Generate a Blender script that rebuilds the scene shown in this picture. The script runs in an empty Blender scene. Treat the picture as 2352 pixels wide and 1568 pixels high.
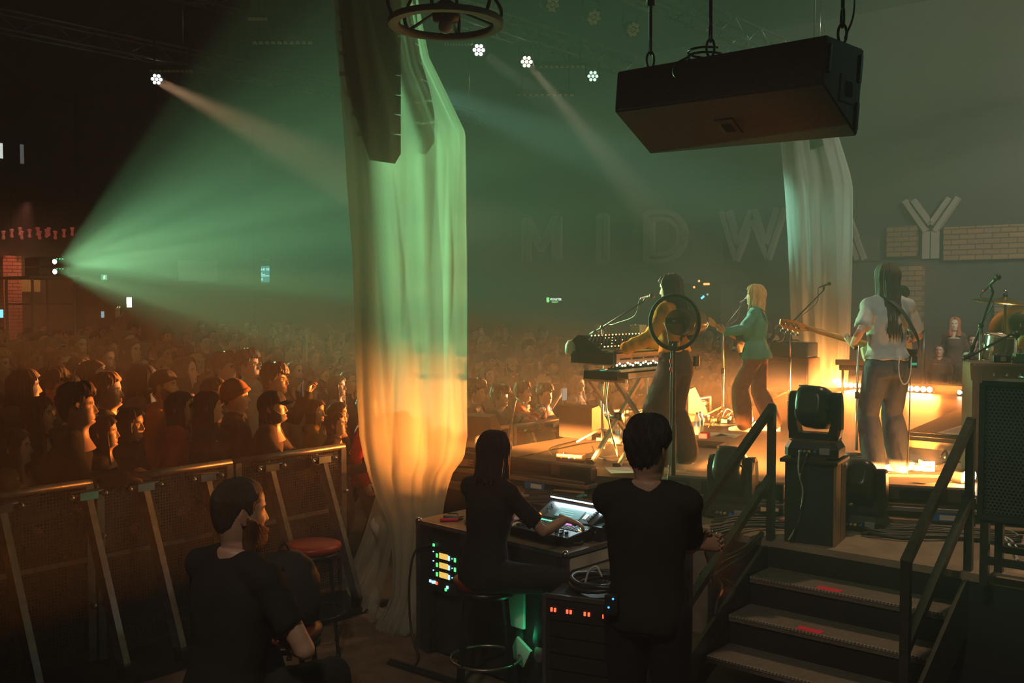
import bpy, bmesh, math, random
from mathutils import Vector, Matrix, Euler, noise
import numpy as np

# ------------------------------------------------------------------ camera
sc = bpy.context.scene
COL = sc.collection
F = 2287.0
PITCH = math.atan(94 / F)
CAMZ = 2.36
cam_d = bpy.data.cameras.new('camera')
cam = bpy.data.objects.new('camera', cam_d)
COL.objects.link(cam)
cam.location = (0, 0, CAMZ)
cam.rotation_euler = (math.pi / 2 - PITCH, 0, 0)
cam_d.sensor_width = 36.0
cam_d.lens = 36.0 * F / 2352.0
cam_d.clip_start = 0.05
cam_d.clip_end = 200
sc.camera = cam

R2D = math.degrees
PI = math.pi
V = Vector


def ray(px, py):
    x, y = (px - 1176) / F, (784 - py) / F
    c, s = math.cos(PITCH), math.sin(PITCH)
    return V((x, c + y * s, -s + y * c))


def at(px, py, Y):
    "world point seen at photo pixel px,py at depth Y"
    d = ray(px, py)
    return V((0, 0, CAMZ)) + d * (Y / d.y)


def gz(px, py, z):
    "world point seen at photo pixel px,py on the level z"
    d = ray(px, py)
    return V((0, 0, CAMZ)) + d * ((z - CAMZ) / d.z)


AW = math.radians(-40.54)            # stage frame: local x runs upstage (w), local y runs across to the far wing (u)
UX, UY = .65, .76


def uw(u, w, z=0.0):
    return V((UX * u + UY * w, UY * u - UX * w, z))


STAGE_Z, PLAT_Z = .94, .74

# ------------------------------------------------------------------ world, exposure
wd = bpy.data.worlds.new('world')
sc.world = wd
wd.use_nodes = True
wd.node_tree.nodes['Background'].inputs[0].default_value = (.010, .008, .007, 1)
wd.node_tree.nodes['Background'].inputs[1].default_value = .3
sc.view_settings.view_transform = 'Standard'
sc.view_settings.look = 'None'
sc.view_settings.gamma = 1
sc.view_settings.use_curve_mapping = False
sc.view_settings.exposure = 0.18
try:
    sc.cycles.use_denoising = True
    sc.cycles.max_bounces = 6
    sc.cycles.diffuse_bounces = 2
    sc.cycles.glossy_bounces = 2
    sc.cycles.transmission_bounces = 4
    sc.cycles.transparent_max_bounces = 24
    sc.cycles.volume_bounces = 0
    sc.cycles.sample_clamp_indirect = 4
    sc.cycles.caustics_reflective = False
    sc.cycles.caustics_refractive = False
except Exception:
    pass


# ------------------------------------------------------------------ lights
def aim(o, target):
    o.rotation_euler = (V(target) - o.location).to_track_quat('-Z', 'Y').to_euler()


def spot(name, loc, target, energy, color, angle, blend=.3, size=.05, gobo=None):
    d = bpy.data.lights.new(name, 'SPOT')
    d.energy, d.color, d.spot_size, d.spot_blend, d.shadow_soft_size = energy, color, math.radians(angle), blend, size
    o = bpy.data.objects.new(name, d)
    COL.objects.link(o)
    o.location = loc
    aim(o, target)
    if gobo:
        gobo(d)
    return o


def area(name, loc, target, energy, color, sx, sy, spread=120):
    d = bpy.data.lights.new(name, 'AREA')
    d.shape, d.size, d.size_y, d.energy, d.color = 'RECTANGLE', sx, sy, energy, color
    d.spread = math.radians(spread)
    o = bpy.data.objects.new(name, d)
    COL.objects.link(o)
    o.location = loc
    aim(o, target)
    return o


def streaks(d):
    "the projector's rectangular throw, with bands of brighter and darker light in the projected picture"
    d.use_nodes = True
    nt = d.node_tree
    em = nt.nodes['Emission']
    L = nt.links.new

    def math_(op, a, b=None, clamp=False):
        n = nt.nodes.new('ShaderNodeMath')
        n.operation = op
        n.use_clamp = clamp
        for i, v in enumerate((a, b)):
            if v is None:
                continue
            if isinstance(v, (int, float)):
                n.inputs[i].default_value = v
            else:
                L(v, n.inputs[i])
        return n.outputs[0]
    lf = nt.nodes.new('ShaderNodeLightFalloff')
    lf.inputs['Strength'].default_value, lf.inputs['Smooth'].default_value = 1.0, 2.5
    tc = nt.nodes.new('ShaderNodeTexCoord')
    sx = nt.nodes.new('ShaderNodeSeparateXYZ')
    L(tc.outputs['Normal'], sx.inputs[0])
    az = math_('ABSOLUTE', sx.outputs['Z'])
    x, y = math_('DIVIDE', sx.outputs['X'], az), math_('DIVIDE', sx.outputs['Y'], az)
    mx = math_('MULTIPLY', math_('SUBTRACT', THROW[0], math_('ABSOLUTE', x)), 60.0, True)
    my = math_('MULTIPLY', math_('SUBTRACT', THROW[1], math_('ABSOLUTE', y)), 70.0, True)
    gr = nt.nodes.new('ShaderNodeValToRGB')          # the picture is brightest in a band across its middle, dim at the top
    el = gr.color_ramp.elements
    el[0].position, el[0].color = 0.0, (.7, .7, .7, 1)
    el[1].position, el[1].color = 1.0, (.50, .50, .50, 1)
    for ps, v in ((.30, .72), (.47, 1.0), (.57, .95), (.70, .55)):
        e_ = el.new(ps)
        e_.color = (v, v, v, 1)
    L(math_('ADD', math_('MULTIPLY', y, 2.65), .5, True), gr.inputs[0])
    gx = math_('ADD', math_('MULTIPLY', x, 2.2), .62, True)          # its far side is darker
    L(math_('MULTIPLY', math_('MULTIPLY', math_('MULTIPLY', lf.outputs['Quadratic'], gx), gr.outputs[0]), math_('MULTIPLY', mx, my)), em.inputs['Strength'])
    mp = nt.nodes.new('ShaderNodeMapping')
    mp.inputs['Scale'].default_value = (9, 16, 1)
    nz = nt.nodes.new('ShaderNodeTexNoise')
    nz.inputs['Scale'].default_value = 1.0
    nz.inputs['Detail'].default_value = 2
    rp = nt.nodes.new('ShaderNodeValToRGB')
    rp.color_ramp.elements[0].position, rp.color_ramp.elements[0].color = .36, (.22, .30, .28, 1)
    rp.color_ramp.elements[1].position, rp.color_ramp.elements[1].color = .66, (1.0, 1.0, .82, 1)
    L(tc.outputs['Normal'], mp.inputs[0])
    L(mp.outputs[0], nz.inputs['Vector'])
    L(nz.outputs['Fac'], rp.inputs[0])
    L(rp.outputs[0], em.inputs['Color'])


THROW = (.262, .186)
GREEN = (.42, 1.0, .52)
ORANGE = (1.0, .27, .04)
AMBER = (1.0, .36, .075)
PROJ = at(128, 612, 17.0)
PROJ_AIM = PROJ + V((9.12, -7.80, .62))
for dz, nm in ((.085, 'projector_lamp'), (-.085, 'projector_lamp')):
    p = PROJ + V((0, 0, dz)) + uw(0, .04)
    spot(nm, p, PROJ_AIM + V((0, 0, dz * 6)), 26000, GREEN, 40, .05, .03, gobo=streaks)

# lamps hung on the two trusses; the ones with a visible face in the photo are built further down
BASS, KEYS, BLONDE = at(2025, 860, 8.0), at(1545, 850, 8.66), at(1745, 820, 10.75)
PARS = [(360, 182, 6.3, (1, .56, .30), 15000, KEYS), (1100, 115, 6.3, (1, .92, .76), 1500, BASS), (1210, 142, 6.3, (1, .76, .52), 8500, BLONDE),
        (1362, 175, 6.3, (.85, 1, .9), 400, (15, 0))]
for px, py, z, c, e, t in PARS:
    p = gz(px, py, z)
    t = t + V((-.1, 0, .3)) if isinstance(t, V) else uw(t[0], t[1], 1.2)
    spot('truss_lamp', p + uw(.0, .09, -.06), t, e, c, 7, .7, .08)

# band lights from the side and front trusses, and added off-frame washes
spot('side_lamp', uw(3.2, -1.2, 6.4), BASS + V((0, 0, .10)), 560, (1, .93, .80), 15, .7, .10)
spot('stage_lamp', uw(9.5, -1.5, 6.9), uw(9.0, -3.2, .9), 620, (1, .60, .34), 84, .6, .15)
spot('added_wash', uw(10, 3.2, 7.6), uw(16, .5, 5), 4000, (1, .90, .76), 50, .8, .15)  # unseen lamp added off frame to grey the haze at right
spot('added_wash', uw(14, 2.5, 7.8), uw(20.5, -9.5, 4.4), 2600, (1, .95, .80), 62, .8, .15)  # unseen lamp added off frame to light the wall letters
spot('curtain_lamp', uw(10.5, -12.0, 6.0), uw(16.2, -6.9, 3.4), 5000, (.40, 1, .76), 14, .7, .1)
# pixel bars along the floor of the far wing and along the near stage edge
for (px, py, Y), tgt, e, spr in (((1975, 884, 15.9), V((-.35, 7.1, 1.38)), 90, 8), ((2085, 893, 15.4), uw(3.2, -7.9, 1.45), 85, 17), ((2238, 900, 14.5), uw(3.0, -7.6, 1.5), 85, 15), ((2240, 905, 14.6), uw(7.5, -4.2, 1.3), 22, 26)):
    p = at(px, py, Y)
    area('floor_bar_light', p + uw(-.08, 0, .05), tgt, e, ORANGE, .75, .07, spr)
area('floor_bar_light', at(2040, 880, 15.3), uw(8.6, -7.3, 1.5), 20, (1, .58, .28), .5, .07, 13)
p = at(2040, 888, 15.7)
area('floor_bar_light', p + uw(-.1, 0, .12), p + uw(-1.2, 0, -.35), 60, ORANGE, 1.6, .07, 130)
area('floor_bar_light', at(1950, 885, 15.5), at(1885, 830, 16.3), 40, AMBER, .5, .07, 120)
spot('underside_fill', V((1.30, 6.15, .45)), V((1.35, 5.75, 3.3)), 46, ORANGE, 44, .6, .06)  # unseen uplight added only to brighten the hanging speaker's underside
NEAR_BARS = [((1000, 1078), (1362, 1128)), ((1536, 1148), (1802, 1172)), ((2003, 1172), (2238, 1186))]
for (a, b) in NEAR_BARS:
    pa, pb = gz(a[0], a[1], .80), gz(b[0], b[1], .80)
    m = (pa + pb) / 2
    n = V((-(pb - pa).y, (pb - pa).x, 0)).normalized()
    m.z = STAGE_Z + .09
    area('edge_bar_light', m + n * .16, m + n * 3 + V((0, 0, -.16)), 26, AMBER, (pb - pa).length * .95, .05, 11)
area('edge_bar_light', at(2222, 1100, 7.6), at(2222, 1100, 7.6) + uw(-.3, -3, .3), 30, AMBER, .3, .06, 150)
spot('side_lamp', uw(9.5, 4.0, 5.2), V((1.45, 5.2, 3.5)), 70, (.35, 1, .75), 11, .5, .1)
# unseen fill lamp added over the near wing to lift steps, rails and foreground
spot('fill_lamp', (-1.2, -.6, 6.4), (.6, 5.2, 0.0), 400, (1, .82, .62), 43, .5, .3)


# ------------------------------------------------------------------ materials
def lk(nt, a, b):
    nt.links.new(a, b)


def M(name, col, rough=.55, metal=0.0, var=.12, scale=12.0, bump=0.0, bscale=None, stretch=None, objcol=False, emit=None, estr=0, spec=.5, sheen=0, attr=None):
    m = bpy.data.materials.new(name)
    m.use_nodes = True
    nt = m.node_tree
    b = nt.nodes['Principled BSDF']
    b.inputs['Roughness'].default_value = rough
    b.inputs['Metallic'].default_value = metal
    b.inputs['Specular IOR Level'].default_value = spec
    if sheen:
        b.inputs['Sheen Weight'].default_value = sheen
    tc = nt.nodes.new('ShaderNodeTexCoord')
    mp = nt.nodes.new('ShaderNodeMapping')
    mp.inputs['Scale'].default_value = stretch or (1, 1, 1)
    lk(nt, tc.outputs['Object'], mp.inputs[0])
    nz = nt.nodes.new('ShaderNodeTexNoise')
    nz.inputs['Scale'].default_value = scale
    nz.inputs['Detail'].default_value = 4
    lk(nt, mp.outputs[0], nz.inputs['Vector'])
    mr = nt.nodes.new('ShaderNodeMapRange')
    mr.inputs['From Min'].default_value, mr.inputs['From Max'].default_value = .25, .75
    mr.inputs['To Min'].default_value, mr.inputs['To Max'].default_value = 1 - var, 1 + var
    lk(nt, nz.outputs['Fac'], mr.inputs['Value'])
    mx = nt.nodes.new('ShaderNodeMix')
    mx.data_type, mx.blend_type = 'RGBA', 'MULTIPLY'
    mx.inputs['Factor'].default_value = 1
    if objcol:
        oi = nt.nodes.new('ShaderNodeObjectInfo')
        src = oi.outputs['Color']
        if attr:
            at_ = nt.nodes.new('ShaderNodeAttribute')
            at_.attribute_name = attr
            m2 = nt.nodes.new('ShaderNodeMix')
            m2.data_type, m2.blend_type = 'RGBA', 'MULTIPLY'
            m2.inputs['Factor'].default_value = 1
            lk(nt, src, m2.inputs['A'])
            lk(nt, at_.outputs['Color'], m2.inputs['B'])
            src = m2.outputs['Result']
        lk(nt, src, mx.inputs['A'])
    else:
        mx.inputs['A'].default_value = (*col, 1)
    lk(nt, mr.outputs[0], mx.inputs['B'])
    lk(nt, mx.outputs['Result'], b.inputs['Base Color'])
    if bump:
        bp = nt.nodes.new('ShaderNodeBump')
        bp.inputs['Strength'].default_value = bump
        bp.inputs['Distance'].default_value = .02
        n2 = nt.nodes.new('ShaderNodeTexNoise')
        n2.inputs['Scale'].default_value = bscale or scale
        n2.inputs['Detail'].default_value = 3
        lk(nt, mp.outputs[0], n2.inputs['Vector'])
        lk(nt, n2.outputs['Fac'], bp.inputs['Height'])
        lk(nt, bp.outputs[0], b.inputs['Normal'])
    if emit:
        b.inputs['Emission Color'].default_value = (*emit, 1)
        b.inputs['Emission Strength'].default_value = estr
    return m


def glow(name, col, s):
    m = bpy.data.materials.new(name)
    m.use_nodes = True
    nt = m.node_tree
    b = nt.nodes['Principled BSDF']
    b.inputs['Base Color'].default_value = (.02, .02, .02, 1)
    b.inputs['Emission Color'].default_value = (*col, 1)
    b.inputs['Emission Strength'].default_value = s
    try:
        m.cycles.emission_sampling = 'NONE'
    except Exception:
        pass
    return m


def brick_mat(name, c1, c2, mortar, scale):
    m = bpy.data.materials.new(name)
    m.use_nodes = True
    nt = m.node_tree
    b = nt.nodes['Principled BSDF']
    b.inputs['Roughness'].default_value = .85
    tc = nt.nodes.new('ShaderNodeTexCoord')
    mp = nt.nodes.new('ShaderNodeMapping')
    mp.inputs['Rotation'].default_value = (PI / 2, 0, 0)
    br = nt.nodes.new('ShaderNodeTexBrick')
    br.inputs['Color1'].default_value = (*c1, 1)
    br.inputs['Color2'].default_value = (*c2, 1)
    br.inputs['Mortar'].default_value = (*mortar, 1)
    br.inputs['Scale'].default_value = scale
    br.inputs['Mortar Size'].default_value = .02
    br.inputs['Brick Width'].default_value = .5
    br.inputs['Row Height'].default_value = .17
    lk(nt, tc.outputs['Object'], mp.inputs[0])
    lk(nt, mp.outputs[0], br.inputs['Vector'])
    lk(nt, br.outputs['Color'], b.inputs['Base Color'])
    bp = nt.nodes.new('ShaderNodeBump')
    bp.inputs['Strength'].default_value = .6
    bp.inputs['Distance'].default_value = .02
    bp.invert = True
    lk(nt, br.outputs['Fac'], bp.inputs['Height'])
    lk(nt, bp.outputs[0], b.inputs['Normal'])
    return m


def clear_mat(name, col, alpha, rough=.15, transl=0.0, spec=.5):
    "see-through film or cloth: part transparent, part diffuse and translucent"
    m = bpy.data.materials.new(name)
    m.use_nodes = True
    nt = m.node_tree
    b = nt.nodes['Principled BSDF']
    out = nt.nodes['Material Output']
    b.inputs['Base Color'].default_value = (*col, 1)
    b.inputs['Roughness'].default_value = rough
    b.inputs['Specular IOR Level'].default_value = spec
    top = b.outputs[0]
    if transl:
        tl = nt.nodes.new('ShaderNodeBsdfTranslucent')
        tl.inputs[0].default_value = (*col, 1)
        ms = nt.nodes.new('ShaderNodeMixShader')
        ms.inputs[0].default_value = transl
        lk(nt, top, ms.inputs[1])
        lk(nt, tl.outputs[0], ms.inputs[2])
        top = ms.outputs[0]
    tr = nt.nodes.new('ShaderNodeBsdfTransparent')
    tr.inputs[0].default_value = (.98, .98, .97, 1)
    mx = nt.nodes.new('ShaderNodeMixShader')
    mx.inputs[0].default_value = alpha
    lk(nt, tr.outputs[0], mx.inputs[1])
    lk(nt, top, mx.inputs[2])
    lk(nt, mx.outputs[0], out.inputs['Surface'])
    return m


BLACK = M('black_paint', (.018, .017, .016), .45, var=.25, scale=20)
BLACK_MATT = M('matt_black', (.016, .015, .014), .8, var=.3, scale=18, bump=.1)
BLACK_METAL = M('black_steel', (.03, .03, .03), .38, .6, var=.2, scale=25)
PLASTIC = M('black_plastic', (.030, .032, .032), .3, var=.15, scale=30)
RUBBER = M('rubber', (.014, .014, .014), .6, var=.2)
CHROME = M('chrome', (.55, .55, .54), .22, 1.0, var=.1)
ALU = M('aluminium', (.42, .42, .41), .38, .9, var=.12, scale=30)
DARK_ALU = M('weathered_aluminium', (.20, .19, .18), .42, .8, var=.3, scale=14)
PLY = M('raw_plywood', (.36, .24, .13), .7, var=.25, scale=6, stretch=(1, 1, 12))
WOODB = M('worn_wood', (.30, .19, .11), .6, var=.35, scale=8)
CARPET = M('dark_venue_floor', (.15, .10, .065), .85, var=.45, scale=7, bump=.25, bscale=60)
DECK = M('stage_vinyl', (.38, .255, .165), .36, var=.16, scale=3.5, bump=.03, bscale=30)
PLATM = M('platform_ply', (.31, .24, .17), .65, var=.28, scale=5, bump=.08, bscale=40)
WALLM = M('dark_wall', (.036, .034, .031), .9, var=.2, scale=1.5, bump=.1, bscale=9)
CEILM = M('black_ceiling', (.012, .011, .010), .9, var=.3, scale=2)
LETTER = M('letter_face', (.21, .20, .17), .8, var=.06)
BRICKR = brick_mat('red_brick', (.42, .15, .10), (.34, .11, .08), (.09, .04, .035), 1.6)
BRICKO = brick_mat('tan_brick', (.20, .12, .06), (.165, .095, .05), (.06, .04, .025), 1.6)
STEELR = M('rail_steel', (.12, .11, .10), .3, .75, var=.25, scale=22)
REDTAPE = M('red_tape', (.85, .03, .09), .6, var=.1)
BLUE = M('blue_plastic', (.03, .16, .5), .4)
WHITEP = M('white_plastic', (.7, .7, .66), .45)
GREYP = M('grey_plastic', (.3, .3, .3), .5)
PAPER = M('paper', (.72, .70, .62), .8, var=.05)
CABLE = M('cable_rubber', (.03, .028, .026), .45, var=.3, scale=40)
CABLE_L = M('pale_cable', (.5, .49, .46), .5)


# ------------------------------------------------------------------ mesh helpers
def frame_for(d):
    d = V(d).normalized()
    up = V((0, 0, 1)) if abs(d.z) < .95 else V((0, 1, 0))
    x = d.cross(up).normalized()
    return x, x.cross(d).normalized()


class MB:
    "collects shapes and links them as ONE mesh object"

    def __init__(s, mats=None):
        s.v, s.f, s.m, s.mats, s.cur, s.sm = [], [], [], list(mats or []), 0, []
        s.T = Matrix()
        s.smooth = False

    def mat(s, m):
        if m not in s.mats:
            s.mats.append(m)
        s.cur = s.mats.index(m)
        return s

    def add(s, vs, fs, smooth=None):
        o = len(s.v)
        s.v += [s.T @ V(p) for p in vs]
        s.f += [tuple(o + i for i in f) for f in fs]
        s.m += [s.cur] * len(fs)
        s.sm += [s.smooth if smooth is None else smooth] * len(fs)
        return s

    def box(s, c, d, rot=None, bev=0.0):
        x, y, z = d[0] / 2, d[1] / 2, d[2] / 2
        if bev:
            bm = bmesh.new()
            bmesh.ops.create_cube(bm, size=1, matrix=Matrix.Diagonal((*d, 1)))
            bmesh.ops.bevel(bm, geom=bm.edges[:], offset=bev, segments=2, affect='EDGES', profile=.6)
            vs, fs = [v.co.copy() for v in bm.verts], [[l.index for l in f.verts] for f in bm.faces]
            bm.free()
        else:
            vs = [V((a, b, e)) for a in (-x, x) for b in (-y, y) for e in (-z, z)]
            fs = [(0, 1, 3, 2), (4, 6, 7, 5), (0, 4, 5, 1), (2, 3, 7, 6), (0, 2, 6, 4), (1, 5, 7, 3)]
        mt = Matrix.Translation(V(c))
        if rot is not None:
            mt = mt @ (rot.to_4x4() if isinstance(rot, Matrix) else Euler(rot).to_matrix().to_4x4())
        return s.add([mt @ p for p in vs], fs, False)

    def bar(s, a, b, wx, wz=None):
        "rectangular bar from a to b"
        a, b = V(a), V(b)
        wz = wx if wz is None else wz
        d = b - a
        x, z = frame_for(d)
        vs = [p + x * (i * wx / 2) + z * (j * wz / 2) for p in (a, b) for i, j in ((-1, -1), (1, -1), (1, 1), (-1, 1))]
        return s.add(vs, [(0, 1, 2, 3)[::-1], (4, 5, 6, 7), (0, 1, 5, 4), (1, 2, 6, 5), (2, 3, 7, 6), (3, 0, 4, 7)], False)

    def tube(s, pts, r, n=10, cap=True, closed=False, flat=1.0):
        pts = [V(p) for p in pts]
        k = len(pts)
        rs = list(r) if isinstance(r, (list, tuple)) else [r] * k
        vs, fs = [], []
        px = None
        for i, p in enumerate(pts):
            d = (pts[(i + 1) % k] - pts[i - 1]) if closed else (pts[min(i + 1, k - 1)] - pts[max(i - 1, 0)])
            if d.length < 1e-9:
                d = V((0, 0, 1))
            d.normalize()
            if px is None:
                x, z = frame_for(d)
            else:
                x = (px - d * px.dot(d))
                x = x.normalized() if x.length > 1e-6 else frame_for(d)[0]
                z = x.cross(d)
            px = x
            for j in range(n):
                t = 2 * PI * j / n
                vs.append(p + x * math.cos(t) * rs[i] + z * math.sin(t) * rs[i] * flat)
        for i in range(k if closed else k - 1):
            for j in range(n):
                a, b = i * n + j, i * n + (j + 1) % n
                c, e = ((i + 1) % k) * n + (j + 1) % n, ((i + 1) % k) * n + j
                fs.append((a, b, c, e))
        if cap and not closed:
            fs.append(tuple(range(n))[::-1])
            fs.append(tuple((k - 1) * n + j for j in range(n)))
        return s.add(vs, fs, True)

    def cyl(s, a, b, r, r2=None, n=20):
        return s.tube([a, b], [r, r if r2 is None else r2], n)

    def lathe(s, prof, c=(0, 0, 0), axis=None, n=28, cap=False):
        "profile of (radius, height) turned about an axis"
        q = Matrix() if axis is None else V(axis).to_track_quat('Z', 'Y').to_matrix().to_4x4()
        mt = Matrix.Translation(V(c)) @ q
        vs, fs = [], []
        for (r, h) in prof:
            for j in range(n):
                t = 2 * PI * j / n
                vs.append(mt @ V((r * math.cos(t), r * math.sin(t), h)))
        for i in range(len(prof) - 1):
            for j in range(n):
                fs.append((i * n + j, i * n + (j + 1) % n, (i + 1) * n + (j + 1) % n, (i + 1) * n + j))
        if cap:
            fs.append(tuple(range(n))[::-1])
            fs.append(tuple((len(prof) - 1) * n + j for j in range(n)))
        return s.add(vs, fs, True)

    def ball(s, c, r, n=12, sc_=(1, 1, 1)):
        prof = [(max(1e-4, r * math.sin(PI * i / n)), -r * math.cos(PI * i / n)) for i in range(n + 1)]
        old = s.T
        s.T = old @ Matrix.Translation(V(c)) @ Matrix.Diagonal((*sc_, 1))
        s.lathe(prof, n=max(8, n * 2 - 4))
        s.T = old
        return s

    def prism(s, outline, h, z0=0.0):
        "outline of (x, y), extruded from z0 by h"
        n = len(outline)
        vs = [V((x, y, z0)) for x, y in outline] + [V((x, y, z0 + h)) for x, y in outline]
        fs = [tuple(range(n))[::-1], tuple(range(n, 2 * n))] + [(i, (i + 1) % n, n + (i + 1) % n, n + i) for i in range(n)]
        return s.add(vs, fs, False)

    def grid(s, rows, closed=False, smooth=True):
        "rows of equally many points"
        n = len(rows[0])
        vs = [p for r in rows for p in r]
        fs = []
        for i in range(len(rows) - 1):
            for j in range(n if closed else n - 1):
                fs.append((i * n + j, i * n + (j + 1) % n, (i + 1) * n + (j + 1) % n, (i + 1) * n + j))
        return s.add(vs, fs, smooth)

    def mesh(s, name):
        me = bpy.data.meshes.new(name)
        me.from_pydata([tuple(p) for p in s.v], [], s.f)
        for m in s.mats:
            me.materials.append(m)
        me.polygons.foreach_set('material_index', s.m)
        me.polygons.foreach_set('use_smooth', s.sm)
        me.update()
        return me

    def build(s, name, parent=None, mat=None, loc=None, rz=None, color=None):
        if mat is not None and not s.mats:
            s.mats = [mat]
        return obj(name, s.mesh(name), parent, loc, rz, color)


def obj(name, me, parent=None, loc=None, rz=None, color=None):
    o = bpy.data.objects.new(name, me)
    COL.objects.link(o)
    if parent is not None:
        o.parent = parent
    if loc is not None:
        o.location = loc
    if rz is not None:
        o.rotation_euler = (0, 0, rz)
    if color is not None:
        o.color = (*color, 1)
    return o


def tag(o, label=None, cat=None, group=None, kind=None):
    if label:
        o['label'] = label
    if cat:
        o['category'] = cat
    if group:
        o['group'] = group
    if kind:
        o['kind'] = kind
    return o


def thing(name, label, cat, loc=(0, 0, 0), rz=0.0, group=None, rot=None):
    o = bpy.data.objects.new(name, None)
    o.empty_display_size = .1
    COL.objects.link(o)
    o.location = loc
    o.rotation_euler = rot if rot is not None else (0, 0, rz)
    return tag(o, label, cat, group)


def one(mb, name, label, cat, mat=None, loc=None, rz=None, group=None):
    return tag(mb.build(name, None, mat, loc, rz), label, cat, group)


def structure(mb, name, mat=None, loc=None, rz=None, parent=None):
    return tag(mb.build(name, parent, mat, loc, rz), kind='structure')


def bez(pts, n=12):
    "smooth curve through points (Catmull-Rom)"
    p = [V(q) for q in pts]
    p = [p[0] * 2 - p[1]] + p + [p[-1] * 2 - p[-2]]
    out = []
    for i in range(1, len(p) - 2):
        for k in range(n):
            t = k / n
            out.append(.5 * ((2 * p[i]) + (p[i + 1] - p[i - 1]) * t + (2 * p[i - 1] - 5 * p[i] + 4 * p[i + 1] - p[i + 2]) * t * t + (3 * p[i] - p[i - 1] - 3 * p[i + 1] + p[i + 2]) * t ** 3))
    out.append(p[-2])
    return out


def lerp(a, b, t):
    return a + (b - a) * t


def interp(x, xs, ys):
    if x <= xs[0]:
        return ys[0]
    for i in range(1, len(xs)):
        if x <= xs[i]:
            t = (x - xs[i - 1]) / (xs[i] - xs[i - 1])
            return ys[i - 1] + (ys[i] - ys[i - 1]) * t
    return ys[-1]


def text_mesh(body, size, depth, align='LEFT'):
    c = bpy.data.curves.new('t', 'FONT')
    c.body, c.size, c.extrude, c.align_x = body, size, depth, align
    c.resolution_u = 3
    o = bpy.data.objects.new('t', c)
    COL.objects.link(o)
    dg = bpy.context.evaluated_depsgraph_get()
    me = bpy.data.meshes.new_from_object(o.evaluated_get(dg))
    bpy.data.objects.remove(o)
    bpy.data.curves.remove(c)
    return me


# ------------------------------------------------------------------ the setting: floor, walls, ceiling, stage, haze
U_FAR, W_BACK, W_UP, U_NEAR, CEIL = 21.6, -31.0, 9.0, -9.0, 8.6


def slab(name, u0, u1, w0, w1, z0, z1, mat):
    mb = MB()
    mb.box(((w0 + w1) / 2, (u0 + u1) / 2, (z0 + z1) / 2), (w1 - w0, u1 - u0, z1 - z0))
    return structure(mb, name, mat, rz=AW)


slab('floor', U_NEAR, U_FAR, W_BACK, W_UP, -.1, 0, CARPET)
slab('ceiling', U_NEAR, U_FAR, W_BACK, W_UP, CEIL, CEIL + .1, CEILM)
slab('wall_far', U_FAR, U_FAR + .2, W_BACK, W_UP, 0, CEIL, WALLM)
slab('wall_back', U_NEAR, U_FAR, W_BACK - .2, W_BACK, 0, CEIL, WALLM)
slab('wall_upstage', U_NEAR, U_FAR, W_UP, W_UP + .2, 0, CEIL, WALLM)
slab('wall_near', U_NEAR - .2, U_NEAR, W_BACK, W_UP, 0, CEIL, WALLM)


def haze_box():
    mb = MB()
    mb.box(((W_BACK + W_UP) / 2, (U_NEAR + U_FAR) / 2, CEIL / 2), (W_UP - W_BACK + .6, U_FAR - U_NEAR + .6, CEIL + .5))
    m = bpy.data.materials.new('stage_haze')
    m.use_nodes = True
    nt = m.node_tree
    nt.nodes.remove(nt.nodes['Principled BSDF'])
    v = nt.nodes.new('ShaderNodeVolumeScatter')
    v.inputs['Color'].default_value = (.93, .95, .92, 1)
    v.inputs['Density'].default_value = .0165
    v.inputs['Anisotropy'].default_value = .0
    lk(nt, v.outputs[0], nt.nodes['Material Output'].inputs['Volume'])
    o = mb.build('stage_haze', None, m, rz=AW)
    tag(o, 'thin stage haze filling the hall and catching the light beams', 'haze', kind='stuff')
    o.display_type = 'WIRE'
    return o


haze_box()

# stage deck: near edge runs from the audience corner towards the amplifier, front edge runs across the hall
outl = [(-.62, 8.95), (3.4, 7.2), (7.5, 5.4), (14.4, 9.8), tuple(uw(17.4, -6.15)[:2])]
mbs = MB()
mbs.prism(outl, .06, STAGE_Z - .06)
structure(mbs, 'floor_stage', DECK)
mbs = MB()
cx_, cy_ = 6.0, 8.5
mbs.prism([(x + (cx_ - x) * .006, y + (cy_ - y) * .006) for x, y in outl], STAGE_Z - .06, 0)
structure(mbs, 'trim_1', BLACK_MATT)
# lower platform at the side of the stage, reached by the steps
E1 = V((.7665, -.642, 0))            # along a step's edge
A1 = V((.642, .7665, 0))             # up the steps
ST0 = V((1.75, 6.69, 0))             # left end of the platform's edge above the steps
p_a, p_b = V((-.62, 8.86, 0)), ST0 + E1 * 4.2
mbs = MB()
plat = [tuple(p_a[:2]), tuple(ST0[:2]), tuple(p_b[:2]), tuple((p_b + A1 * 2.2)[:2]), (3.4, 7.19), (-.60, 8.93)]
mbs.prism(plat, .05, PLAT_Z - .05)
structure(mbs, 'floor_platform', PLATM)
mbs = MB()
mbs.prism([(x, y + .012) for x, y in plat], PLAT_Z - .05, 0)
structure(mbs, 'trim_2', BLACK_MATT)


# ------------------------------------------------------------------ hall: letters, screens, trusses, lamps, projectors
def on_far(px, py, off=.0):
    "point of the far wall seen at px,py"
    d = ray(px, py)
    t = (U_FAR - off) / (UX * d.x + UY * d.y)
    return V((0, 0, CAMZ)) + d * t


def on_back(px, py, off=.0):
    d = ray(px, py)
    t = (W_BACK + off) / (UY * d.x - UX * d.y)
    return V((0, 0, CAMZ)) + d * t


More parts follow.
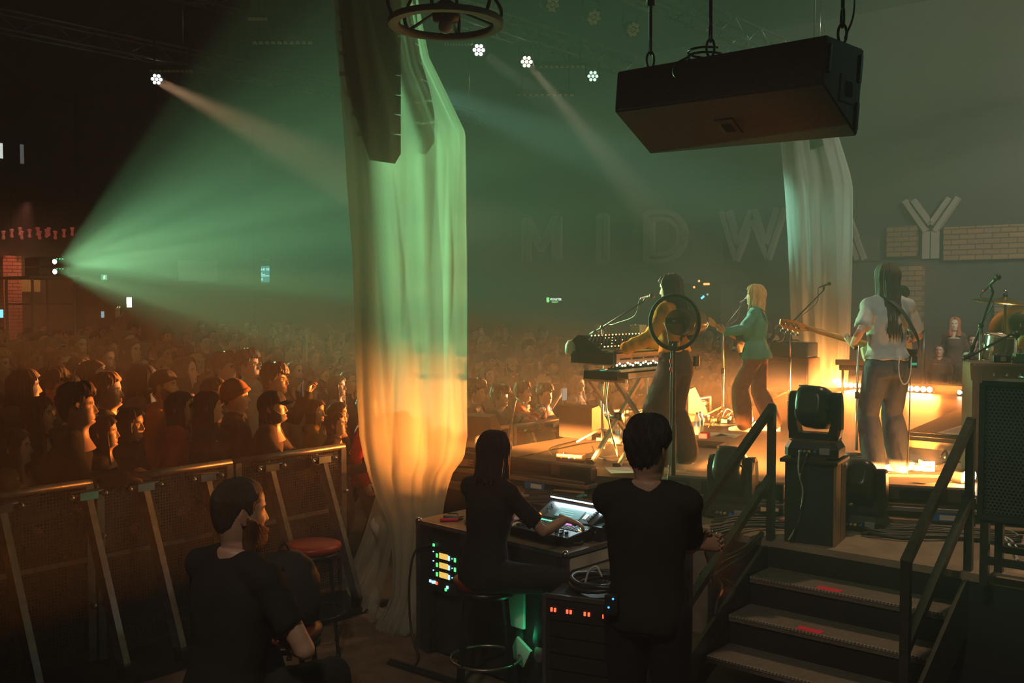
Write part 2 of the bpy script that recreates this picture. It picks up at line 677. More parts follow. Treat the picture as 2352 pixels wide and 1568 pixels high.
# inline (double-stroke) sign letters on the far wall; strokes in a box 1 wide (x) by 1 high (z)
STROKES = {
    'M': [[(0, 0), (0, 1)], [(.13, 0), (.13, 1)], [(0, 1), (.5, .22)], [(.13, 1.0), (.5, .40)], [(.5, .22), (1, 1)], [(.5, .40), (.87, 1)], [(.87, 0), (.87, 1)], [(1, 0), (1, 1)]],
    'I': [[(.2, 0), (.2, 1)], [(.8, 0), (.8, 1)], [(.2, 0), (.8, 0)], [(.2, 1), (.8, 1)]],
    'D': None,
    'W': [[(0, 1), (.25, 0)], [(.12, 1), (.28, .32)], [(.25, 0), (.5, .80)], [(.28, .32), (.48, 1)], [(.5, .80), (.75, 0)], [(.52, 1), (.72, .32)], [(.75, 0), (1, 1)], [(.72, .32), (.88, 1)]],
    'A': [[(0, 0), (.45, 1)], [(.14, 0), (.5, .82)], [(.45, 1), (.55, 1)], [(1, 0), (.55, 1)], [(.86, 0), (.5, .82)], [(.28, .30), (.72, .30)]],
    'Y': [[(0, 1), (.42, .46)], [(.16, 1), (.5, .58)], [(1, 1), (.58, .46)], [(.84, 1), (.5, .58)], [(.42, 0), (.42, .46)], [(.58, 0), (.58, .46)]],
}
LET = [('M', 1246, 500, 600, 1208, 1288), ('I', 1390, 495, 600, 1374, 1402), ('D', 1530, 487, 599, 1488, 1578), ('W', 1738, 482, 598, 1660, 1806),
       ('A', 1945, 468, 598, 1880, 1990), ('Y', 2140, 458, 594, 2080, 2202)]
ORD = {'M': 'first', 'I': 'second', 'D': 'third', 'W': 'fourth', 'A': 'fifth', 'Y': 'last'}
for ch, px, y0, y1, x0, x1 in LET:
    a, b = on_far(x0, y1), on_far(x1, y1)
    top = on_far((x0 + x1) / 2, y0)
    wd_, h = (b - a).length, top.z - (a.z + b.z) / 2
    base = (a + b) / 2
    mb = MB()
    th = .15
    if ch == 'D':
        for k in (0, .14):
            pts = [(k, k)] + [(.42 + (.58 - k) * math.sin(t), .5 - (.5 - k) * math.cos(t)) for t in [PI * i / 14 for i in range(15)]] + [(k, 1 - k)]
            pts.append(pts[0])
            for p, q in zip(pts[:-1], pts[1:]):
                mb.bar(((p[0] - .5) * wd_, 0, p[1] * h), ((q[0] - .5) * wd_, 0, q[1] * h), th, .1)
    else:
        for p, q in STROKES[ch]:
            mb.bar(((p[0] - .5) * wd_, 0, p[1] * h), ((q[0] - .5) * wd_, 0, q[1] * h), th, .1)
    one(mb, 'sign_letter', f'tall pale double-stroked letter {ch} on the far wall, {ORD[ch]} of the word MIDWAY', 'sign letter', LETTER, base - uw(.07, 0), AW, 'letters of the wall sign')

# brick piers of the far wall behind the stage, one of them caught by a lamp
for (x0, x1, y0, y1) in ((2052, 2122, 612, 760), (2286, 2345, 700, 790), (2040, 2110, 520, 590), (2170, 2400, 520, 596)):
    a, b, c = on_far(x0, y1), on_far(x1, y1), on_far(x0, y0)
    mb = MB()
    mb.box((0, 0, (c.z - a.z) / 2), ((b - a).length, .12, c.z - a.z))
    structure(mb, 'trim_brick', BRICKO, (a + b) / 2 - uw(.06, 0), AW)
spot('pier_lamp', uw(19.6, 3.0, 4.2), on_far(2085, 645), 260, (1, .55, .16), 24, .5, .1)
# pale wall blocks between the letters (window boards)
for (x0, x1, y0, y1) in ((1590, 1660, 528, 604), (1452, 1478, 528, 590), (1900, 2020, 545, 600)):
    a, b, c = on_far(x0, y1), on_far(x1, y1), on_far(x0, y0)
    mb = MB()
    mb.box((0, 0, (c.z - a.z) / 2), ((b - a).length, .06, c.z - a.z))
    structure(mb, 'trim_board', M('wall_board', (.055, .048, .042), .8), (a + b) / 2 - uw(.03, 0), AW)


def flat_sign(name, label, cat, px0, px1, py0, py1, wall, mat, depth=.08, frame=True):
    f = on_far if wall == 'far' else on_back
    a, b, c = f(px0, py1, .06), f(px1, py1, .06), f(px0, py0, .06)
    t = thing(name, label, cat, (a + b) / 2, AW if wall == 'far' else AW + PI / 2)
    w_, h_ = (b - a).length, c.z - a.z
    mb = MB([BLACK])
    mb.box((0, 0, h_ / 2), (w_, depth, h_), bev=.01)
    mb.build('housing', t)
    mb = MB([mat])
    sgn = -1 if wall == 'far' else -1
    mb.box((0, sgn * (depth / 2 + .004), h_ / 2), (w_ * .94, .008, h_ * .92))
    mb.build('face', t)
    return t, w_, h_, sgn * (depth / 2 + .012)


def sign_text(t, body, size, x, y, z, mat, name='lettering'):
    me = text_mesh(body, size, .002)
    me.materials.append(mat)
    o = obj(name, me, t, (x, y, z))
    o.rotation_euler = (PI / 2, 0, 0)
    return o


SCRM = glow('screen_teal', (.10, .45, .42), .55)
SCRW = glow('screen_white', (.45, 1.0, 1.0), 1.5)
t, w_, h_, yy = flat_sign('wall_screen', 'small lit teal screen with white words on the far wall', 'screen', 602, 622, 609, 650, 'far', SCRM)
sign_text(t, 'A BY THE', w_ * .23, -w_ * .47, yy, h_ * .70, SCRW)
for k, (l, zz) in enumerate(((.16, .56), (.44, .48), (.92, .40))):
    mb = MB([SCRW])
    mb.box((-w_ * .46 + l * w_ / 2, yy, h_ * zz), (l * w_, .004, h_ * .035))
    mb.build('text_line', t)
sign_text(t, 'A', w_ * .3, -w_ * .46, yy, h_ * .14, SCRW)
t, w_, h_, yy = flat_sign('wall_board', 'pale strip board on the wall above the lit teal screen', 'board', 602, 622, 594, 598, 'far', PAPER)
t, w_, h_, yy = flat_sign('energy_drink_sign', 'small lit green and white energy drink sign on the far wall', 'sign', 1257, 1290, 682, 696, 'far', glow('sign_back', (.02, .05, .02), .3))
G_ = glow('sign_green', (.30, .95, .25), 1.1)
W_ = glow('sign_white', (.8, 1, .85), 1.5)
mb = MB([G_])
for k in range(3):
    mb.bar((-w_ * (.44 - k * .06), yy, h_ * (.92)), (-w_ * (.43 - k * .06), yy, h_ * (.1 + .12 * abs(k - 1))), .03, .01)
mb.build('logo', t)
sign_text(t, 'MONSTER', h_ * .52, -w_ * .22, yy, h_ * .45, W_)
sign_text(t, 'ENERGY', h_ * .36, -w_ * .10, yy, h_ * .06, G_)
t, w_, h_, yy = flat_sign('exit_sign', 'small lit green running-man exit sign at the back of the hall', 'sign', 231, 245, 630, 643, 'back', glow('exit_green', (.10, .55, .25), .8))
mb = MB([W_])
mb.ball((w_ * .05, yy, h_ * .78), h_ * .07, 6)
mb.bar((w_ * .02, yy, h_ * .70), (-w_ * .06, yy, h_ * .42), .05, .01)
mb.bar((-w_ * .06, yy, h_ * .42), (-w_ * .18, yy, h_ * .14), .04, .01)
mb.bar((-w_ * .06, yy, h_ * .42), (w_ * .14, yy, h_ * .22), .04, .01)
mb.bar((-w_ * .16, yy, h_ * .62), (w_ * .18, yy, h_ * .58), .035, .01)
mb.build('pictogram', t)
t, w_, h_, yy = flat_sign('wall_board', 'large faint pale board on the wall behind the green beam', 'board', 405, 500, 596, 648, 'back', PAPER)
t, w_, h_, yy = flat_sign('lit_window', 'bright white window high on the far left wall', 'window', -12, 6, 327, 365, 'back', glow('window_white', (.9, 1, .9), .9))
t, w_, h_, yy = flat_sign('lit_window', 'narrow dim window beside the bright one high on the left wall', 'window', 45, 54, 330, 378, 'back', glow('window_dim', (.4, .45, .42), .25))
# brick pier at the left, washed by a red lamp, and the dim bar beside it
a, b, c = on_back(4, 705, .3), on_back(46, 705, .3), on_back(4, 587, .3)
mb = MB()
mb.box((0, 0, c.z / 2), ((b - a).length, .3, c.z))
o = structure(mb, 'trim_brick_pier', BRICKR, V((((a + b) / 2).x, ((a + b) / 2).y, 0)), AW + PI / 2)
spot('pier_lamp', (a + b) / 2 + uw(-.4, 2.2, 3.0), (a + b) / 2 + uw(0, 0, .6), 330, (1, .30, .20), 44, .3, .1)
mb = MB([M('dim_booth', (.28, .22, .08), .8)])
a, b = on_back(48, 670, .2), on_back(88, 640, .2)
mb.box((0, 0, 0), ((a - b).length * .9, .1, abs(b.z - a.z)))
one(mb, 'booth_panel', 'dull yellow booth panel beside the red brick pier', 'panel', None, (a + b) / 2, AW + PI / 2)
o = bpy.data.lights.new('booth_lamp', 'POINT')
o.energy, o.color = 12, (1, .75, .3)
oo = bpy.data.objects.new('booth_lamp', o)
COL.objects.link(oo)
oo.location = (a + b) / 2 + uw(0, 1.0, .4)
# hanging filament-lamp fringe, glowing red from below
OR12 = 'first second third fourth fifth sixth seventh eighth ninth tenth eleventh last'.split()
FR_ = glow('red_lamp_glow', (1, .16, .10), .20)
for k, px in enumerate((8, 27, 46, 50, 68, 87, 91, 107, 112, 127, 147, 166)):
    p = on_back(px, 540 - (k % 3) * 4, 1.2)
    mb = MB([FR_])
    mb.lathe([(.0, -.13), (.045, -.11), (.055, -.07), (.03, 0), (.05, .07), (.07, .12), (.0, .14)], n=8)
    t = thing('pendant_shade', f'small flared red pendant shade at the far left, {OR12[k]} of twelve from the left', 'lamp', p, group='row of red pendant shades at the far left')
    mb.build('shade', t)
    mb = MB([CABLE])
    mb.cyl((0, 0, .14), (0, 0, 1.2), .012, n=5)
    mb.build('cord', t)
mb = MB([BLACK_METAL])
pa, pb = on_back(-10, 520, 1.2), on_back(180, 520, 1.2)
mb.bar(pa + V((0, 0, .75)), pb + V((0, 0, .75)), .12)
mb.bar(pa + V((0, 0, .75)), V((pa.x, pa.y, CEIL)), .08)
mb.bar(pb + V((0, 0, .75)), V((pb.x, pb.y, CEIL)), .08)
one(mb, 'lamp_rail', 'dark rail carrying the red pendant shades', 'rail')


# trusses
def truss(u0, u1, w, z, label, s=.30):
    t = thing('lighting_truss', label, 'truss', uw(u0, w, z), AW)
    L = u1 - u0
    mb = MB([DARK_ALU])
    for x, zz in ((-s / 2, -s / 2), (s / 2, -s / 2), (s / 2, s / 2), (-s / 2, s / 2)):
        mb.cyl((x, 0, zz), (x, L, zz), .025, n=8)
    mb.build('chord', t)
    mb = MB([DARK_ALU])
    n = int(L / .45)
    for k in range(n):
        y0, y1 = k * L / n, (k + 1) * L / n
        a = -1 if k % 2 else 1
        mb.cyl((-s / 2, y0, a * s / 2), (-s / 2, y1, -a * s / 2), .012, n=5)
        mb.cyl((s / 2, y0, a * s / 2), (s / 2, y1, -a * s / 2), .012, n=5)
        mb.cyl((-a * s / 2, y0, -s / 2), (a * s / 2, y1, -s / 2), .012, n=5)
    mb.build('lacing', t)
    for y in (.4, L / 2, L - .4):
        mb = MB([CHROME])
        mb.cyl((0, y, s / 2), (0, y, CEIL - z), .012, n=6)
        mb.build('hanging_wire', t)
    return t


truss(4, 20, -10.6, 6.75, 'long dark truss with lit lamps over the crowd before the stage')
truss(4, 19, -8.1, 6.85, 'dark truss with unlit lamps above the stage front')
truss(2, 18, -16.4, 6.75, 'dark truss over the audience carrying the leftmost lamp')
truss(6, 18, -1.5, 6.9, 'dark truss over the middle of the stage')
truss(0, 9, -13.2, 6.9, 'dark truss across the upper left of the hall')


def par(p, target, lit, label, group=None, r=.11, n=7):
    q = (V(target) - p).to_track_quat('Z', 'Y')
    t = thing('par_lamp', label, 'lamp', p, group=group)
    t.rotation_euler = q.to_euler()
    mb = MB([BLACK])
    mb.lathe([(.02, -.22), (r * .75, -.20), (r, -.06), (r, .0), (r * .94, .0), (r * .94, -.015)], n=20)
    mb.build('housing', t)
    for k in range(n):
        a = 2 * PI * k / (n - 1)
        c = (0, 0) if k == n - 1 else (r * .62 * math.cos(a), r * .62 * math.sin(a))
        mb = MB([lit])
        mb.lathe([(r * .27, -.012), (r * .24, .006), (.001, .012)], (c[0], c[1], 0), n=10)
        mb.build('lens', t)
    mb = MB([BLACK_METAL])
    for sx in (-1, 1):
        mb.bar((sx * (r + .012), 0, -.1), (sx * (r + .012), .20, -.18), .012, .03)
    mb.bar((-(r + .012), .20, -.18), (r + .012, .20, -.18), .012, .03)
    mb.build('yoke', t)
    return t


LENSW = glow('lamp_white', (.92, 1, .93), 3.5)
LENSO = glow('lamp_warm', (1, .90, .62), 3)
LENSD = glow('lamp_dim', (.75, 1, .85), 1.1)
LENSX = M('lamp_unlit', (.55, .52, .48), .25)
PL = ['lit white lamp with a warm beam, alone at the upper left', 'lit white lamp nearest the sheer curtain on the front truss', 'lit warm lamp with an orange beam, second on the front truss',
      'lit pale green lamp beside the hanging speaker box']
for k, (px, py, z, c, e, tt) in enumerate(PARS):
    p = gz(px, py, z)
    par(p, p * .52 + V((0, 0, CAMZ)) * .30 + uw(4, 3, .3) * .18, (LENSW, LENSW, LENSO, LENSD)[k], PL[k])
for px, py, lab in ((1270, 10, 'unlit round lamp on the rear truss, furthest left'), (1365, 40, 'unlit round lamp on the rear truss, middle one'), (1455, 68, 'unlit round lamp on the rear truss, nearest the speaker chain')):
    p = gz(px, py, 6.35)
    par(p, p * .5 + uw(9, 2, 1) * .5, LENSX, lab, 'unlit lamps on the rear truss', r=.125, n=8)
# unlit pixel bars hanging from the trusses
TOPB = [((345, 165), (445, 135), 15.5), ((580, 100), (720, 70), 14.5), ((570, 40), (615, 52), 13.5), ((1020, 98), (1085, 112), 15.7), ((1225, 148), (1345, 176), 16.5), ((1185, 219), (1320, 202), 17.5)]
PIX = M('pixel_face', (.55, .45, .36), .4)
for k, (a, b, Y) in enumerate(TOPB):
    pa, pb = at(a[0], a[1], Y), at(b[0], b[1], Y)
    pb.z = pa.z + (pb.z - pa.z) * .25
    m = (pa + pb) / 2
    L = (pb - pa).length
    lab = ['unlit pixel bar just above the leftmost lamp', 'unlit pixel bar at the top left of the green beam', 'short unlit bar high beside the curtain top', 'unlit pixel bar right of the curtain near the first lamp',
           'unlit pixel bar between the warm lamp and the pale lamp', 'unlit pixel bar lowest of those right of the curtain'][k]
    t = thing('pixel_bar', lab, 'light bar', m, math.atan2((pb - pa).y, (pb - pa).x), group='unlit pixel bars on the trusses')
    mb = MB([BLACK])
    mb.box((0, 0, .03), (L, .09, .09), bev=.012)
    mb.build('housing', t)
    n = 10
    for j in range(n):
        mb = MB([PIX])
        mb.box(((j + .5) / n * L - L / 2, -.03, -.02), (L / n * .62, .05, .03))
        mb.build('pixel', t)
    mb = MB([BLACK_METAL])
    for sx in (-.4, .4):
        mb.bar((sx * L, 0, .07), (sx * L, 0, 6.75 - m.z if m.z < 6.6 else .5), .025)
    mb.build('bracket', t)

# two projectors stacked on a tower in the audience
for k, dz in enumerate((.085, -.085)):
    p = PROJ + V((0, 0, dz))
    d2 = (PROJ_AIM - PROJ).normalized()
    t = thing('projector', ['upper projector of the stacked pair throwing the green beam', 'lower projector of the stacked pair throwing the green beam'][k], 'projector', p - uw(0, .02), math.atan2(d2.y, d2.x) - PI / 2, 'stacked projectors')
    mb = MB([BLACK])
    mb.box((0, -.33, 0), (.50, .56, .155), bev=.02)
    mb.build('housing', t)
    mb = MB([BLACK_METAL])
    mb.lathe([(.05, -.06), (.05, -.005), (.042, -.005), (.042, -.03)], (0, 0, 0), (0, 1, 0), n=16)
    mb.build('lens_barrel', t)
    mb = MB([glow('projector_lens', (.75, 1, .85), 40)])
    mb.lathe([(.040, -.034), (.02, -.028), (.001, -.026)], (0, 0, 0), (0, 1, 0), n=14)
    mb.build('lens', t)
    mb = MB([glow('status_green', (.1, .9, .3), 2)])
    for j in range(3):
        mb.box((-.15 + j * .05, -.045, .05), (.02, .01, .012))
    mb.build('status_light', t)
t = thing('projector_tower', 'dark scaffold tower under the two projectors', 'tower', V((PROJ.x - .25, PROJ.y, 0)), AW)
zt = PROJ.z - .175
for sx in (-.55, .45):
    for sy in (-.35, .35):
        mb = MB([DARK_ALU])
        mb.cyl((sx, sy, 0), (sx, sy, zt - .03), .025, n=8)
        mb.build('leg', t)
mb = MB([BLACK])
mb.box((-.05, 0, zt - .02), (1.15, .85, .04))
mb.build('deck', t)
for z in (.5, 1.5, 2.3):
    for a_, b_ in (((-.55, -.35, z), (.45, -.35, z)), ((-.55, .35, z), (.45, .35, z)), ((-.55, -.35, z), (-.55, .35, z))):
        mb = MB([DARK_ALU])
        mb.cyl(a_, b_, .02, n=6)
        mb.build('brace', t)

# far gear lights beyond the stage: small status lamps on a rack
t = thing('far_rack', 'dark rack with orange and blue status lamps beyond the stage', 'rack', V((*at(1612, 700, 19.5)[:2], 0)), AW)
mb = MB([BLACK_MATT])
mb.box((0, 0, 1.35), (1.1, .5, 2.7), bev=.02)
mb.build('case', t)
OR_ = glow('led_orange', (1, .25, .06), 3)
BL_ = glow('led_blue', (.08, .5, 1), 3)
for (px, py, m) in ((1612, 652, OR_), (1617, 652, OR_), (1623, 652, OR_), (1627, 652, OR_), (1594, 645, OR_), (1577, 659, OR_), (1609, 681, BL_), (1604, 684, BL_), (1623, 676, glow('led_pale', (.4, .7, .5), .6))):
    p = at(px, py, 19.1)
    lp = Matrix.Rotation(-AW, 4, 'Z') @ (p - t.location)
    mb = MB([m])
    mb.ball((lp.x, -.262, lp.z), .022, 6)
    mb.build('status_lamp', t)

# ------------------------------------------------------------------ hanging speaker box
hp = V((.5595, 5.5066, 3.3939))
HR = Matrix.Rotation(math.radians(-49.76), 3, 'Z') @ Matrix.Rotation(math.radians(-2.6), 3, 'X') @ Matrix.Rotation(math.radians(2.7), 3, 'Y')
t = thing('hanging_speaker', 'long black wedge-shaped speaker box hung on chains above the stage', 'speaker', hp, rot=HR.to_euler())
L, Dp, H1, H2 = 1.3, .316, .2176, .189
SPB = M('speaker_paint', (.045, .035, .028), .6, var=.3, scale=40, bump=.06, bscale=200)
mb = MB([SPB])
prof = [(0, 0), (Dp, -H2), (Dp, H1), (0, H1)]      # y, z
vs = [V((0, y, z)) for y, z in prof] + [V((L, y, z)) for y, z in prof]
mb.add(vs, [(3, 2, 1, 0), (4, 5, 6, 7), (0, 1, 5, 4), (1, 2, 6, 5), (2, 3, 7, 6), (3, 0, 4, 7)][:0])
bm = bmesh.new()
bv = [bm.verts.new(p) for p in vs]
for f in ((0, 1, 2, 3), (7, 6, 5, 4), (4, 5, 1, 0), (5, 6, 2, 1), (6, 7, 3, 2), (7, 4, 0, 3)):
    bm.faces.new([bv[i] for i in f])
bmesh.ops.recalc_face_normals(bm, faces=bm.faces[:])
bmesh.ops.bevel(bm, geom=bm.edges[:], offset=.008, segments=2, affect='EDGES')
me = bpy.data.meshes.new('box')
bm.to_mesh(me)
bm.free()
me.materials.append(SPB)
obj('box', me, t)
# handles: raised four-pointed rims, the shade inside painted as a flat black face
def cup(c, ux, uy, nrm, s, name='handle_recess'):
    mb = MB([SPB])
    ux, uy, nrm, c = V(ux), V(uy), V(nrm), V(c)
    star = []
    for k in range(24):
        a = 2 * PI * k / 24
        r = s * (1 + .30 * abs(math.cos(2 * a)) ** 2) * .62
        star.append(c + ux * r * math.cos(a + PI / 4) + uy * r * math.sin(a + PI / 4))
    rim = [c + ux * s * 1.12 * max(-1, min(1, 1.5 * math.cos(2 * PI * k / 24))) + uy * s * 1.12 * max(-1, min(1, 1.5 * math.sin(2 * PI * k / 24))) for k in range(24)]
    mb.grid([[p + nrm * .001 for p in rim], [p + nrm * .007 for p in rim], [p + nrm * .008 for p in star], [p + nrm * .004 for p in star]], closed=True, smooth=False)
    o = mb.build(name, t)
    mb = MB([M('recess_shade', (.002, .002, .002), .9)])  # near-black colour stands in for the shade inside the handle
    mb.add([p + nrm * .0055 for p in star], [tuple(range(24))])
    mb.build('recess_shade_face', o)


sl = V((0, Dp, -H2)).normalized()
nb = V((0, -H2, -Dp)).normalized()
cup(V((L * .50, 0, 0)) + sl * .21, (1, 0, 0), sl, nb, .05)
cup((L, Dp * .62, .01), (0, 1, 0), (0, 0, 1), (1, 0, 0), .055)
for (y, z) in ((.03, .12), (Dp - .03, .12), (Dp - .03, -.10)):
    mb = MB([BLACK_METAL])
    mb.box((L + .006, y, z), (.012, .022, .13), bev=.004)
    mb.build('rigging_plate', t)
mb = MB([BLACK_METAL])
mb.tube(bez([(L * .40, -.01, H1 + .01), (L * .34, -.03, H1 - .03), (L * .35, -.03, H1 - .09), (L * .43, -.006, H1 - .11)]), .006, 6)
mb.build('signal_cable', t)
mb = MB([BLACK_METAL])
mb.tube([(L * .40 + .09 * math.cos(a), Dp * .35 + .09 * math.sin(a), H1 + .012 + .004 * a) for a in [i * .4 for i in range(32)]], .006, 6)
mb.build('cable_coil', t)
for k, (px, py) in enumerate(((1499, 148), (1652, 121), (1941, 92))):
    lx, ly = ((.20, .05), (.62, .03), (L - .03, Dp * .55))[k]
    ch = thing('chain_hoist', ['chain holding the left end of the hanging speaker', 'chain holding the middle of the hanging speaker', 'chain holding the right end of the hanging speaker'][k], 'chain',
               hp + HR @ V((lx, ly, H1)), group='chains of the hanging speaker')
    for j in range(2):
        mb = MB([BLACK_METAL])
        pts = [V((.020 * math.cos(a), 0, .045 * math.sin(a) + .045 + j * .075)) for a in [2 * PI * i / 16 for i in range(16)]]
        if j:
            pts = [V((0, p.x, p.z)) for p in pts]
        mb.tube(pts, .0065, 7, closed=True)
        mb.build('link', ch)
    mb = MB([BLACK_METAL])
    mb.cyl((0, 0, .16), (0, 0, CEIL - ch.location.z), .009, n=7)
    mb.build('wire', ch)
    if k == 0:
        mb = MB([BLACK_METAL])
        mb.cyl((0, 0, .33), (0, 0, .55), .022, n=10)
        mb.build('turnbuckle', ch)
mb = MB([CABLE])
p0 = hp + HR @ V((L - .03, Dp * .5, H1))
mb.tube(bez([p0 + V((.02, 0, .02)), p0 + V((.06, 0, .14)), p0 + V((.05, 0, .32)), p0 + V((.02, 0, .7)), V((p0.x, p0.y, CEIL))]), .005, 6)
one(mb, 'power_cable', 'thin black cable rising beside the right-hand chain', 'cable')

# ------------------------------------------------------------------ ring light fitting at the top of the picture
rc = at(1024, 60, 6.0)
t = thing('ring_pendant', 'industrial ring pendant fitting with spokes hanging at the top', 'lamp', rc)
RR = 130 * 6.0 / F
RINGM = M('ring_cream', (.22, .19, .15), .55)
mb = MB([RINGM])
mb.lathe([(RR, 0), (RR, .035), (RR - .055, .035), (RR - .055, 0), (RR, 0)], n=56)
mb.build('lower_ring', t)
mb = MB([BLACK_METAL])
mb.lathe([(RR * .80, .30), (RR * .80, .335), (RR * .72, .335), (RR * .72, .30), (RR * .80, .30)], n=48)
mb.build('upper_ring', t)
for k in range(6):
    a = 2 * PI * k / 6 + .35
    mb = MB([BLACK_METAL])
    mb.bar((.06 * math.cos(a), .06 * math.sin(a), .10), ((RR - .03) * math.cos(a), (RR - .03) * math.sin(a), .03), .018, .012)
    mb.build('spoke', t)
    mb = MB([BLACK_METAL])
    mb.tube(bez([((RR - .02) * math.cos(a), (RR - .02) * math.sin(a), .02), ((RR + .01) * math.cos(a), (RR + .01) * math.sin(a), .12), ((RR * .86) * math.cos(a), RR * .86 * math.sin(a), .22), (RR * .78 * math.cos(a), RR * .78 * math.sin(a), .32)], 5), .011, 6)
    mb.build('bracket', t)
mb = MB([BLACK_METAL])
mb.lathe([(.001, .02), (.075, .03), (.085, .08), (.06, .13), (.02, .16), (.018, .34)], n=20)
mb.build('hub', t)
mb = MB([M('bulb_glass', (.5, .5, .45), .15)])
mb.ball((0, 0, .0), .045, 10)
mb.build('bulb', t)
mb = MB([BLACK_METAL])
mb.cyl((0, 0, .33), (0, 0, CEIL - rc.z), .012, n=8)
for k in range(3):
    a = 2 * PI * k / 3
    mb.cyl((RR * .76 * math.cos(a), RR * .76 * math.sin(a), .33), (0, 0, 1.2), .006, n=5)
mb.build('hanging_rod', t)

# ------------------------------------------------------------------ line-array speaker inside the near curtain
ac = at(850, 300, 7.1)
NARR = 9
ztop, zbot = 5.15, 3.36
t = thing('line_array', 'black line array of speaker boxes seen through the sheer curtain', 'speaker', (0, 0, 0))
ARRM = M('array_black', (.012, .012, .012), .6)
fac = uw(0, -1)          # boxes face the audience
FRX = [(-60, 806), (0, 809), (180, 820), (240, 836), (310, 858), (352, 880)]      # front edge in the photo, at the depth of the column
BKX = [(-60, 892), (0, 892), (300, 892), (352, 892)]
for k in range(NARR):
    y0, y1 = lerp(-60, 352, k / NARR), lerp(-60, 352, (k + 1) / NARR) - 3
    q = []
    for y in (y0, y1):
        for tab in (FRX, BKX):
            q.append(at(interp(y, [t_[0] for t_ in tab], [t_[1] for t_ in tab]), y, 7.12))
    if k == NARR - 1:
        q[2] += V((0, 0, -.07))
    mb = MB([ARRM])
    ex = uw(.12, 0)
    vs = [p + ex * s_ for s_ in (-1, 1) for p in q]
    mb.add(vs, [(0, 1, 3, 2), (4, 6, 7, 5), (0, 4, 5, 1), (2, 3, 7, 6), (1, 5, 7, 3), (0, 2, 6, 4)])
    mb.build('array_box', t)
    mb = MB([BLACK_METAL])
    mb.box(q[0] - ex * .98 + V((-.006, 0, -.02)), (.03, .02, .03))
    mb.build('rigging_pin', t)
mb = MB([BLACK_METAL])
q0 = at(850, -66, 7.12)
mb.bar(q0, V((q0.x, q0.y, CEIL)), .03)
mb.box(q0, (.30, .3, .05), (0, 0, AW))
mb.build('flying_frame', t)

# ------------------------------------------------------------------ sheer curtains
SHEER = clear_mat('sheer_cloth', (.56, .58, .51), .62, .8, .55, .1)


def curtain(name, label, rows, Y, depth, pleats, seed, tail=None, dy=None):
    rnd = random.Random(seed)
    n = 240
    ph = [rnd.random() * 6.28 for _ in range(5)]
    out = []
    ys = [r[0] for r in rows]
    steps = []
    y = ys[0]
    while y < ys[-1]:
        steps.append(y)
        y += 14
    steps.append(ys[-1])
    mb = MB([SHEER])
    for y in steps:
        l, r = interp(y, ys, [q[1] for q in rows]), interp(y, ys, [q[2] for q in rows])
        dsc = interp(y, ys, [q[3] for q in rows])
        a, b = at(l, y, Y), at(r, y, Y)
        row = []
        for j in range(n):
            t = 2 * PI * j / n
            c, s_ = math.cos(t), math.sin(t)
            pl = .10 * math.sin(2 * t + ph[3] + .001 * y) + .12 * abs(math.sin(pleats * .5 * t + ph[0] + .0012 * y + .3 * math.sin(.004 * y))) + .08 * abs(math.sin(round(pleats * .9) * t + ph[1] - .0016 * y)) + .03 * math.sin(round(pleats * 3.1) * t + ph[2] + .003 * y) + .075 * abs(math.sin(round(pleats * 2.2) * .5 * t + ph[4] + .0022 * y + .8 * math.sin(.0031 * y + 2 * t))) - .14
            k = (c * (1 - .06 * abs(s_)) + 1) / 2
            p = a.lerp(b, min(1, max(0, k)))
            row.append(p + V((0, depth * dsc * (s_ * (.9 + .1 * math.sin(y * .004)) + pl * (1 + .5 * abs(s_))), 0)))
        out.append(row)
    mb.grid(out, closed=True)
    o = mb.build(name, None)
    if tail:
        mb = MB([SHEER])
        tail(mb)
        mb.build('trailing_hem', o)
    return tag(o, label, 'curtain')


ROWS1 = [(-330, 748, 940, 1), (0, 762, 960, 1), (130, 777, 985, 1), (305, 792, 1070, 1.1), (400, 798, 1072, 1.1), (600, 812, 1074, 1), (900, 820, 1073, 1), (1000, 826, 1074, 1), (1050, 836, 1066, 1.0), (1085, 846, 1040, .9),
         (1115, 856, 1030, .75), (1150, 866, 1022, .65), (1190, 888, 1016, .6), (1230, 896, 1004, .55), (1290, 902, 990, .5), (1360, 900, 985, .5), (1400, 884, 982, .6), (1430, 862, 976, .8), (1444, 862, 968, .9), (1449, 880, 955, .6)]


def tail1(mb):
    top = [at(868, 1120, 7.12), at(882, 1165, 7.10), at(892, 1205, 7.08), at(900, 1250, 7.06)]
    fl = [gz(786, 1322, .02), gz(792, 1352, .02), gz(822, 1388, .02), gz(858, 1428, .02)]
    rows = []
    for i in range(22):
        f = i / 21
        row = []
        for j in range(40):
            g = j / 39 * 3
            k = min(2, int(g))
            a = top[k].lerp(top[k + 1], g - k)
            b = fl[k].lerp(fl[k + 1], g - k)
            p = a.lerp(b, f)
            sag = -.10 * math.sin(PI * f)
            p += V((0, .035 * math.sin(g * 7 + f * 2) * (.4 + f), sag * .8 + .03 * math.sin(g * 9.0 - f * 3) * f))
            p.z = max(p.z, .012 + .012 * math.sin(g * 11) + .02 * max(0, math.sin(g * 5)))
            row.append(p)
        rows.append(row)
    mb.grid(rows)
    rows = []
    for i in range(9):              # cloth lying in folds on the floor
        f = i / 8
        row = []
        for j in range(48):
            g = j / 47
            a = gz(lerp(790, 985, g), lerp(1330, 1425, min(1, g * 1.5)), .02)
            b = gz(lerp(830, 975, g), lerp(1395, 1452, min(1, g * 1.6)), .02)
            p = a.lerp(b, f)
            p.z = .012 + .05 * math.sin(PI * f) * (.6 + .4 * math.sin(g * 23 + f * 4))
            row.append(p)
        rows.append(row)
    mb.grid(rows)


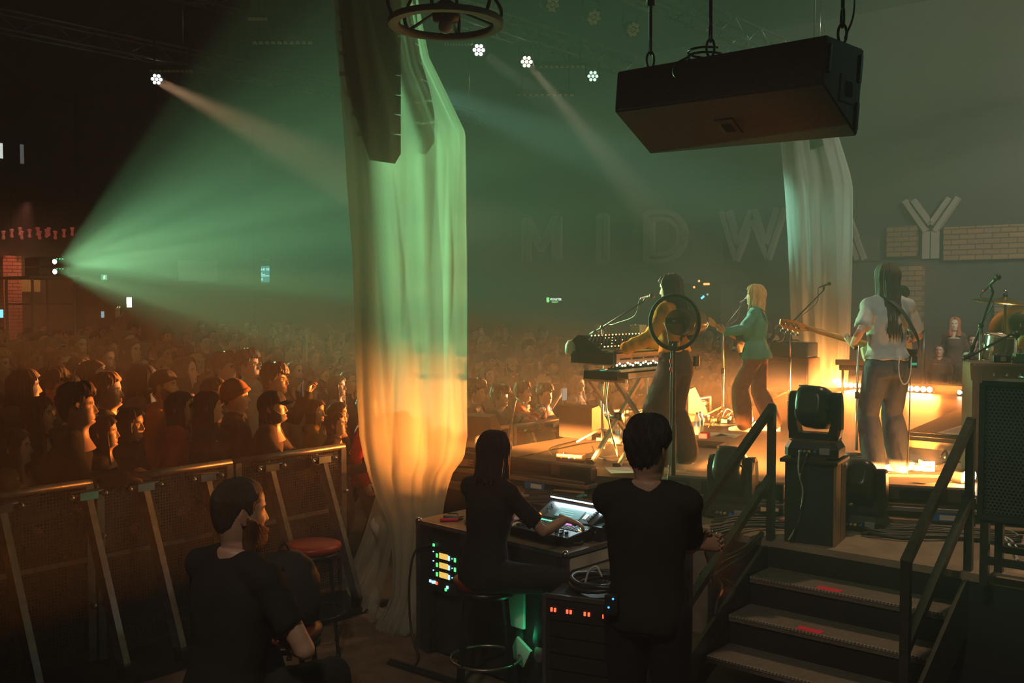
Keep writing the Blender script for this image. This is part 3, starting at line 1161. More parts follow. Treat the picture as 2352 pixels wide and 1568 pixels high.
curtain('sheer_curtain', 'tall sheer white curtain around the near speaker column, lit green above and orange below', ROWS1, 7.1, .32, 4, 3, tail1)
ROWS2 = [(180, 1782, 1900, .8), (320, 1793, 1925, .9), (400, 1800, 1950, 1), (435, 1803, 1957, 1), (560, 1811, 1956, 1), (760, 1819, 1951, 1), (850, 1832, 1947, .9), (880, 1838, 1945, .9), (887, 1842, 1943, .7)]
curtain('sheer_curtain', 'sheer white curtain hanging at the far side of the stage behind the bassist', ROWS2, 16.3, .45, 4, 8)
a2 = at(1868, 300, 16.3)
t = thing('line_array', 'dark speaker column inside the far sheer curtain', 'speaker', (a2.x, a2.y, 0), AW + PI)
for k in range(5):
    mb = MB([ARRM])
    mb.box((0, .03 * k, 5.9 - k * .26), (.55, .38, .22), (0, .06 * k, 0))
    mb.build('array_box', t)
mb = MB([BLACK_METAL])
mb.cyl((0, 0, 6.0), (0, 0, CEIL), .02)
mb.build('hanging_rod', t)


# ------------------------------------------------------------------ crowd barrier along the audience side (stage frame: x upstage, y across)
def perforated():
    m = bpy.data.materials.new('perforated_steel')
    m.use_nodes = True
    nt = m.node_tree
    b = nt.nodes['Principled BSDF']
    b.inputs['Base Color'].default_value = (.10, .09, .08, 1)
    b.inputs['Roughness'].default_value = .4
    b.inputs['Metallic'].default_value = .7
    tc = nt.nodes.new('ShaderNodeTexCoord')
    sx = nt.nodes.new('ShaderNodeSeparateXYZ')
    lk(nt, tc.outputs['Object'], sx.inputs[0])
    parts = []
    for ax in ('Y', 'Z'):
        m1 = nt.nodes.new('ShaderNodeMath')
        m1.operation = 'MULTIPLY'
        m1.inputs[1].default_value = 48
        lk(nt, sx.outputs[ax], m1.inputs[0])
        m2 = nt.nodes.new('ShaderNodeMath')
        m2.operation = 'FRACT'
        lk(nt, m1.outputs[0], m2.inputs[0])
        m3 = nt.nodes.new('ShaderNodeMath')
        m3.operation = 'SUBTRACT'
        m3.inputs[1].default_value = .5
        lk(nt, m2.outputs[0], m3.inputs[0])
        m4 = nt.nodes.new('ShaderNodeMath')
        m4.operation = 'POWER'
        m4.inputs[1].default_value = 2
        lk(nt, m3.outputs[0], m4.inputs[0])
        parts.append(m4)
    ad = nt.nodes.new('ShaderNodeMath')
    ad.operation = 'ADD'
    lk(nt, parts[0].outputs[0], ad.inputs[0])
    lk(nt, parts[1].outputs[0], ad.inputs[1])
    gt = nt.nodes.new('ShaderNodeMath')
    gt.operation = 'GREATER_THAN'
    gt.inputs[1].default_value = .085
    lk(nt, ad.outputs[0], gt.inputs[0])
    lk(nt, gt.outputs[0], b.inputs['Alpha'])
    return m


PERF = perforated()
BSTEEL = M('barrier_steel', (.26, .24, .22), .38, .65, var=.25, scale=20)
BW = -6.2


def barrier(u0, u1, braces, label, end=False, group='crowd barrier sections'):
    t = thing('crowd_barrier', label, 'barrier', uw(u0, BW), AW, group)
    L = u1 - u0
    mb = MB([BSTEEL])
    mb.tube([(0, .01, 1.19), (0, L - .01, 1.19)], .026, 10)
    mb.build('top_rail', t)
    for y in (.03, L - .03):
        mb = MB([BSTEEL])
        mb.bar((0, y, .03), (0, y, 1.18), .05)
        mb.build('post', t)
        mb = MB([CHROME])
        mb.cyl((0, y, .84), (.07, y, .84), .018, n=8)
        mb.build('hinge_bolt', t)
        mb = MB([CHROME])
        mb.cyl((0, y, .40), (.07, y, .40), .018, n=8)
        mb.build('hinge_bolt', t)
    mb = MB([PERF])
    mb.add([(0, .05, .08), (0, L - .05, .08), (0, L - .05, 1.16), (0, .05, 1.16)], [(0, 1, 2, 3)])
    mb.build('perforated_panel', t)
    mb = MB([BSTEEL])
    mb.bar((.015, .05, .70), (.015, L - .05, .70), .018, .03)
    mb.build('middle_rail', t)
    for y in braces:
        y -= u0
        mb = MB([BSTEEL])
        mb.bar((.03, y, 1.10), (.40, y + .05, .05), .045, .075)
        b = mb.build('brace', t)
        mb = MB([CHROME])
        mb.cyl((.035, y - .10, 1.13), (.035, y + .10, 1.13), .022, n=8)
        mb.box((.05, y, 1.12), (.05, .12, .05))
        mb.ball((.06, y - .11, 1.12), .022, 6)
        mb.ball((.06, y + .11, 1.12), .022, 6)
        mb.build('bracket', b)
        mb = MB([BLACK_METAL])
        mb.box((.42, y + .05, .055), (.10, .10, .10), bev=.01)
        mb.build('foot_bracket', b)
    mb = MB([BLACK_METAL])
    mb.box((.24, L / 2, .012), (.56, L - .02, .016))
    mb.bar((.50, .01, .025), (.50, L - .01, .025), .05, .04)
    mb.build('tread_plate', t)
    return t


barrier(4.14, 5.18, (4.43, 4.92), 'end section of the crowd barrier, beside the sheer curtain', True)
barrier(3.10, 4.13, (3.42, 3.89), 'second crowd barrier section from the curtain, behind the bearded man')
barrier(2.06, 3.09, (2.5, 3.03), 'third crowd barrier section from the curtain, at the left edge')
barrier(1.02, 2.05, (1.5, 1.9), 'crowd barrier section nearest the left lower corner')
# barrier before the stage front
for k in range(5):
    u0 = 6.9 + k * 1.05
    t = barrier(u0, u0 + 1.04, (u0 + .25, u0 + .75), ['barrier section before the stage front, nearest the curtain', 'barrier section under the girl in the striped sweater', 'barrier section before the stage wedge',
                'barrier section behind the keyboard stand', 'barrier section before the blonde guitarist'][k], group='barrier sections before the stage front')
    t.location = uw(u0, -6.8)
    t.scale = (1, 1, .87)

# ------------------------------------------------------------------ steps to the platform, with rails
DIAM = M('tread_plate_black', (.17, .15, .12), .7, .1, var=.25, scale=30, bump=.5, bscale=120)
AE = math.atan2(E1.y, E1.x)
STEPW = 1.23


def zshift(v, z):
    return V((v.x, v.y, z))


t = thing('steel_stairs', 'black steel steps with chequered treads leading up to the stage platform', 'stairs', zshift(ST0, 0), AE)
RISE, RUN = .185, .285
for k in range(3):
    z = PLAT_Z - RISE * (k + 1)
    y0 = -RUN * (k + 1)
    mb = MB([DIAM])
    mb.box((STEPW / 2, y0 + RUN / 2, z - .02), (STEPW, RUN + .02, .04))
    tr = mb.build('tread', t)
    mb = MB([M('nosing', (.38, .34, .28), .5, .2)])
    for j in range(56):
        mb.box(((j + .5) * STEPW / 56, y0 - .012, z - .006), (STEPW / 56 * .6, .012, .014))
    tag(mb.build('nosing', tr), kind='stuff')
    mb = MB([BLACK])
    mb.box((STEPW / 2, y0 + RUN + .005, z + RISE / 2 - .03), (STEPW, .01, RISE - .05))
    mb.build('riser', t)
    if k < 2:
        mb = MB([REDTAPE])
        mb.box((.52 + .0 * k, y0 + .030, z + .0015), (.155, .065, .003))
        mb.build('marker_tape', tr)
mb = MB([BLACK])
mb.box((STEPW / 2, .004, PLAT_Z - RISE / 2 - .03), (STEPW, .012, RISE - .03))
mb.build('riser', t)
for x in (-.03, STEPW + .03):
    mb = MB([STEELR])
    n = V((0, 1, 0))
    p = [(x, .06, PLAT_Z - .05), (x, -.06, PLAT_Z - .04), (x, -RUN * 3.2 - .25, PLAT_Z - RISE * 4 + .16), (x, -RUN * 3.2 - .30, 0), (x, -RUN * 3.2 + .05, 0), (x, .06, PLAT_Z - .34)]
    vs = [V((q[0] + dx, q[1], q[2])) for dx in (-.012, .012) for q in p]
    m_ = len(p)
    mb.add(vs, [tuple(range(m_)), tuple(range(m_, 2 * m_))[::-1]] + [(i, (i + 1) % m_, m_ + (i + 1) % m_, m_ + i) for i in range(m_)])
    mb.build('stringer', t)


def handrail(p, label, down_post=True):
    "p: platform point of the upper post"
    t = thing('handrail', label, 'handrail', p, AE, group='rails of the steel steps')
    s = .046
    mb = MB([STEELR])
    mb.bar((0, 0, 0), (0, 0, .915), s)
    mb.build('post', t)
    D = 1.13
    slope = .62 / 1.1
    for zz in (.905, .44):
        mb = MB([STEELR])
        mb.bar((0, .012, zz), (0, -D, zz - D * slope), s, s)
        mb.build('sloping_rail', t)
    if down_post:
        mb = MB([STEELR])
        mb.bar((0, -D + .02, .905 - D * slope + .01), (0, -D + .02, -PLAT_Z), s)
        mb.build('post', t)
    return t


handrail(V((1.755, 6.70, PLAT_Z)), 'left handrail of the steps, sloping past the standing man')
handrail(V((2.745, 5.93, PLAT_Z)), 'right handrail of the steps, beside the honeycomb speaker')

# ------------------------------------------------------------------ moving heads
LENSDK = M('lens_dark', (.01, .01, .012), .08, spec=.8)


def moving_head(p, rz, label, tilt=.35, s=1.0):
    t = thing('moving_head', label, 'stage light', p, rz, group='moving-head lights at the stage edge')
    t.scale = (s, s, s)
    mb = MB([PLASTIC])
    ol = [(-.185, -.10), (-.15, -.15), (.15, -.15), (.185, -.10), (.185, .10), (.15, .15), (-.15, .15), (-.185, .10)]
    vs = [V((x, y, .015)) for x, y in ol] + [V((x, y, .07)) for x, y in ol] + [V((x * .86, y * .86, .118)) for x, y in ol]
    fs = [tuple(range(8))[::-1]] + [(i, (i + 1) % 8, 8 + (i + 1) % 8, 8 + i) for i in range(8)] + [(8 + i, 8 + (i + 1) % 8, 16 + (i + 1) % 8, 16 + i) for i in range(8)] + [tuple(range(16, 24))]
    mb.add(vs, fs)
    b = mb.build('base', t)
    for k, (dx, m) in enumerate(((-.06, GREYP), (-.03, GREYP), (.0, M('plug_yellow', (.75, .55, .05), .4)), (.04, BLUE))):
        mb = MB([m])
        mb.cyl((dx, -.145, .055), (dx, -.175, .055), .011, n=8)
        mb.build('connector', b)
    mb = MB([GREYP])
    mb.box((.10, -.147, .06), (.07, .012, .045), bev=.004)
    mb.build('display', b)
    for sx in (-.13, .13):
        for sy in (-.1, .1):
            mb = MB([RUBBER])
            mb.cyl((sx, sy, 0), (sx, sy, .018), .022, n=8)
            mb.build('foot', b)
    mb = MB([PLASTIC])
    # yoke: cross-piece and two arms, each a bevelled slab tapering upwards
    for sx in (-1, 1):
        ol = [(sx * .118, -.055), (sx * .118, .055), (sx * .172, .075), (sx * .185, .04), (sx * .185, -.04), (sx * .172, -.075)]
        if sx > 0:
            ol = ol[::-1]
        rows = []
        for z, k, o_ in ((.14, .9, -.015), (.20, 1.0, 0), (.34, 1.0, 0), (.43, .85, -.004), (.455, .55, -.010)):
            rows.append([V((x + sx * o_, y * k, z)) for x, y in ol])
        mb.grid(rows, closed=True, smooth=False)
        n = len(ol)
        mb.add(rows[-1], [tuple(range(n))])
    mb.prism([(-.17, -.06), (.17, -.06), (.17, .06), (-.17, .06)], .045, .125)
    mb.add([(-.16, -.06, .165), (-.10, -.06, .165), (-.118, -.06, .24), (-.16, .06, .165), (-.10, .06, .165), (-.118, .06, .24)], [(0, 1, 2), (3, 5, 4), (1, 4, 5, 2)])
    mb.add([(.16, -.06, .165), (.10, -.06, .165), (.118, -.06, .24), (.16, .06, .165), (.10, .06, .165), (.118, .06, .24)], [(0, 2, 1), (3, 4, 5), (1, 2, 5, 4)])
    yk = mb.build('yoke', t)
    mb = MB([M('pale_panel', (.20, .26, .23), .4)])
    mb.box((-.186, 0, .30), (.006, .07, .17), bev=.002)
    mb.build('side_panel', yk)
    # head: rounded block on a horizontal axis
    mb = MB([PLASTIC])
    rows = []
    for y, hx, hz in ((-.195, .060, .070), (-.19, .088, .100), (-.15, .108, .132), (-.04, .115, .146), (.06, .115, .146), (.14, .108, .134), (.17, .092, .112), (.175, .078, .095)):
        row = []
        for j in range(20):
            a = 2 * PI * j / 20
            c, s_ = math.cos(a), math.sin(a)
            e = .55
            row.append(V((hx * math.copysign(abs(c) ** e, c), y, hz * math.copysign(abs(s_) ** e, s_))))
        rows.append(row)
    mb.grid(rows, closed=True, smooth=True)
    mb.add(rows[0], [tuple(range(20))])
    hd = mb.build('head', t, loc=(0, 0, .345))
    hd.rotation_euler = (tilt, 0, 0)
    mb = MB([LENSDK])
    mb.lathe([(.082, 0), (.07, .012), (.001, .02)], (0, .172, 0), (0, 1, 0), n=18)
    mb.build('lens', hd)
    mb = MB([BLACK])
    for z in (-.02, .05):
        mb.box((0, -.03, z), (.236, .25, .006))
    mb.build('vent_rib', hd)
    mb = MB([M('pale_cover', (.30, .42, .36), .35)])
    mb.box((-.05, -.10, .134), (.085, .10, .012), (.12, 0, 0), bev=.004)
    mb.build('cover_plate', hd)
    return t


BXT = V((2.05, 6.70, PLAT_Z))
bxr = math.atan2(-.51, .857)
t = thing('wooden_riser', 'black plywood riser box with bare side planks under the tall moving head', 'box', BXT, bxr)
mb = MB([BLACK_MATT])
mb.box((0, 0, .27), (.32, .30, .54))
mb.build('body', t)
for (x, y, sx, sy) in ((.165, -.075, .02, .15), (.165, .085, .02, .13)):
    mb = MB([WOODB])
    mb.box((x, y, .27), (sx, sy, .56), bev=.003)
    mb.build('side_plank', t)
mb = MB([BLACK])
mb.box((0, 0, .553), (.38, .36, .025), bev=.004)
mb.build('top_board', t)
moving_head(BXT + V((0, 0, .567)), bxr, 'moving-head stage light on the tall wooden box', -.25, .96)
moving_head(V((*gz(1682, 1186, PLAT_Z)[:2], PLAT_Z)), -.55, 'moving-head stage light on the platform behind the left handrail', -.6)
moving_head(V((*gz(1978, 1212, PLAT_Z)[:2], PLAT_Z)), -.60, 'moving-head stage light half hidden behind the tall wooden box', -.5, .95)
for k, pts in enumerate(([(-.06, -.175, .62), (-.05, -.23, .50), (-.03, -.19, .35), (-.06, -.18, .15), (-.12, -.19, .02)], [(.0, -.175, .62), (-.03, -.24, .48), (-.02, -.19, .36), (-.05, -.185, .2), (-.10, -.20, .01)])):
    mb = MB([CABLE_L if k == 0 else CABLE])
    mb.T = Matrix.Translation(BXT) @ Matrix.Rotation(bxr, 4, 'Z')
    mb.tube(bez(pts, 8), .006, 6)
    one(mb, 'lighting_cable', ['pale grey cable hanging down the tall wooden box', 'dark cable hanging down the tall wooden box beside the pale one'][k], 'cable')

# ------------------------------------------------------------------ pixel bars along the stage edge
BARM = M('bar_body', (.030, .026, .022), .5, .3, var=.2)
LABS = ['ribbed pixel light bar at the stage edge behind the seated woman', 'ribbed pixel light bar at the stage edge behind the standing man', 'ribbed pixel light bar at the stage edge before the bassist']
for k, (a, b) in enumerate(NEAR_BARS):
    pa, pb = gz(a[0], a[1], .80), gz(b[0], b[1], .80)
    m, L = (pa + pb) / 2, (pb - pa).length
    t = thing('pixel_bar', LABS[k], 'light bar', m, math.atan2((pb - pa).y, (pb - pa).x), 'pixel bars along the stage edge')
    mb = MB([BARM])
    mb.box((0, .02, .135), (L, .10, .12), bev=.015)
    mb.build('housing', t)
    nf = 7
    for j in range(nf):
        mb = MB([BARM])
        mb.box((0, -.036, .088 + j * .014), (L * .985, .014, .006))
        mb.build('cooling_fin', t)
    for j in range(12):
        mb = MB([glow('pixel_amber', (1, .55, .16), 3.0) if (j + k) == 0 else bpy.data.materials['pixel_amber']])
        mb.box(((j + .5) / 12 * L - L / 2, .072, .14), (L / 12 * .8, .01, .06))
        mb.build('pixel', t)
    mb = MB([ALU])
    mb.box((0, -.03, .045), (L * 1.02, .14, .03), bev=.004)
    mb.build('mounting_rail', t)
    for sx in (-.48, .48):
        mb = MB([BLACK_METAL])
        mb.bar((sx * L, .0, -.06), (sx * L, .0, .14), .03, .10)
        mb.build('end_bracket', t)
    if k != 1:
        mb = MB([BLACK_METAL])
        mb.box((L * .20, -.05, .0), (.26, .10, .07), bev=.008)
        ps = mb.build('power_box', t)
        mb = MB([BLUE])
        mb.box((L * .20, -.102, .0), (.20, .006, .055))
        mb.build('blue_label', ps)
        mb = MB([PAPER])
        mb.box((L * .20 + .02, -.107, .0), (.11, .004, .036))
        mb.build('paper_label', ps)
    for sx in (-.3, .3) if k != 1 else (-.25, .1):
        mb = MB([M('clear_tape', (.09, .07, .05), .3)])
        mb.box((sx * L, -.043, .15), (.09, .004, .09))
        mb.build('tape_strip', t)


def cables(name, label, lines, r=.011, mat=CABLE, jit=.03, seed=1, cat='cable bundle'):
    rnd = random.Random(seed)
    t = thing(name, label, cat, lines[0][0])
    o = t.location.copy()
    for ln in lines:
        mb = MB([mat])
        mb.tube([p - o for p in bez([V(p) + V((rnd.uniform(-jit, jit), rnd.uniform(-jit, jit), 0)) for p in ln], 8)], r * rnd.uniform(.75, 1.25), 6)
        mb.build('strand', t)
    return t


def gp(px, py, dz=0.0, base=PLAT_Z):
    p = gz(px, py, base)
    p.z += dz
    return p


cables('cable_bundle', 'thick bundle of black cables along the platform under the right-hand pixel bar',
       [[gp(1985, 1206 + 4 * k, .02 + .012 * (k % 3)), gp(2060, 1212 + 4 * k, .02), gp(2140, 1216 + 4 * k, .03), gp(2230, 1222 + 3 * k, .02), gp(2345, 1228 + 5 * k, .02)] for k in range(8)], .012, seed=4)
cables('cable_bundle', 'bundle of cables between the left handrail and the wooden box',
       [[gp(1640, 1200 + 5 * k, .03), gp(1700, 1196 + 4 * k, .05), gp(1760, 1188 + 4 * k, .03), gp(1815, 1182 + 5 * k, .02)] for k in range(8)], .011, seed=5)
cables('cable_bundle', 'sagging cables hanging off the platform beside the left handrail',
       [[gp(1745, 1230, .02), at(1700, 1262 + 8 * k, 6.4), at(1650, 1290 + 10 * k, 6.35), at(1610, 1322 + 9 * k, 6.3)] for k in range(3)] +
       [[at(1640, 1235, 6.5), at(1628, 1260, 6.35), at(1636, 1300, 6.3), at(1630, 1340, 6.3)], [at(1668, 1330, 6.25), at(1680, 1350, 6.2), at(1672, 1380, 6.2), at(1655, 1400, 6.2)], [at(1652, 1330, 6.25), at(1664, 1350, 6.2), at(1658, 1385, 6.2), at(1640, 1410, 6.2)]], .011, seed=6)
cables('cable_bundle', 'cables crossing behind the mixing desk along the platform',
       [[gp(1210, 1135 + 5 * k, .03), gp(1270, 1138 + 5 * k, .04), gp(1330, 1142 + 4 * k, .03), gp(1400, 1150 + 4 * k, .04), gp(1450, 1160 + 3 * k, .03)] for k in range(6)], .011, seed=7)
cables('cable_bundle', 'loose coloured cables and plugs on the platform at the right edge',
       [[gp(2270, 1232, .02), gp(2310, 1240, .03), gp(2332, 1262, .02), gp(2326, 1292, .02)], [gp(2275, 1236, .02), gp(2318, 1246, .03), gp(2340, 1268, .02), gp(2336, 1300, .02)], [gp(2290, 1226, .03), gp(2320, 1230, .03), gp(2350, 1240, .02)]], .008, CABLE_L, seed=9)


def coil(name, label, c, R_, n, r, mat=CABLE, seed=0, tilt=0.0, h=.0):
    rnd = random.Random(seed)
    pts = []
    for i in range(n * 18):
        a = 2 * PI * i / 18
        k = i / (n * 18)
        rr = R_ * (1 + .10 * math.sin(a * .37 + seed) + rnd.uniform(-.012, .012))
        pts.append(V(c) + V((rr * math.cos(a) + .02 * math.sin(i * .11), rr * .9 * math.sin(a), r + h * k + .010 * math.sin(a * 1.7))))
    mb = MB([mat])
    mb.tube(pts, r, 6)
    return one(mb, name, label, 'cable')


coil('cable_coil', 'large heap of coiled black cable on the platform corner behind the curtain', gp(1060, 1080, .0), .30, 12, .012, seed=2, h=.16)
coil('cable_coil', 'second coil of dark cable behind the seated woman', gp(1130, 1100, .0), .26, 7, .012, seed=5, h=.09)
coil('cable_coil', 'coil of cable on the platform at the feet of the left moving head', gp(1625, 1178, .0), .17, 6, .011, seed=6, h=.07)
coil('cable_coil', 'coil of black cable behind the mixing desk screen', gp(1448, 1150, .0), .17, 8, .011, seed=8, h=.10)
for k, (px, py, m) in enumerate(((1665, 1196, BLUE), (1326, 1150, M('cyan_plug', (.06, .4, .45), .4)), (1640, 1282, M('teal_plug', (.05, .35, .35), .4)), (1788, 1206, M('pink_plug', (.7, .35, .25), .4)))):
    p = gp(px, py, .03) if k != 2 else at(px, py, 6.33)
    mb = MB([m])
    mb.cyl((0, 0, 0), (.045, -.02, .02), .016, .014, n=10)
    mb.cyl((.045, -.02, .02), (.075, -.033, .02), .010, n=8)
    one(mb, 'cable_plug', ['blue cable plug by the left moving head', 'cyan cable plug behind the mixing desk', 'teal cable plug hanging by the handrail', 'pink cable plug at the foot of the wooden box'][k], 'plug', None, p)

# ------------------------------------------------------------------ honeycomb speaker on a steel stand, right edge
sp0 = V((2.70, 5.66, 0))
def rt(px, py, Y):
    return at(px, py, Y)


t = thing('grille_speaker', 'black speaker with a honeycomb grille at the right edge, on a steel stand', 'speaker', V((2.665, 5.62, 1.135)), AE + .02)
SW, SH, SD = .62, .76, .40
ARRB = M('cabinet_black', (.02, .022, .021), .5, var=.2)
mb = MB([ARRB])
rows = []
mb.add([(0, 0, 0), (SW, 0, 0), (SW, SD, .0), (0, SD, .0), (0, 0, SH), (SW, 0, SH), (SW, SD, SH), (0, SD, SH)], [(4, 5, 6, 7), (0, 3, 2, 1), (1, 2, 6, 5), (2, 3, 7, 6), (3, 0, 4, 7)])
mb.add([(0, .03, 0), (SW, .03, 0), (SW, .03, SH), (0, .03, SH)], [(0, 1, 2, 3)])
mb.build('cabinet', t)
mb = MB([M('grille_edge', (.06, .07, .065), .35, .4)])
mb.bar((0, 0, 0), (0, 0, SH), .03)
mb.bar((SW, 0, 0), (SW, 0, SH), .03)
mb.bar((0, 0, 0), (SW, 0, 0), .03)
mb.bar((0, 0, SH), (SW, 0, SH), .03)
mb.build('grille_frame', t)
mb = MB([M('grille_steel', (.24, .255, .23), .4, .6)])
hx = .0125
row = 0
z = .03
while z < SH - .03:
    x = .03 + (row % 2) * hx * .866
    while x < SW - .03:
        o_ = [V((x + hx * .98 * math.sin(a), .0, z + hx * .98 * math.cos(a))) for a in [PI / 3 * i for i in range(6)]]
        i_ = [V((x + hx * .74 * math.sin(a), .0, z + hx * .74 * math.cos(a))) for a in [PI / 3 * i for i in range(6)]]
        i2 = [p + V((0, .006, 0)) for p in i_]
        mb.grid([o_, i_, i2], closed=True, smooth=False)
        x += hx * 1.732
    z += hx * 1.5
    row += 1
tag(mb.build('honeycomb_grille', t), kind='stuff')
mb = MB([BLACK])
mb.lathe([(.26, 0), (.24, .01), (.21, .012), (.06, .06), (.001, .05)], (SW * .48, .024, .40), (0, 1, 0), n=28)
mb.build('driver_cone', t)
t = thing('speaker_stand', 'black steel frame stand under the honeycomb speaker', 'stand', V((2.665, 5.62, PLAT_Z)), AE + .02)
for x in (.02, .46):
    for y in (.03, SD - .03):
        mb = MB([STEELR])
        mb.bar((x, y, 0), (x, y, .395), .045)
        mb.build('leg', t)
mb = MB([STEELR])
mb.bar((.02, .03, .14), (.46, .03, .14), .04)
mb.bar((.02, SD - .03, .14), (.46, SD - .03, .14), .04)
mb.bar((0, .03, .375), (.6, .03, .375), .03)
mb.bar((0, SD - .03, .375), (.6, SD - .03, .375), .03)
mb.build('crossbar', t)
coil('cable_coil', 'small coil of black cable lying on the honeycomb speaker', V((3.02, 5.62, 1.895)), .11, 5, .008, M('shiny_cable', (.05, .05, .05), .3), 3, h=.03)

# ------------------------------------------------------------------ monitor desk: road case with rack, mixer and clutter
DA, DB = V((-.62, 6.60, 0)), V((.31, 5.71, 0))
dr = math.atan2((DB - DA).y, (DB - DA).x)
DL, DD, DZ = (DB - DA).length, .62, .90
t = thing('road_case', 'large dark road case used as a monitor desk with a grey end panel', 'case', DA, dr)
CASE = M('case_black', (.030, .025, .022), .5, var=.3, scale=9)
CASEG = M('case_grey', (.52, .47, .40), .5, var=.25, scale=7)
mb = MB([CASE])
mb.box((DL / 2, DD / 2 + .03, DZ / 2), (DL - .02, DD - .06, DZ - .05))
mb.box((.05, .02, DZ / 2), (.10, .05, DZ - .06))
mb.box((.83, .015, DZ / 2), (.86, .04, DZ - .06))
mb.build('body', t)
mb = MB([M('desk_top', (.18, .135, .10), .45, var=.3, scale=5)])
mb.box((DL / 2, DD / 2, DZ - .012), (DL, DD, .024), bev=.004)
mb.build('top_board', t)
mb = MB([CASEG])
mb.box((DL + .002, DD / 2, DZ / 2), (.012, DD - .04, DZ - .08), bev=.003)
ep = mb.build('end_panel', t)
INK = M('case_print', (.03, .03, .03), .7)
me = text_mesh('Solotech', .118, .0015)
me.materials.append(INK)
o = obj('lettering', me, ep, (DL + .0095, .165, .655))
o.rotation_euler = (PI / 2, 0, PI / 2)
mb = MB([INK])
mb.add([], [])
xx = DL + .0095
for (y0, z0, y1, z1) in ((.045, .60, .045, .79), (.045, .79, .59, .79), (.125, .60, .125, .77), (.17, .615, .59, .615)):
    mb.bar((xx, y0, z0), (xx, y1, z1), .006, .006)
mb.bar((xx, .06, .63), (xx, .105, .74), .016, .004)
mb.bar((xx, .06, .72), (xx, .085, .63), .012, .004)
mb.build('printed_logo', ep)
for (x, y) in ((0, 0), (DL, 0), (DL, DD), (0, DD)):
    mb = MB([DARK_ALU])
    mb.bar((x, y, .03), (x, y, DZ - .02), .032)
    mb.build('corner_rail', t)
mb = MB([ALU])
for p, q in (((DL, 0), (DL, DD)), ((0, 0), (0, DD)), ((0, 0), (DL, 0))):
    mb.bar((*p, DZ - .015), (*q, DZ - .015), .026)
mb.build('edge_rail', t)
for (x, y) in ((DL, 0), (0, 0), (DL, DD)):
    mb = MB([CHROME])
    mb.ball((x, y, DZ - .01), .026, 8)
    mb.build('ball_corner', t)
# rack of receivers let into the front
rk = thing('receiver_rack', 'rack of wireless receivers with lit yellow screens let into the desk front', 'rack', V((*DA[:2], 0)), dr)
SCY = glow('screen_yellow', (1.0, .62, .13), .85)
SCB = glow('led_sky', (.35, .75, 1), 1.8)
SCG = glow('led_lime', (.10, .9, .25), 1.2)
SCR = glow('led_red', (1, .10, .04), 2.2)
mb = MB([BLACK])
mb.box((.27, .005, .62), (.30, .03, .34), bev=.004)
mb.build('rack_front', rk)
for k in range(3):
    z = .70 - k * .062
    mb = MB([PLASTIC])
    mb.box((.27, -.014, z), (.28, .012, .056), bev=.003)
    u = mb.build('receiver', rk)
    mb = MB([SCY])
    mb.box((.265, -.022, z), (.082, .005, .036))
    mb.build('screen', u)
    mb = MB([SCB])
    mb.box((.316, -.022, z - .003), (.012, .005, .030))
    mb.box((.165, -.022, z + .016), (.007, .005, .007))
    mb.box((.345, -.022, z), (.006, .005, .007))
    mb.build('blue_light', u)
    mb = MB([SCG])
    mb.box((.200, -.022, z - .004), (.016, .005, .026))
    mb.box((.372, -.022, z - .004), (.016, .005, .026))
    mb.build('green_meter', u)
mb = MB([PLASTIC])
mb.box((.27, -.014, .51), (.28, .012, .05), bev=.003)
u = mb.build('power_unit', rk)
for (x, z, m) in ((.135, .515, SCB), (.16, .512, SCB), (.178, .515, SCB), (.196, .512, SCR), (.30, .505, SCB), (.285, .487, SCG), (.17, .76, SCG)):
    mb = MB([m])
    mb.box((x, -.023, z), (.016, .006, .018))
    mb.build('status_light', u)
mb = MB([CABLE])
mb.tube(bez([(.14, -.02, .76), (.02, -.05, .70), (-.03, -.06, .52), (-.07, -.03, .30), (-.02, -.05, .12), (.10, -.10, .02), (.22, -.25, .012)]), .008, 6)
mb.build('power_cable', rk)


def on_desk(x, y, z=0.0):
    c, s_ = math.cos(dr), math.sin(dr)
    return V((DA.x + x * c - y * s_, DA.y + x * s_ + y * c, DZ + z))


# mixing console
CX, CY = .98, .30
t = thing('mixing_console', 'compact digital mixing console with lit keys, faders and a screen, on the road case', 'mixer', on_desk(CX, CY), dr)
CONS = M('console_body', (.028, .030, .031), .4, .2)
PANEL = M('console_panel', (.13, .15, .15), .4, .4)
w2 = .235
prof = [(-.20, .0), (-.20, .05), (.0, .075), (.03, .085), (.19, .165), (.21, .165), (.21, .0)]
mb = MB([CONS])
n = len(prof)
vs = [V((sx * w2, y, z)) for sx in (-1, 1) for y, z in prof]
mb.add(vs, [tuple(range(n)), tuple(range(n, 2 * n))[::-1]] + [(i, n + i, n + (i + 1) % n, (i + 1) % n) for i in range(n)])
mb.build('body', t)


def on_slope(mb, y, x, w, d, h, lift=.0):
    "small box on the console surface; y picks the slope"
    ys = [p[0] for p in prof[1:5]]
    zs = [p[1] for p in prof[1:5]]
    z = interp(y, ys, zs)
    ang = math.atan2(interp(y + .005, ys, zs) - interp(y - .005, ys, zs), .01)
    mb.box((x, y - math.sin(ang) * (lift + h / 2), z + math.cos(ang) * (lift + h / 2)), (w, d, h), (ang, 0, 0))


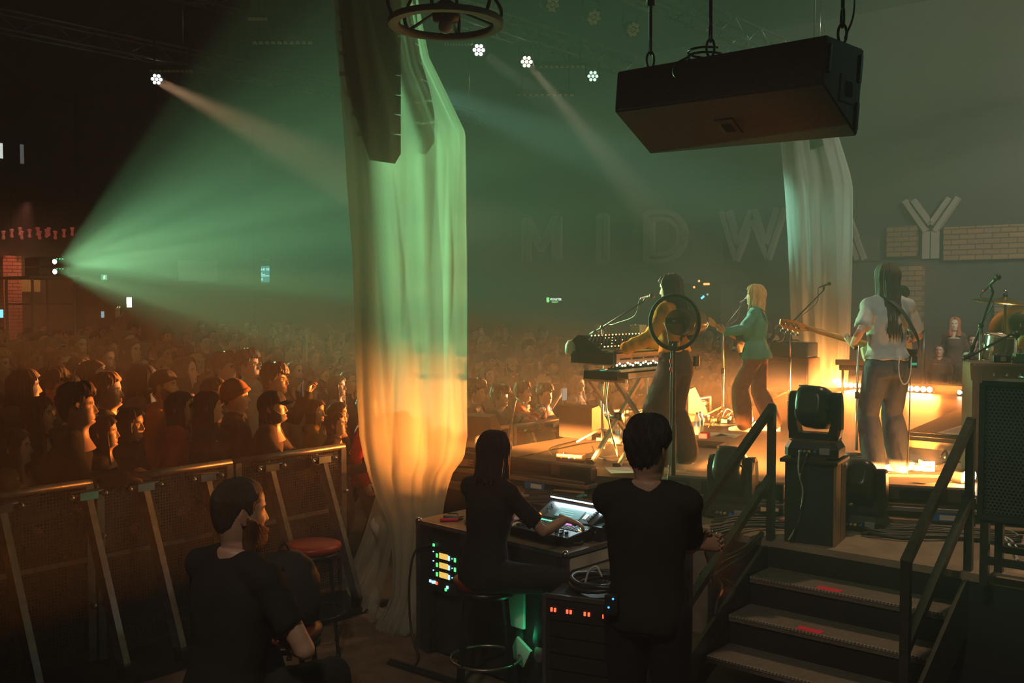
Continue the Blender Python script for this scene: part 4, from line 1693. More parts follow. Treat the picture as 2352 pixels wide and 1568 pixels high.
mb = MB([PANEL])
on_slope(mb, -.10, 0, w2 * 1.93, .185, .003)
fp = mb.build('fader_panel', t)
mb = MB([PANEL])
on_slope(mb, .11, 0, w2 * 1.93, .150, .003)
sp_ = mb.build('screen_panel', t)
KEYM = M('console_key', (.10, .10, .10), .5)
for r in range(4):
    for c in range(18):
        mb = MB([KEYM])
        on_slope(mb, -.012 - r * .018, -.205 + c * .0235, .016, .009, .004, .003)
        mb.build('key', fp)
FAD = M('fader_cap', (.42, .42, .40), .4)
for c in range(17):
    mb = MB([BLACK])
    on_slope(mb, -.135, -.205 + c * .0235, .003, .075, .001, .003)
    mb.build('fader_slot', fp)
    mb = MB([FAD if c < 7 else BLACK])
    on_slope(mb, -.155 + (.012 * (c * 7 % 5)) + (.035 if 6 < c < 10 else 0), -.205 + c * .0235, .013, .020, .014, .003)
    mb.build('fader', fp)
GRN = glow('strip_green', (.10, .9, .35), 2.2)
MAG = glow('strip_magenta', (1, .10, .75), 2.2)
CYA = glow('strip_cyan', (.25, .8, 1), 1.4)
for (x0, x1, m, nm) in ((-.19, -.10, GRN, 'green_strip'), (-.094, -.045, GRN, 'green_strip'), (.0, .025, MAG, 'magenta_strip'), (.03, .095, MAG, 'magenta_strip'), (.10, .19, BLACK, 'dark_strip')):
    mb = MB([m])
    on_slope(mb, .004, (x0 + x1) / 2, x1 - x0, .007, .004, .003)
    mb.build(nm, fp)
for c in range(7):
    mb = MB([GRN if c != 6 else CYA])
    on_slope(mb, -.077, (-.205 + c * .0235) if c < 6 else .0, .006, .006, .004, .003)
    mb.build('key_light', fp)
for k, m in enumerate((glow('key_orange', (1, .35, .05), 2.5), CYA, GRN, bpy.data.materials['key_orange'])):
    mb = MB([m])
    on_slope(mb, -.055 + .012 * k, .205 - (k % 2) * .016, .009, .008, .005, .003)
    mb.build('key_light', fp)
mb = MB([glow('console_display', (.12, .32, .30), .8)])
on_slope(mb, .100, .0, .20, .085, .003, .003)
dsp = mb.build('touch_screen', sp_)
for k in range(4):
    mb = MB([glow('display_line', (.4, .8, .75), 1.0) if k == 0 else bpy.data.materials['display_line']])
    on_slope(mb, .072 + k * .018, -.02 + .01 * (k % 2), .13 - .02 * k, .003, .001, .006)
    mb.build('screen_line', dsp)
mb = MB([glow('meter_white', (.8, 1, .95), 2.5)])
on_slope(mb, .098, .125, .006, .045, .002, .004)
on_slope(mb, .098, .140, .006, .045, .002, .004)
mb.build('level_meter', sp_)
for k in range(5):
    mb = MB([KEYM])
    on_slope(mb, .065 + .02 * k, .185, .016, .014, .014, .003)
    mb.build('knob', sp_)
    mb = MB([KEYM])
    on_slope(mb, .065 + .02 * k, -.185 + .02 * (k % 2), .012, .012, .012, .003)
    mb.build('knob', sp_)
mb = MB([glow('lamp_strip', (.85, .95, 1), 4.0)])
mb.box((0, .180, .188), (w2 * 1.95, .010, .008))
mb.build('lamp_strip', t)
mb = MB([CONS])
mb.box((0, .196, .194), (w2 * 2, .035, .012))
mb.bar((-w2 + .01, .20, .16), (-w2 + .01, .20, .194), .014)
mb.bar((w2 - .01, .20, .16), (w2 - .01, .20, .194), .014)
mb.build('lamp_hood', t)
mb = MB([glow('talk_red', (1, .18, .04), 3)])
mb.ball((-.20, .04, .098), .010, 6)
mb.build('red_lamp', t)
area('console_lamp', on_desk(CX, CY + .172, .185), on_desk(CX, CY - .02, .06), .7, (.7, .95, 1), .4, .012, 150).rotation_mode = 'XYZ'

# things on the desk
p = on_desk(.30, .30)
t = thing('steel_bottle', 'blue and red steel water bottle standing on the road case', 'bottle', p)
mb = MB([M('bottle_blue', (.03, .06, .16), .35, .3)])
mb.lathe([(.001, 0), (.034, 0), (.036, .01), (.036, .17), (.030, .195), (.020, .21), (.020, .225)], n=20)
b = mb.build('body', t)
mb = MB([M('bottle_red', (.30, .03, .04), .4)])
mb.lathe([(.0365, .005), (.0368, .06)], n=20)
mb.build('red_band', b)
mb = MB([BLACK])
mb.lathe([(.022, .22), (.022, .25), (.001, .252)], n=16)
mb.tube([(-.018, 0, .25), (-.012, 0, .275), (.012, 0, .275), (.018, 0, .25)], .004, 6)
mb.build('cap', t)
mb = MB([M('gaffer_white', (.42, .40, .33), .6)])
mb.lathe([(.030, 0), (.062, 0), (.062, .048), (.030, .048), (.030, 0)], n=28)
one(mb, 'tape_roll', 'roll of pale tape lying on the road case by the water bottle', 'tape', None, on_desk(.36, .16, .001))
for k, (x, y, rz, m, lab) in enumerate(((.16, .16, .3, M('pen_teal', (.05, .2, .2), .4), 'teal marker pen lying on the road case corner'), (.20, .10, .9, REDTAPE, 'red cutter lying at the front of the road case'))):
    mb = MB([m])
    mb.cyl((-.07, 0, .012), (.05, 0, .012), .011, n=10)
    mb.mat(BLACK).cyl((.05, 0, .012), (.08, 0, .012), .008, .003, n=10)
    one(mb, 'marker_pen', lab, 'pen', None, on_desk(x, y, .0), dr + rz)
mb = MB([CABLE])
mb.tube(bez([(-.02, 0, .012), (.05, .03, .015), (.10, -.02, .012), (.16, .03, .012), (.2, -.01, .012)]), .004, 5)
one(mb, 'thin_cable', 'thin tangled cable on the road case beside the pens', 'cable', None, on_desk(.06, .22), dr)
mb = MB([PAPER])
mb.box((0, 0, .002), (.21, .297, .003))
one(mb, 'paper_sheet', 'sheet of paper lying left of the mixing console', 'paper', None, on_desk(.64, .38), dr + .25)
mb = MB([M('teal_notebook', (.10, .22, .23), .6)])
mb.box((0, 0, .010), (.15, .21, .016), bev=.002)
one(mb, 'notebook', 'dark teal notebook behind the paper on the road case', 'notebook', None, on_desk(.58, .54, .0), dr + .1)
t = thing('headphone_amp', 'small black box with a cyan top beside the mixing console', 'amplifier', on_desk(1.20, .50) + E1 * .13 + A1 * .02, dr)
t.location = on_desk(1.235, .40)
mb = MB([CONS])
mb.box((0, 0, .045), (.09, .13, .09), bev=.005)
mb.build('body', t)
mb = MB([M('cyan_label', (.05, .30, .33), .5)])
mb.box((0, .01, .0915), (.07, .08, .003))
mb.build('top_label', t)
mb = MB([CHROME])
mb.lathe([(.013, 0), (.013, .008), (.009, .008)], (.0, -.066, .05), (0, -1, 0), n=14)
mb.build('socket', t)
mb = MB([RUBBER])
mb.tube([(.05 * math.cos(a) * 1.3, .05 * math.sin(a), .012) for a in [2 * PI * i / 20 for i in range(20)]], .010, 6, closed=True)
one(mb, 'headphone_band', 'black headphone band lying on the road case in front of the console', 'headphones', None, on_desk(1.17, .20), dr)

mb = MB([M('pale_board', (.55, .55, .5), .6)])
mb.box((0, 0, .17), (.15, .02, .34), bev=.003)
mb.box((.05, -.006, -.14), (.13, .02, .13), (0, .5, 0), bev=.003)
one(mb, 'pale_board', 'pale board under the desk, caught by a green glow between the stool legs', 'board', None, V((.02, 5.86, .42)), dr)
gl_ = bpy.data.lights.new('green_glow', 'POINT')
gl_.energy, gl_.color, gl_.shadow_soft_size = .45, (.05, 1, .4), .03
go_ = bpy.data.objects.new('green_glow', gl_)
COL.objects.link(go_)
go_.location = (.10, 5.70, .42)
mb = MB([M('pale_bundle', (.55, .50, .40), .8, bump=.4, bscale=20)])
rows = []
for i in range(9):
    f = i / 8
    rows.append([V((.055 * math.sin(PI * (.08 + .84 * f)) * (1 + .22 * math.sin(3 * a + f * 5)) * math.cos(a), .04 * math.sin(PI * (.08 + .84 * f)) * math.sin(a), .17 * (f - .5) + .01 * math.sin(2 * a))) for a in [2 * PI * j / 16 for j in range(16)]])
mb.grid(rows, closed=True)
mb.tube([(0, 0, .07), (.01, .0, .20), (.03, .02, .40)], .006, 6)
one(mb, 'cloth_bundle', 'small pale lumpy bundle hanging in the dark left of the near curtain', 'bundle', None, at(868, 1210, 7.28))
# low amplifier rack with red lamps and a big coil on top
RKX, RKY = .52, 5.42
t = thing('amp_rack', 'low black amplifier rack with a row of red lamps, before the road case', 'rack', V((RKX, RKY, 0)), -.42)
mb = MB([CASE])
mb.box((0, 0, .385), (.56, .42, .75), bev=.01)
mb.build('case', t)
mb = MB([DARK_ALU])
mb.bar((-.28, -.21, .765), (.28, -.21, .765), .022)
mb.bar((-.28, -.21, .02), (-.28, -.21, .77), .022)
mb.bar((.28, -.21, .02), (.28, -.21, .77), .022)
mb.build('edge_rail', t)
for j in range(6):
    mb = MB([BLACK])
    mb.box((0, -.216, .68 - j * .09), (.50, .012, .08), bev=.003)
    mb.build('amplifier_front', t)
for x in (-.235, -.215, -.145, -.125, -.045, -.022, .06, .085):
    mb = MB([SCR])
    mb.box((x, -.226, .695), (.010, .008, .020))
    mb.build('red_lamp', t)
coil('cable_coil', 'big coil of thick black cable on the amplifier rack behind the standing man', V((.50, 5.48, .77)), .165, 6, .014, M('coil_black', (.03, .027, .025), .4), 11, h=.03)
mb = MB([CABLE_L])
mb.tube(bez([(0, 0, .02), (.02, .01, .08), (.06, .0, .11), (.09, -.02, .06)]), .006, 6)
one(mb, 'pale_cable', 'short pale cable end standing up from the big black coil', 'cable', None, V((.40, 5.38, .80)))
t = thing('folded_gear', 'crushed pale cardboard and flight-case lids beneath the stair rail', 'case', V((*gz(1612, 1330, .35)[:2], 0)), -.6)
mb = MB([M('lid_grey', (.22, .19, .15), .6, var=.2)])
mb.box((0, 0, .35), (.22, .3, .70), bev=.01)
mb.build('body', t)
mb = MB([DARK_ALU])
mb.bar((-.11, -.15, .70), (.11, -.15, .70), .02)
mb.bar((-.11, -.15, .02), (-.11, -.15, .7), .02)
mb.build('edge_rail', t)
t = None


# ------------------------------------------------------------------ bar stools
SEATR = M('stool_leather_red', (.34, .045, .028), .35, var=.15)
SEATD = M('stool_leather_dark', (.14, .02, .015), .4, var=.15)


def bar_stool(x, y, label, seat, rz=0.3, h=.73, group='bar stools'):
    t = thing('bar_stool', label, 'stool', V((x, y, 0)), rz, group)
    mb = MB([seat])
    mb.lathe([(.001, h - .055), (.165, h - .055), (.185, h - .045), (.193, h - .020), (.186, h - .004), (.15, h + .006), (.001, h + .010)], n=36)
    mb.build('seat', t)
    mb = MB([BLACK_METAL])
    mb.lathe([(.172, h - .09), (.18, h - .09), (.18, h - .054), (.172, h - .054)], n=32)
    mb.build('seat_ring', t)
    for k in range(4):
        a = PI / 4 + k * PI / 2
        mb = MB([BLACK_METAL])
        mb.bar((.155 * math.cos(a), .155 * math.sin(a), h - .06), (.225 * math.cos(a), .225 * math.sin(a), .012), .024)
        l = mb.build('leg', t)
        mb = MB([RUBBER])
        mb.cyl((.225 * math.cos(a), .225 * math.sin(a), 0), (.225 * math.cos(a), .225 * math.sin(a), .02), .017, n=8)
        mb.build('foot_cap', l)
    mb = MB([BLACK_METAL if seat is SEATR else M('ring_worn', (.25, .22, .18), .35, .8)])
    mb.tube([(.205 * math.cos(a), .205 * math.sin(a), .26) for a in [2 * PI * i / 40 for i in range(40)]], .010, 8, closed=True)
    mb.build('foot_ring', t)
    return t


bar_stool(-1.34, 6.64, 'empty bar stool with a round red leather seat, by the barrier', SEATR, .2)
bar_stool(-.155, 5.78, 'bar stool with a dark red seat under the seated woman', SEATD, .1, .74)
bar_stool(-1.10, 3.86, 'bar stool under the bearded man, mostly below the frame', SEATD, .3, .76)
bar_stool(-1.16, 5.02, 'bar stool carrying the black backpack beside the bearded man', SEATD, .5, .70)
t = thing('backpack', 'rounded black backpack on a stool between the bearded man and the red stool', 'backpack', V((-1.16, 5.02, .71)), .5)
BAGM = M('bag_cloth', (.026, .022, .020), .8, var=.25, scale=30, bump=.2, bscale=60)
mb = MB([BAGM])
rows = []
for z, hx, hy in ((.0, .12, .09), (.02, .17, .12), (.12, .185, .135), (.24, .175, .13), (.32, .14, .105), (.37, .08, .06), (.38, .01, .01)):
    rows.append([V((hx * math.copysign(abs(math.cos(a)) ** .7, math.cos(a)), hy * math.copysign(abs(math.sin(a)) ** .7, math.sin(a)), z)) for a in [2 * PI * i / 28 for i in range(28)]])
mb.grid(rows, closed=True)
mb.build('body', t)
mb = MB([BAGM])
mb.tube(bez([(-.05, -.11, .33), (-.09, -.16, .25), (-.09, -.15, .10), (-.05, -.12, .02)]), .016, 8, flat=.5)
mb.build('strap', t)
mb = MB([BAGM])
mb.tube(bez([(-.03, 0, .375), (0, 0, .42), (.03, 0, .375)]), .008, 6)
mb.build('carry_handle', t)
# black cable ramp on the floor
pa, pb = gz(896, 1523, .0), gz(1030, 1566, .0)
m = (pa + pb) / 2
mb = MB([RUBBER])
d = (pb - pa)
mb.T = Matrix.Rotation(math.atan2(d.y, d.x), 4, 'Z')
mb.prism([(-d.length / 2, -.03), (d.length / 2 + .3, -.03), (d.length / 2 + .3, .03), (-d.length / 2, .03)], .022, 0)
mb.prism([(-d.length / 2, -.012), (d.length / 2 + .3, -.012), (d.length / 2 + .3, .012), (-d.length / 2, .012)], .008, .022)
one(mb, 'cable_ramp', 'flat black strip lying on the floor before the stool', 'cable ramp', None, m)


# ------------------------------------------------------------------ people: builder
SKIN = M('skin', (1, 1, 1), .5, var=.06, scale=30, objcol=True, attr='tint', bump=.04, bscale=120)
SKIN.node_tree.nodes['Principled BSDF'].inputs['Subsurface Weight'].default_value = .0
HAIRM = M('hair', (1, 1, 1), .55, var=.40, scale=7, objcol=True, bump=.55, bscale=24, stretch=(26, 26, 2.2))
CLOTH = M('cloth', (1, 1, 1), .85, var=.14, scale=14, objcol=True, bump=.25, bscale=16, spec=.15)
DENIM = M('denim', (1, 1, 1), .85, var=.22, scale=22, objcol=True, bump=.3, bscale=18, spec=.2)
SHOEM = M('shoe', (1, 1, 1), .55, var=.08, objcol=True)
GLASSM = M('glasses_frame', (.02, .018, .016), .3)


def smooth_table(xs, ys, lo, hi, n=400, k=13):
    x = np.linspace(lo, hi, n)
    y = np.interp(x, xs, ys)
    pad = np.concatenate([np.full(k, y[0]), y, np.full(k, y[-1])])
    y = np.convolve(pad, np.hanning(2 * k + 1) / np.hanning(2 * k + 1).sum(), 'same')[k:-k]
    return x, y


_Z = [-.27, -.235, -.20, -.16, -.130, -.118, -.110, -.100, -.085, -.065, -.045, -.02, .0, .02, .05, .075, .095, .110, .1175]
_FR = [.070, .055, .042, .038, .046, .066, .080, .085, .085, .088, .087, .087, .087, .091, .090, .081, .064, .040, .012]
_BK = [.100, .090, .076, .068, .066, .066, .067, .070, .076, .084, .092, .098, .102, .104, .102, .092, .072, .046, .014]
_WD = [.135, .100, .068, .057, .056, .058, .056, .056, .061, .066, .070, .074, .076, .077, .076, .069, .055, .036, .012]
TZ, TF = smooth_table(_Z, _FR, -.27, .118, k=7)
_, TB = smooth_table(_Z, _BK, -.27, .118, k=7)
_, TW = smooth_table(_Z, _WD, -.27, .118, k=7)


def head_point(z, th, face=True):
    "arrays z, th -> x, y, (tint); th = 0 is the front"
    f, b, w = np.interp(z, TZ, TF), np.interp(z, TZ, TB), np.interp(z, TZ, TW)
    s, c = np.sin(th), np.cos(th)
    e = np.where(z > -.115, .90, 1.0)
    x = w * np.sign(s) * np.abs(s) ** e
    y = np.where(c > 0, f, b) * np.sign(c) * np.abs(c) ** e
    if face:
        ax = np.abs(x)
        g = lambda v, m, q: np.exp(-((v - m) / q) ** 2)
        fr = np.clip(c * 3, 0, 1)
        nz = np.interp(z, [-.058, -.050, -.042, -.034, .0, .012, .024], [0, .010, .028, .026, .010, .004, 0])
        wn = np.interp(z, [-.05, -.042, -.02, .0, .02], [.018, .0165, .012, .009, .013])
        d = nz * np.exp(-(x / wn) ** 2)
        d += -.010 * g(ax, .031, .016) * g(z, .004, .011) + .0065 * g(ax, .031, .011) * g(z, .001, .007)
        d += .005 * g(ax, .030, .024) * g(z, .021, .007) + .004 * g(ax, .045, .02) * g(z, -.026, .018)
        d += .006 * np.exp(-(x / .024) ** 2) * (g(z, -.0665, .0045) + 1.1 * g(z, -.0775, .0055)) - .003 * np.exp(-(x / .02) ** 2) * g(z, -.0715, .002)
        d += .006 * np.exp(-(x / .02) ** 2) * g(z, -.101, .011) - .004 * np.exp(-(x / .03) ** 2) * g(z, -.088, .006)
        y = y + d * fr
    return x, y


def make_head():
    zs = np.concatenate([np.linspace(-.27, -.125, 12), np.arange(-.118, .032, .0042), np.linspace(.036, .112, 13), [.1165, .1185]])
    th = np.concatenate([np.radians(np.arange(-64, 65, 2.3)), np.radians(np.linspace(66, 294, 36))])
    Zg, Tg = np.meshgrid(zs, th, indexing='ij')
    x, y = head_point(Zg, Tg)
    ax = np.abs(x)
    front = np.cos(Tg) > .3
    tint = np.ones(x.shape + (3,))
    brow = front & (np.abs(Zg - .022 - .10 * (.03 - ax) * (ax > .03)) < .0048) & (ax > .013) & (ax < .048)
    white = front & ((((ax - .031) / .0145) ** 2 + ((Zg - .0015) / .0062) ** 2) < 1)
    iris = front & ((((ax - .031) / .0068) ** 2 + ((Zg - .0015) / .0066) ** 2) < 1)
    lid = front & (np.abs(Zg - .0085) < .0024) & (np.abs(ax - .031) < .016)
    lips = front & (ax < .025) & (np.abs(Zg + .072) < .0105 * (1 - (ax / .027) ** 2))
    tint[brow] = (.16, .13, .12)
    tint[lid] = (.25, .20, .2)
    tint[white] = (1.25, 1.35, 1.5)
    tint[iris] = (.06, .05, .05)
    tint[lips] = (.82, .50, .50)
    n = len(th)
    verts = np.stack([x, y, Zg], -1).reshape(-1, 3)
    col = tint.reshape(-1, 3)
    faces = []
    for i in range(len(zs) - 1):
        for j in range(n):
            faces.append((i * n + j, i * n + (j + 1) % n, (i + 1) * n + (j + 1) % n, (i + 1) * n + j))
    faces.append(tuple((len(zs) - 1) * n + j for j in range(n)))
    V_, C_ = [tuple(v) for v in verts], [tuple(c) for c in col]
    # ears
    for sx in (-1, 1):
        mb = MB()
        rows = []
        for k in range(9):
            f = k / 8
            z = lerp(-.038, .022, f)
            dp = .020 * math.sin(PI * min(1, f * .85 + .12)) + .002
            row = []
            for j in range(10):
                a = 2 * PI * j / 10
                row.append(V((sx * (.0745 + .008 * max(0, -math.cos(a)) * (dp / .02) + .004 + .004 * math.sin(a)), -.012 + dp * math.cos(a) - f * .008, z)))
            rows.append(row)
        mb.grid(rows, closed=True)
        mb.add(rows[0], [tuple(range(10))])
        mb.add(rows[-1], [tuple(range(10))])
        o = len(V_)
        V_ += [tuple(p) for p in mb.v]
        C_ += [(.92, .76, .72)] * len(mb.v)
        faces += [tuple(o + i for i in f) for f in mb.f]
    return V_, faces, C_


HEADV, HEADF, HEADC = make_head()


def hand_mesh(side, curl=.35, spread=.0, thumb=.5):
    "wrist at the origin, fingers along +y, palm facing -z; side +1 right, -1 left (thumb at -x for a right hand)"
    mb = MB()
    mb.smooth = True
    k = -1 if side > 0 else 1

    def ring(y, hw, hh, dz=0):
        return [V((hw * math.copysign(abs(math.cos(a)) ** .8, math.cos(a)), y, dz + hh * math.sin(a))) for a in [2 * PI * i / 14 for i in range(14)]]
    rows = [ring(-.05, .026, .021), ring(-.02, .0255, .020), ring(.0, .027, .019), ring(.03, .036, .0185), ring(.06, .041, .016), ring(.085, .040, .013), ring(.094, .034, .009)]
    mb.grid(rows, closed=True)
    mb.add(rows[-1], [tuple(range(14))])
    for i, (x, L, r) in enumerate(((.030, .068, .0088), (.0105, .076, .0092), (-.0095, .070, .0088), (-.028, .054, .0078))):
        p = V((k * x, .078, .0))
        a, fan = curl * (.45 + .06 * i), (x * (1.5 + spread * 6))
        pts, rad = [p], [r]
        for seg, fr in enumerate((.46, .30, .24)):
            ang = a
            d = V((k * math.sin(fan) * math.cos(ang), math.cos(fan) * math.cos(ang), -math.sin(ang)))
            for h in (.5, 1.0):
                pts.append(pts[-1] + d * L * fr / 2 * (1.2 if seg == 0 else 1))
                rad.append(r * (1 - .06 * (seg * 2 + h)) * (1.06 if h == 1.0 and seg < 2 else .97))
            a += curl * (1.15 - .1 * seg)
        pts.append(pts[-1] + (pts[-1] - pts[-2]).normalized() * .004)
        rad.append(r * .45)
        mb.tube(pts, rad, 8)
    t = thumb
    pts = [V((k * .018, .012, -.004)), V((k * .034, .030, -.010)), V((k * (.046 + .012 * (1 - t)), .052, -.014 - .010 * t)), V((k * (.050 + .016 * (1 - t)), .072, -.018 - .016 * t)), V((k * (.048 + .018 * (1 - t)), .086, -.020 - .02 * t))]
    mb.tube(bez(pts, 3), [lerp(.0145, .0075, i / 12) for i in range(13)], 8)
    return mb


def ik(a, b, l1, l2, pole):
    a, b, pole = V(a), V(b), V(pole)
    d = b - a
    L = min(d.length, (l1 + l2) * .999)
    L = max(L, abs(l1 - l2) + .02)
    u = d.normalized()
    b2 = a + u * L
    x = (l1 * l1 - l2 * l2 + L * L) / (2 * L)
    h = math.sqrt(max(0, l1 * l1 - x * x))
    q = pole - u * pole.dot(u)
    q = q.normalized() if q.length > 1e-4 else V((0, 0, 1))
    return a + u * x + q * h, b2


def remeshed(mb, voxel, smooth=4, wrinkle=0.0, seed=0, wscale=9):
    me = mb.mesh('tmp')
    o = bpy.data.objects.new('tmp', me)
    COL.objects.link(o)
    r = o.modifiers.new('r', 'REMESH')
    r.mode, r.voxel_size = 'VOXEL', voxel
    r.use_smooth_shade = True
    if smooth:
        s_ = o.modifiers.new('s', 'SMOOTH')
        s_.factor, s_.iterations = .5, smooth
    dg = bpy.context.evaluated_depsgraph_get()
    out = bpy.data.meshes.new_from_object(o.evaluated_get(dg))
    bpy.data.objects.remove(o)
    bpy.data.meshes.remove(me)
    if wrinkle:
        off = V((seed * 3.7, seed * 1.3, seed * .9))
        nn = [v.normal.copy() for v in out.vertices]
        for v, n in zip(out.vertices, nn):
            q = V((v.co.x * wscale, v.co.y * wscale, v.co.z * wscale * .55)) + off
            v.co += n * (wrinkle * (noise.noise(q) + .5 * noise.noise(q * 2.3)))
    return out


def limb(mb, pts, radii, n=12, ball=True):
    "tapered limb through joints, radii at (start, mid, end) of each bone"
    P, R = [], []
    for i in range(len(pts) - 1):
        a, b = V(pts[i]), V(pts[i + 1])
        for k in range(6):
            t = k / 6
            P.append(a.lerp(b, t))
            r0, r1, r2 = radii[i]
            R.append((1 - t) * (1 - 2 * t) * r0 + 4 * t * (1 - t) * r1 + t * (2 * t - 1) * r2 if True else 0)
    P.append(V(pts[-1]))
    R.append(radii[-1][2])
    mb.tube(P, R, n)
    if ball:
        for q, r in zip(pts, [radii[0][0]] + [x[2] for x in radii]):
            mb.ball(q, r * .985, 8)


TORM = [(-.13, .135, .092), (-.05, .158, .108), (.04, .150, .104), (.14, .138, .098), (.24, .150, .106), (.34, .162, .110), (.41, .152, .094), (.455, .105, .072), (.50, .060, .056)]
TORF = [(-.13, .138, .098), (-.05, .162, .114), (.04, .146, .102), (.14, .116, .088), (.24, .126, .100), (.33, .136, .108), (.40, .126, .088), (.445, .090, .066), (.49, .052, .050)]


class Fig:
    def __init__(s, H=1.75, fem=False, pel=None, lean=.03, side=0, twist=0, hipturn=0, wr=None, wl=None, pr=(.4, -.5, -.6), pl=(-.4, -.5, -.6), ar=None, al=None, kr=(.05, 1, 0), kl=(-.05, 1, 0),
                 head=(0, 0, 0), handr=None, handl=None, curl=.4, shrug=0.0, wide=1.0):
        s.H, s.fem = H, fem
        k = s.k = H / 1.75
        s.T = TORF if fem else TORM
        s.wide = wide
        P = s.P = V(pel) if pel is not None else V((0, 0, .95 * k))
        s.up = V((math.sin(side), math.sin(lean) * math.cos(side), math.cos(lean) * math.cos(side))).normalized()
        s.xs = V((math.cos(twist), math.sin(twist), 0))
        s.xs = (s.xs - s.up * s.xs.dot(s.up)).normalized()
        s.xh = V((math.cos(hipturn), math.sin(hipturn), 0))
        sw = (.134 if fem else .160) * wide
        N = s.N = P + s.up * .50 * k
        s.shr = P + s.up * (.435 + shrug) * k + s.xs * sw * k
        s.shl = P + s.up * (.435 + shrug) * k - s.xs * sw * k
        s.hr, s.hl = P - V((0, 0, .05 * k)) + s.xh * .09 * k, P - V((0, 0, .05 * k)) - s.xh * .09 * k
        D = .235 * k
        wr = V(wr) if wr is not None else P + V((sw * k + .06, .04, -.08 * k))
        wl = V(wl) if wl is not None else P + V((-sw * k - .06, .04, -.08 * k))
        s.er, s.wr = ik(s.shr, wr, .295 * k, .262 * k, pr)
        s.el, s.wl = ik(s.shl, wl, .295 * k, .262 * k, pl)
        ar = V(ar) if ar is not None else V((.10, 0, .085))
        al = V(al) if al is not None else V((-.10, 0, .085))
        s.kr, s.ar = ik(s.hr, ar, .43 * k, .42 * k, kr)
        s.kl, s.al = ik(s.hl, al, .43 * k, .42 * k, kl)
        hd = Euler((head[0], head[2], head[1]), 'XYZ').to_matrix() if False else (Matrix.Rotation(head[1], 3, 'Z') @ Matrix.Rotation(head[0], 3, 'X') @ Matrix.Rotation(head[2], 3, 'Y'))
        hc = N + s.up * .052 * k + V((0, .014, .112)) * k
        s.HM = Matrix.Translation(hc) @ hd.to_4x4() @ Matrix.Diagonal((k ** .6 * (1.0 if fem else 1.05),) * 3 + (1,))
        s.hands = []
        for sd, w_, e_, hh in ((1, s.wr, s.er, handr), (-1, s.wl, s.el, handl)):
            hh = hh or {}
            d = V(hh.get('dir') or (w_ - e_)).normalized()
            n = V(hh.get('n') or (-sd, .2, 0))
            n = (n - d * n.dot(d)).normalized()      # palm normal
            x = d.cross(-n)
            mt = Matrix((x, d, -n)).transposed().to_4x4()
            s.hands.append((sd, Matrix.Translation(w_) @ mt @ Matrix.Diagonal((k * (.92 if fem else 1),) * 3 + (1,)), hh.get('curl', curl), hh.get('spread', 0), hh.get('thumb', .5)))

    def torso(s, mb, off=0.0, d0=-.14, d1=.53, hem=0.0, n=22, shoulder=True):
        rows = []
        ds = [d0 + (d1 - d0) * i / 15 for i in range(16)]
        for d in ds:
            hw, hd = interp(d, [t[0] for t in s.T], [t[1] for t in s.T]), interp(d, [t[0] for t in s.T], [t[2] for t in s.T])
            if d > .1:
                hw *= s.wide
            f = min(1, max(0, (d + .05) / .45))
            hw, hd = (hw + off + hem * max(0, (.12 - d) / .25)) * s.k, (hd + off + hem * max(0, (.12 - d) / .25)) * s.k
            x = (s.xh * (1 - f) + s.xs * f).normalized()
            y = s.up.cross(x).normalized()
            c = s.P + s.up * d * s.k + y * (.012 * math.sin((d + .1) * 6)) * s.k
            row = []
            for j in range(n):
                a = 2 * PI * j / n
                cc, ss = math.cos(a), math.sin(a)
                bust = .028 * math.exp(-((d - .29) / .06) ** 2) * max(0, ss) if s.fem else 0
                row.append(c + x * hw * math.copysign(abs(cc) ** .85, cc) + y * (hd * math.copysign(abs(ss) ** .85, ss) + bust * s.k))
            rows.append(row)
        mb.grid(rows, closed=True)
        mb.add(rows[0], [tuple(range(n))[::-1]])
        mb.add(rows[-1], [tuple(range(n))])
        if shoulder:
            for sh in (s.shr, s.shl):
                mb.tube([s.N - s.up * .035 * s.k, s.N.lerp(sh, .55) - s.up * .005, sh], [(.056 + off) * s.k, (.060 + off) * s.k, (.055 + off) * s.k], 12)
                mb.ball(sh, (.060 + off) * s.k, 9)

    def arms(s, mb, off=0.0, upto=2.0, hemoff=0.0, n=12, which=(1, 1)):
        f = .82 if s.fem else .95
        for k, (sh, e, w) in enumerate(((s.shr, s.er, s.wr), (s.shl, s.el, s.wl))):
            if not which[k]:
                continue
            ru = [(.054 * f + off) * s.k, (.047 * f + off + hemoff * .5) * s.k, (.041 * f + off + hemoff) * s.k]
            rf = [(.042 * f + off) * s.k, (.041 * f + off) * s.k, (.027 * f + off) * s.k]
            if upto >= 2:
                limb(mb, [sh, e, w], [ru, rf], n)
            elif upto > 1:
                limb(mb, [sh, e, e.lerp(w, upto - 1)], [ru, [rf[0], rf[1], lerp(rf[1], rf[2], upto - 1)]], n)
            else:
                limb(mb, [sh, sh.lerp(e, upto)], [[ru[0], lerp(ru[0], ru[1], .6), lerp(ru[0], ru[2], upto)]], n, ball=False)
                mb.ball(sh, ru[0], 8)

    def legs(s, mb, off=0.0, hem=0.0, n=14, upto=1.0):
        f = .96 if s.fem else 1.0
        for h, k_, a in ((s.hr, s.kr, s.ar), (s.hl, s.kl, s.al)):
            e = k_.lerp(a, upto)
            limb(mb, [h, k_, e], [[(.088 * f + off) * s.k, (.080 * f + off) * s.k, (.056 * f + off + hem * .5) * s.k], [(.056 * f + off + hem * .5) * s.k, (.058 * f + off + hem * .8) * s.k, (.036 * f + off + hem) * s.k]], n)

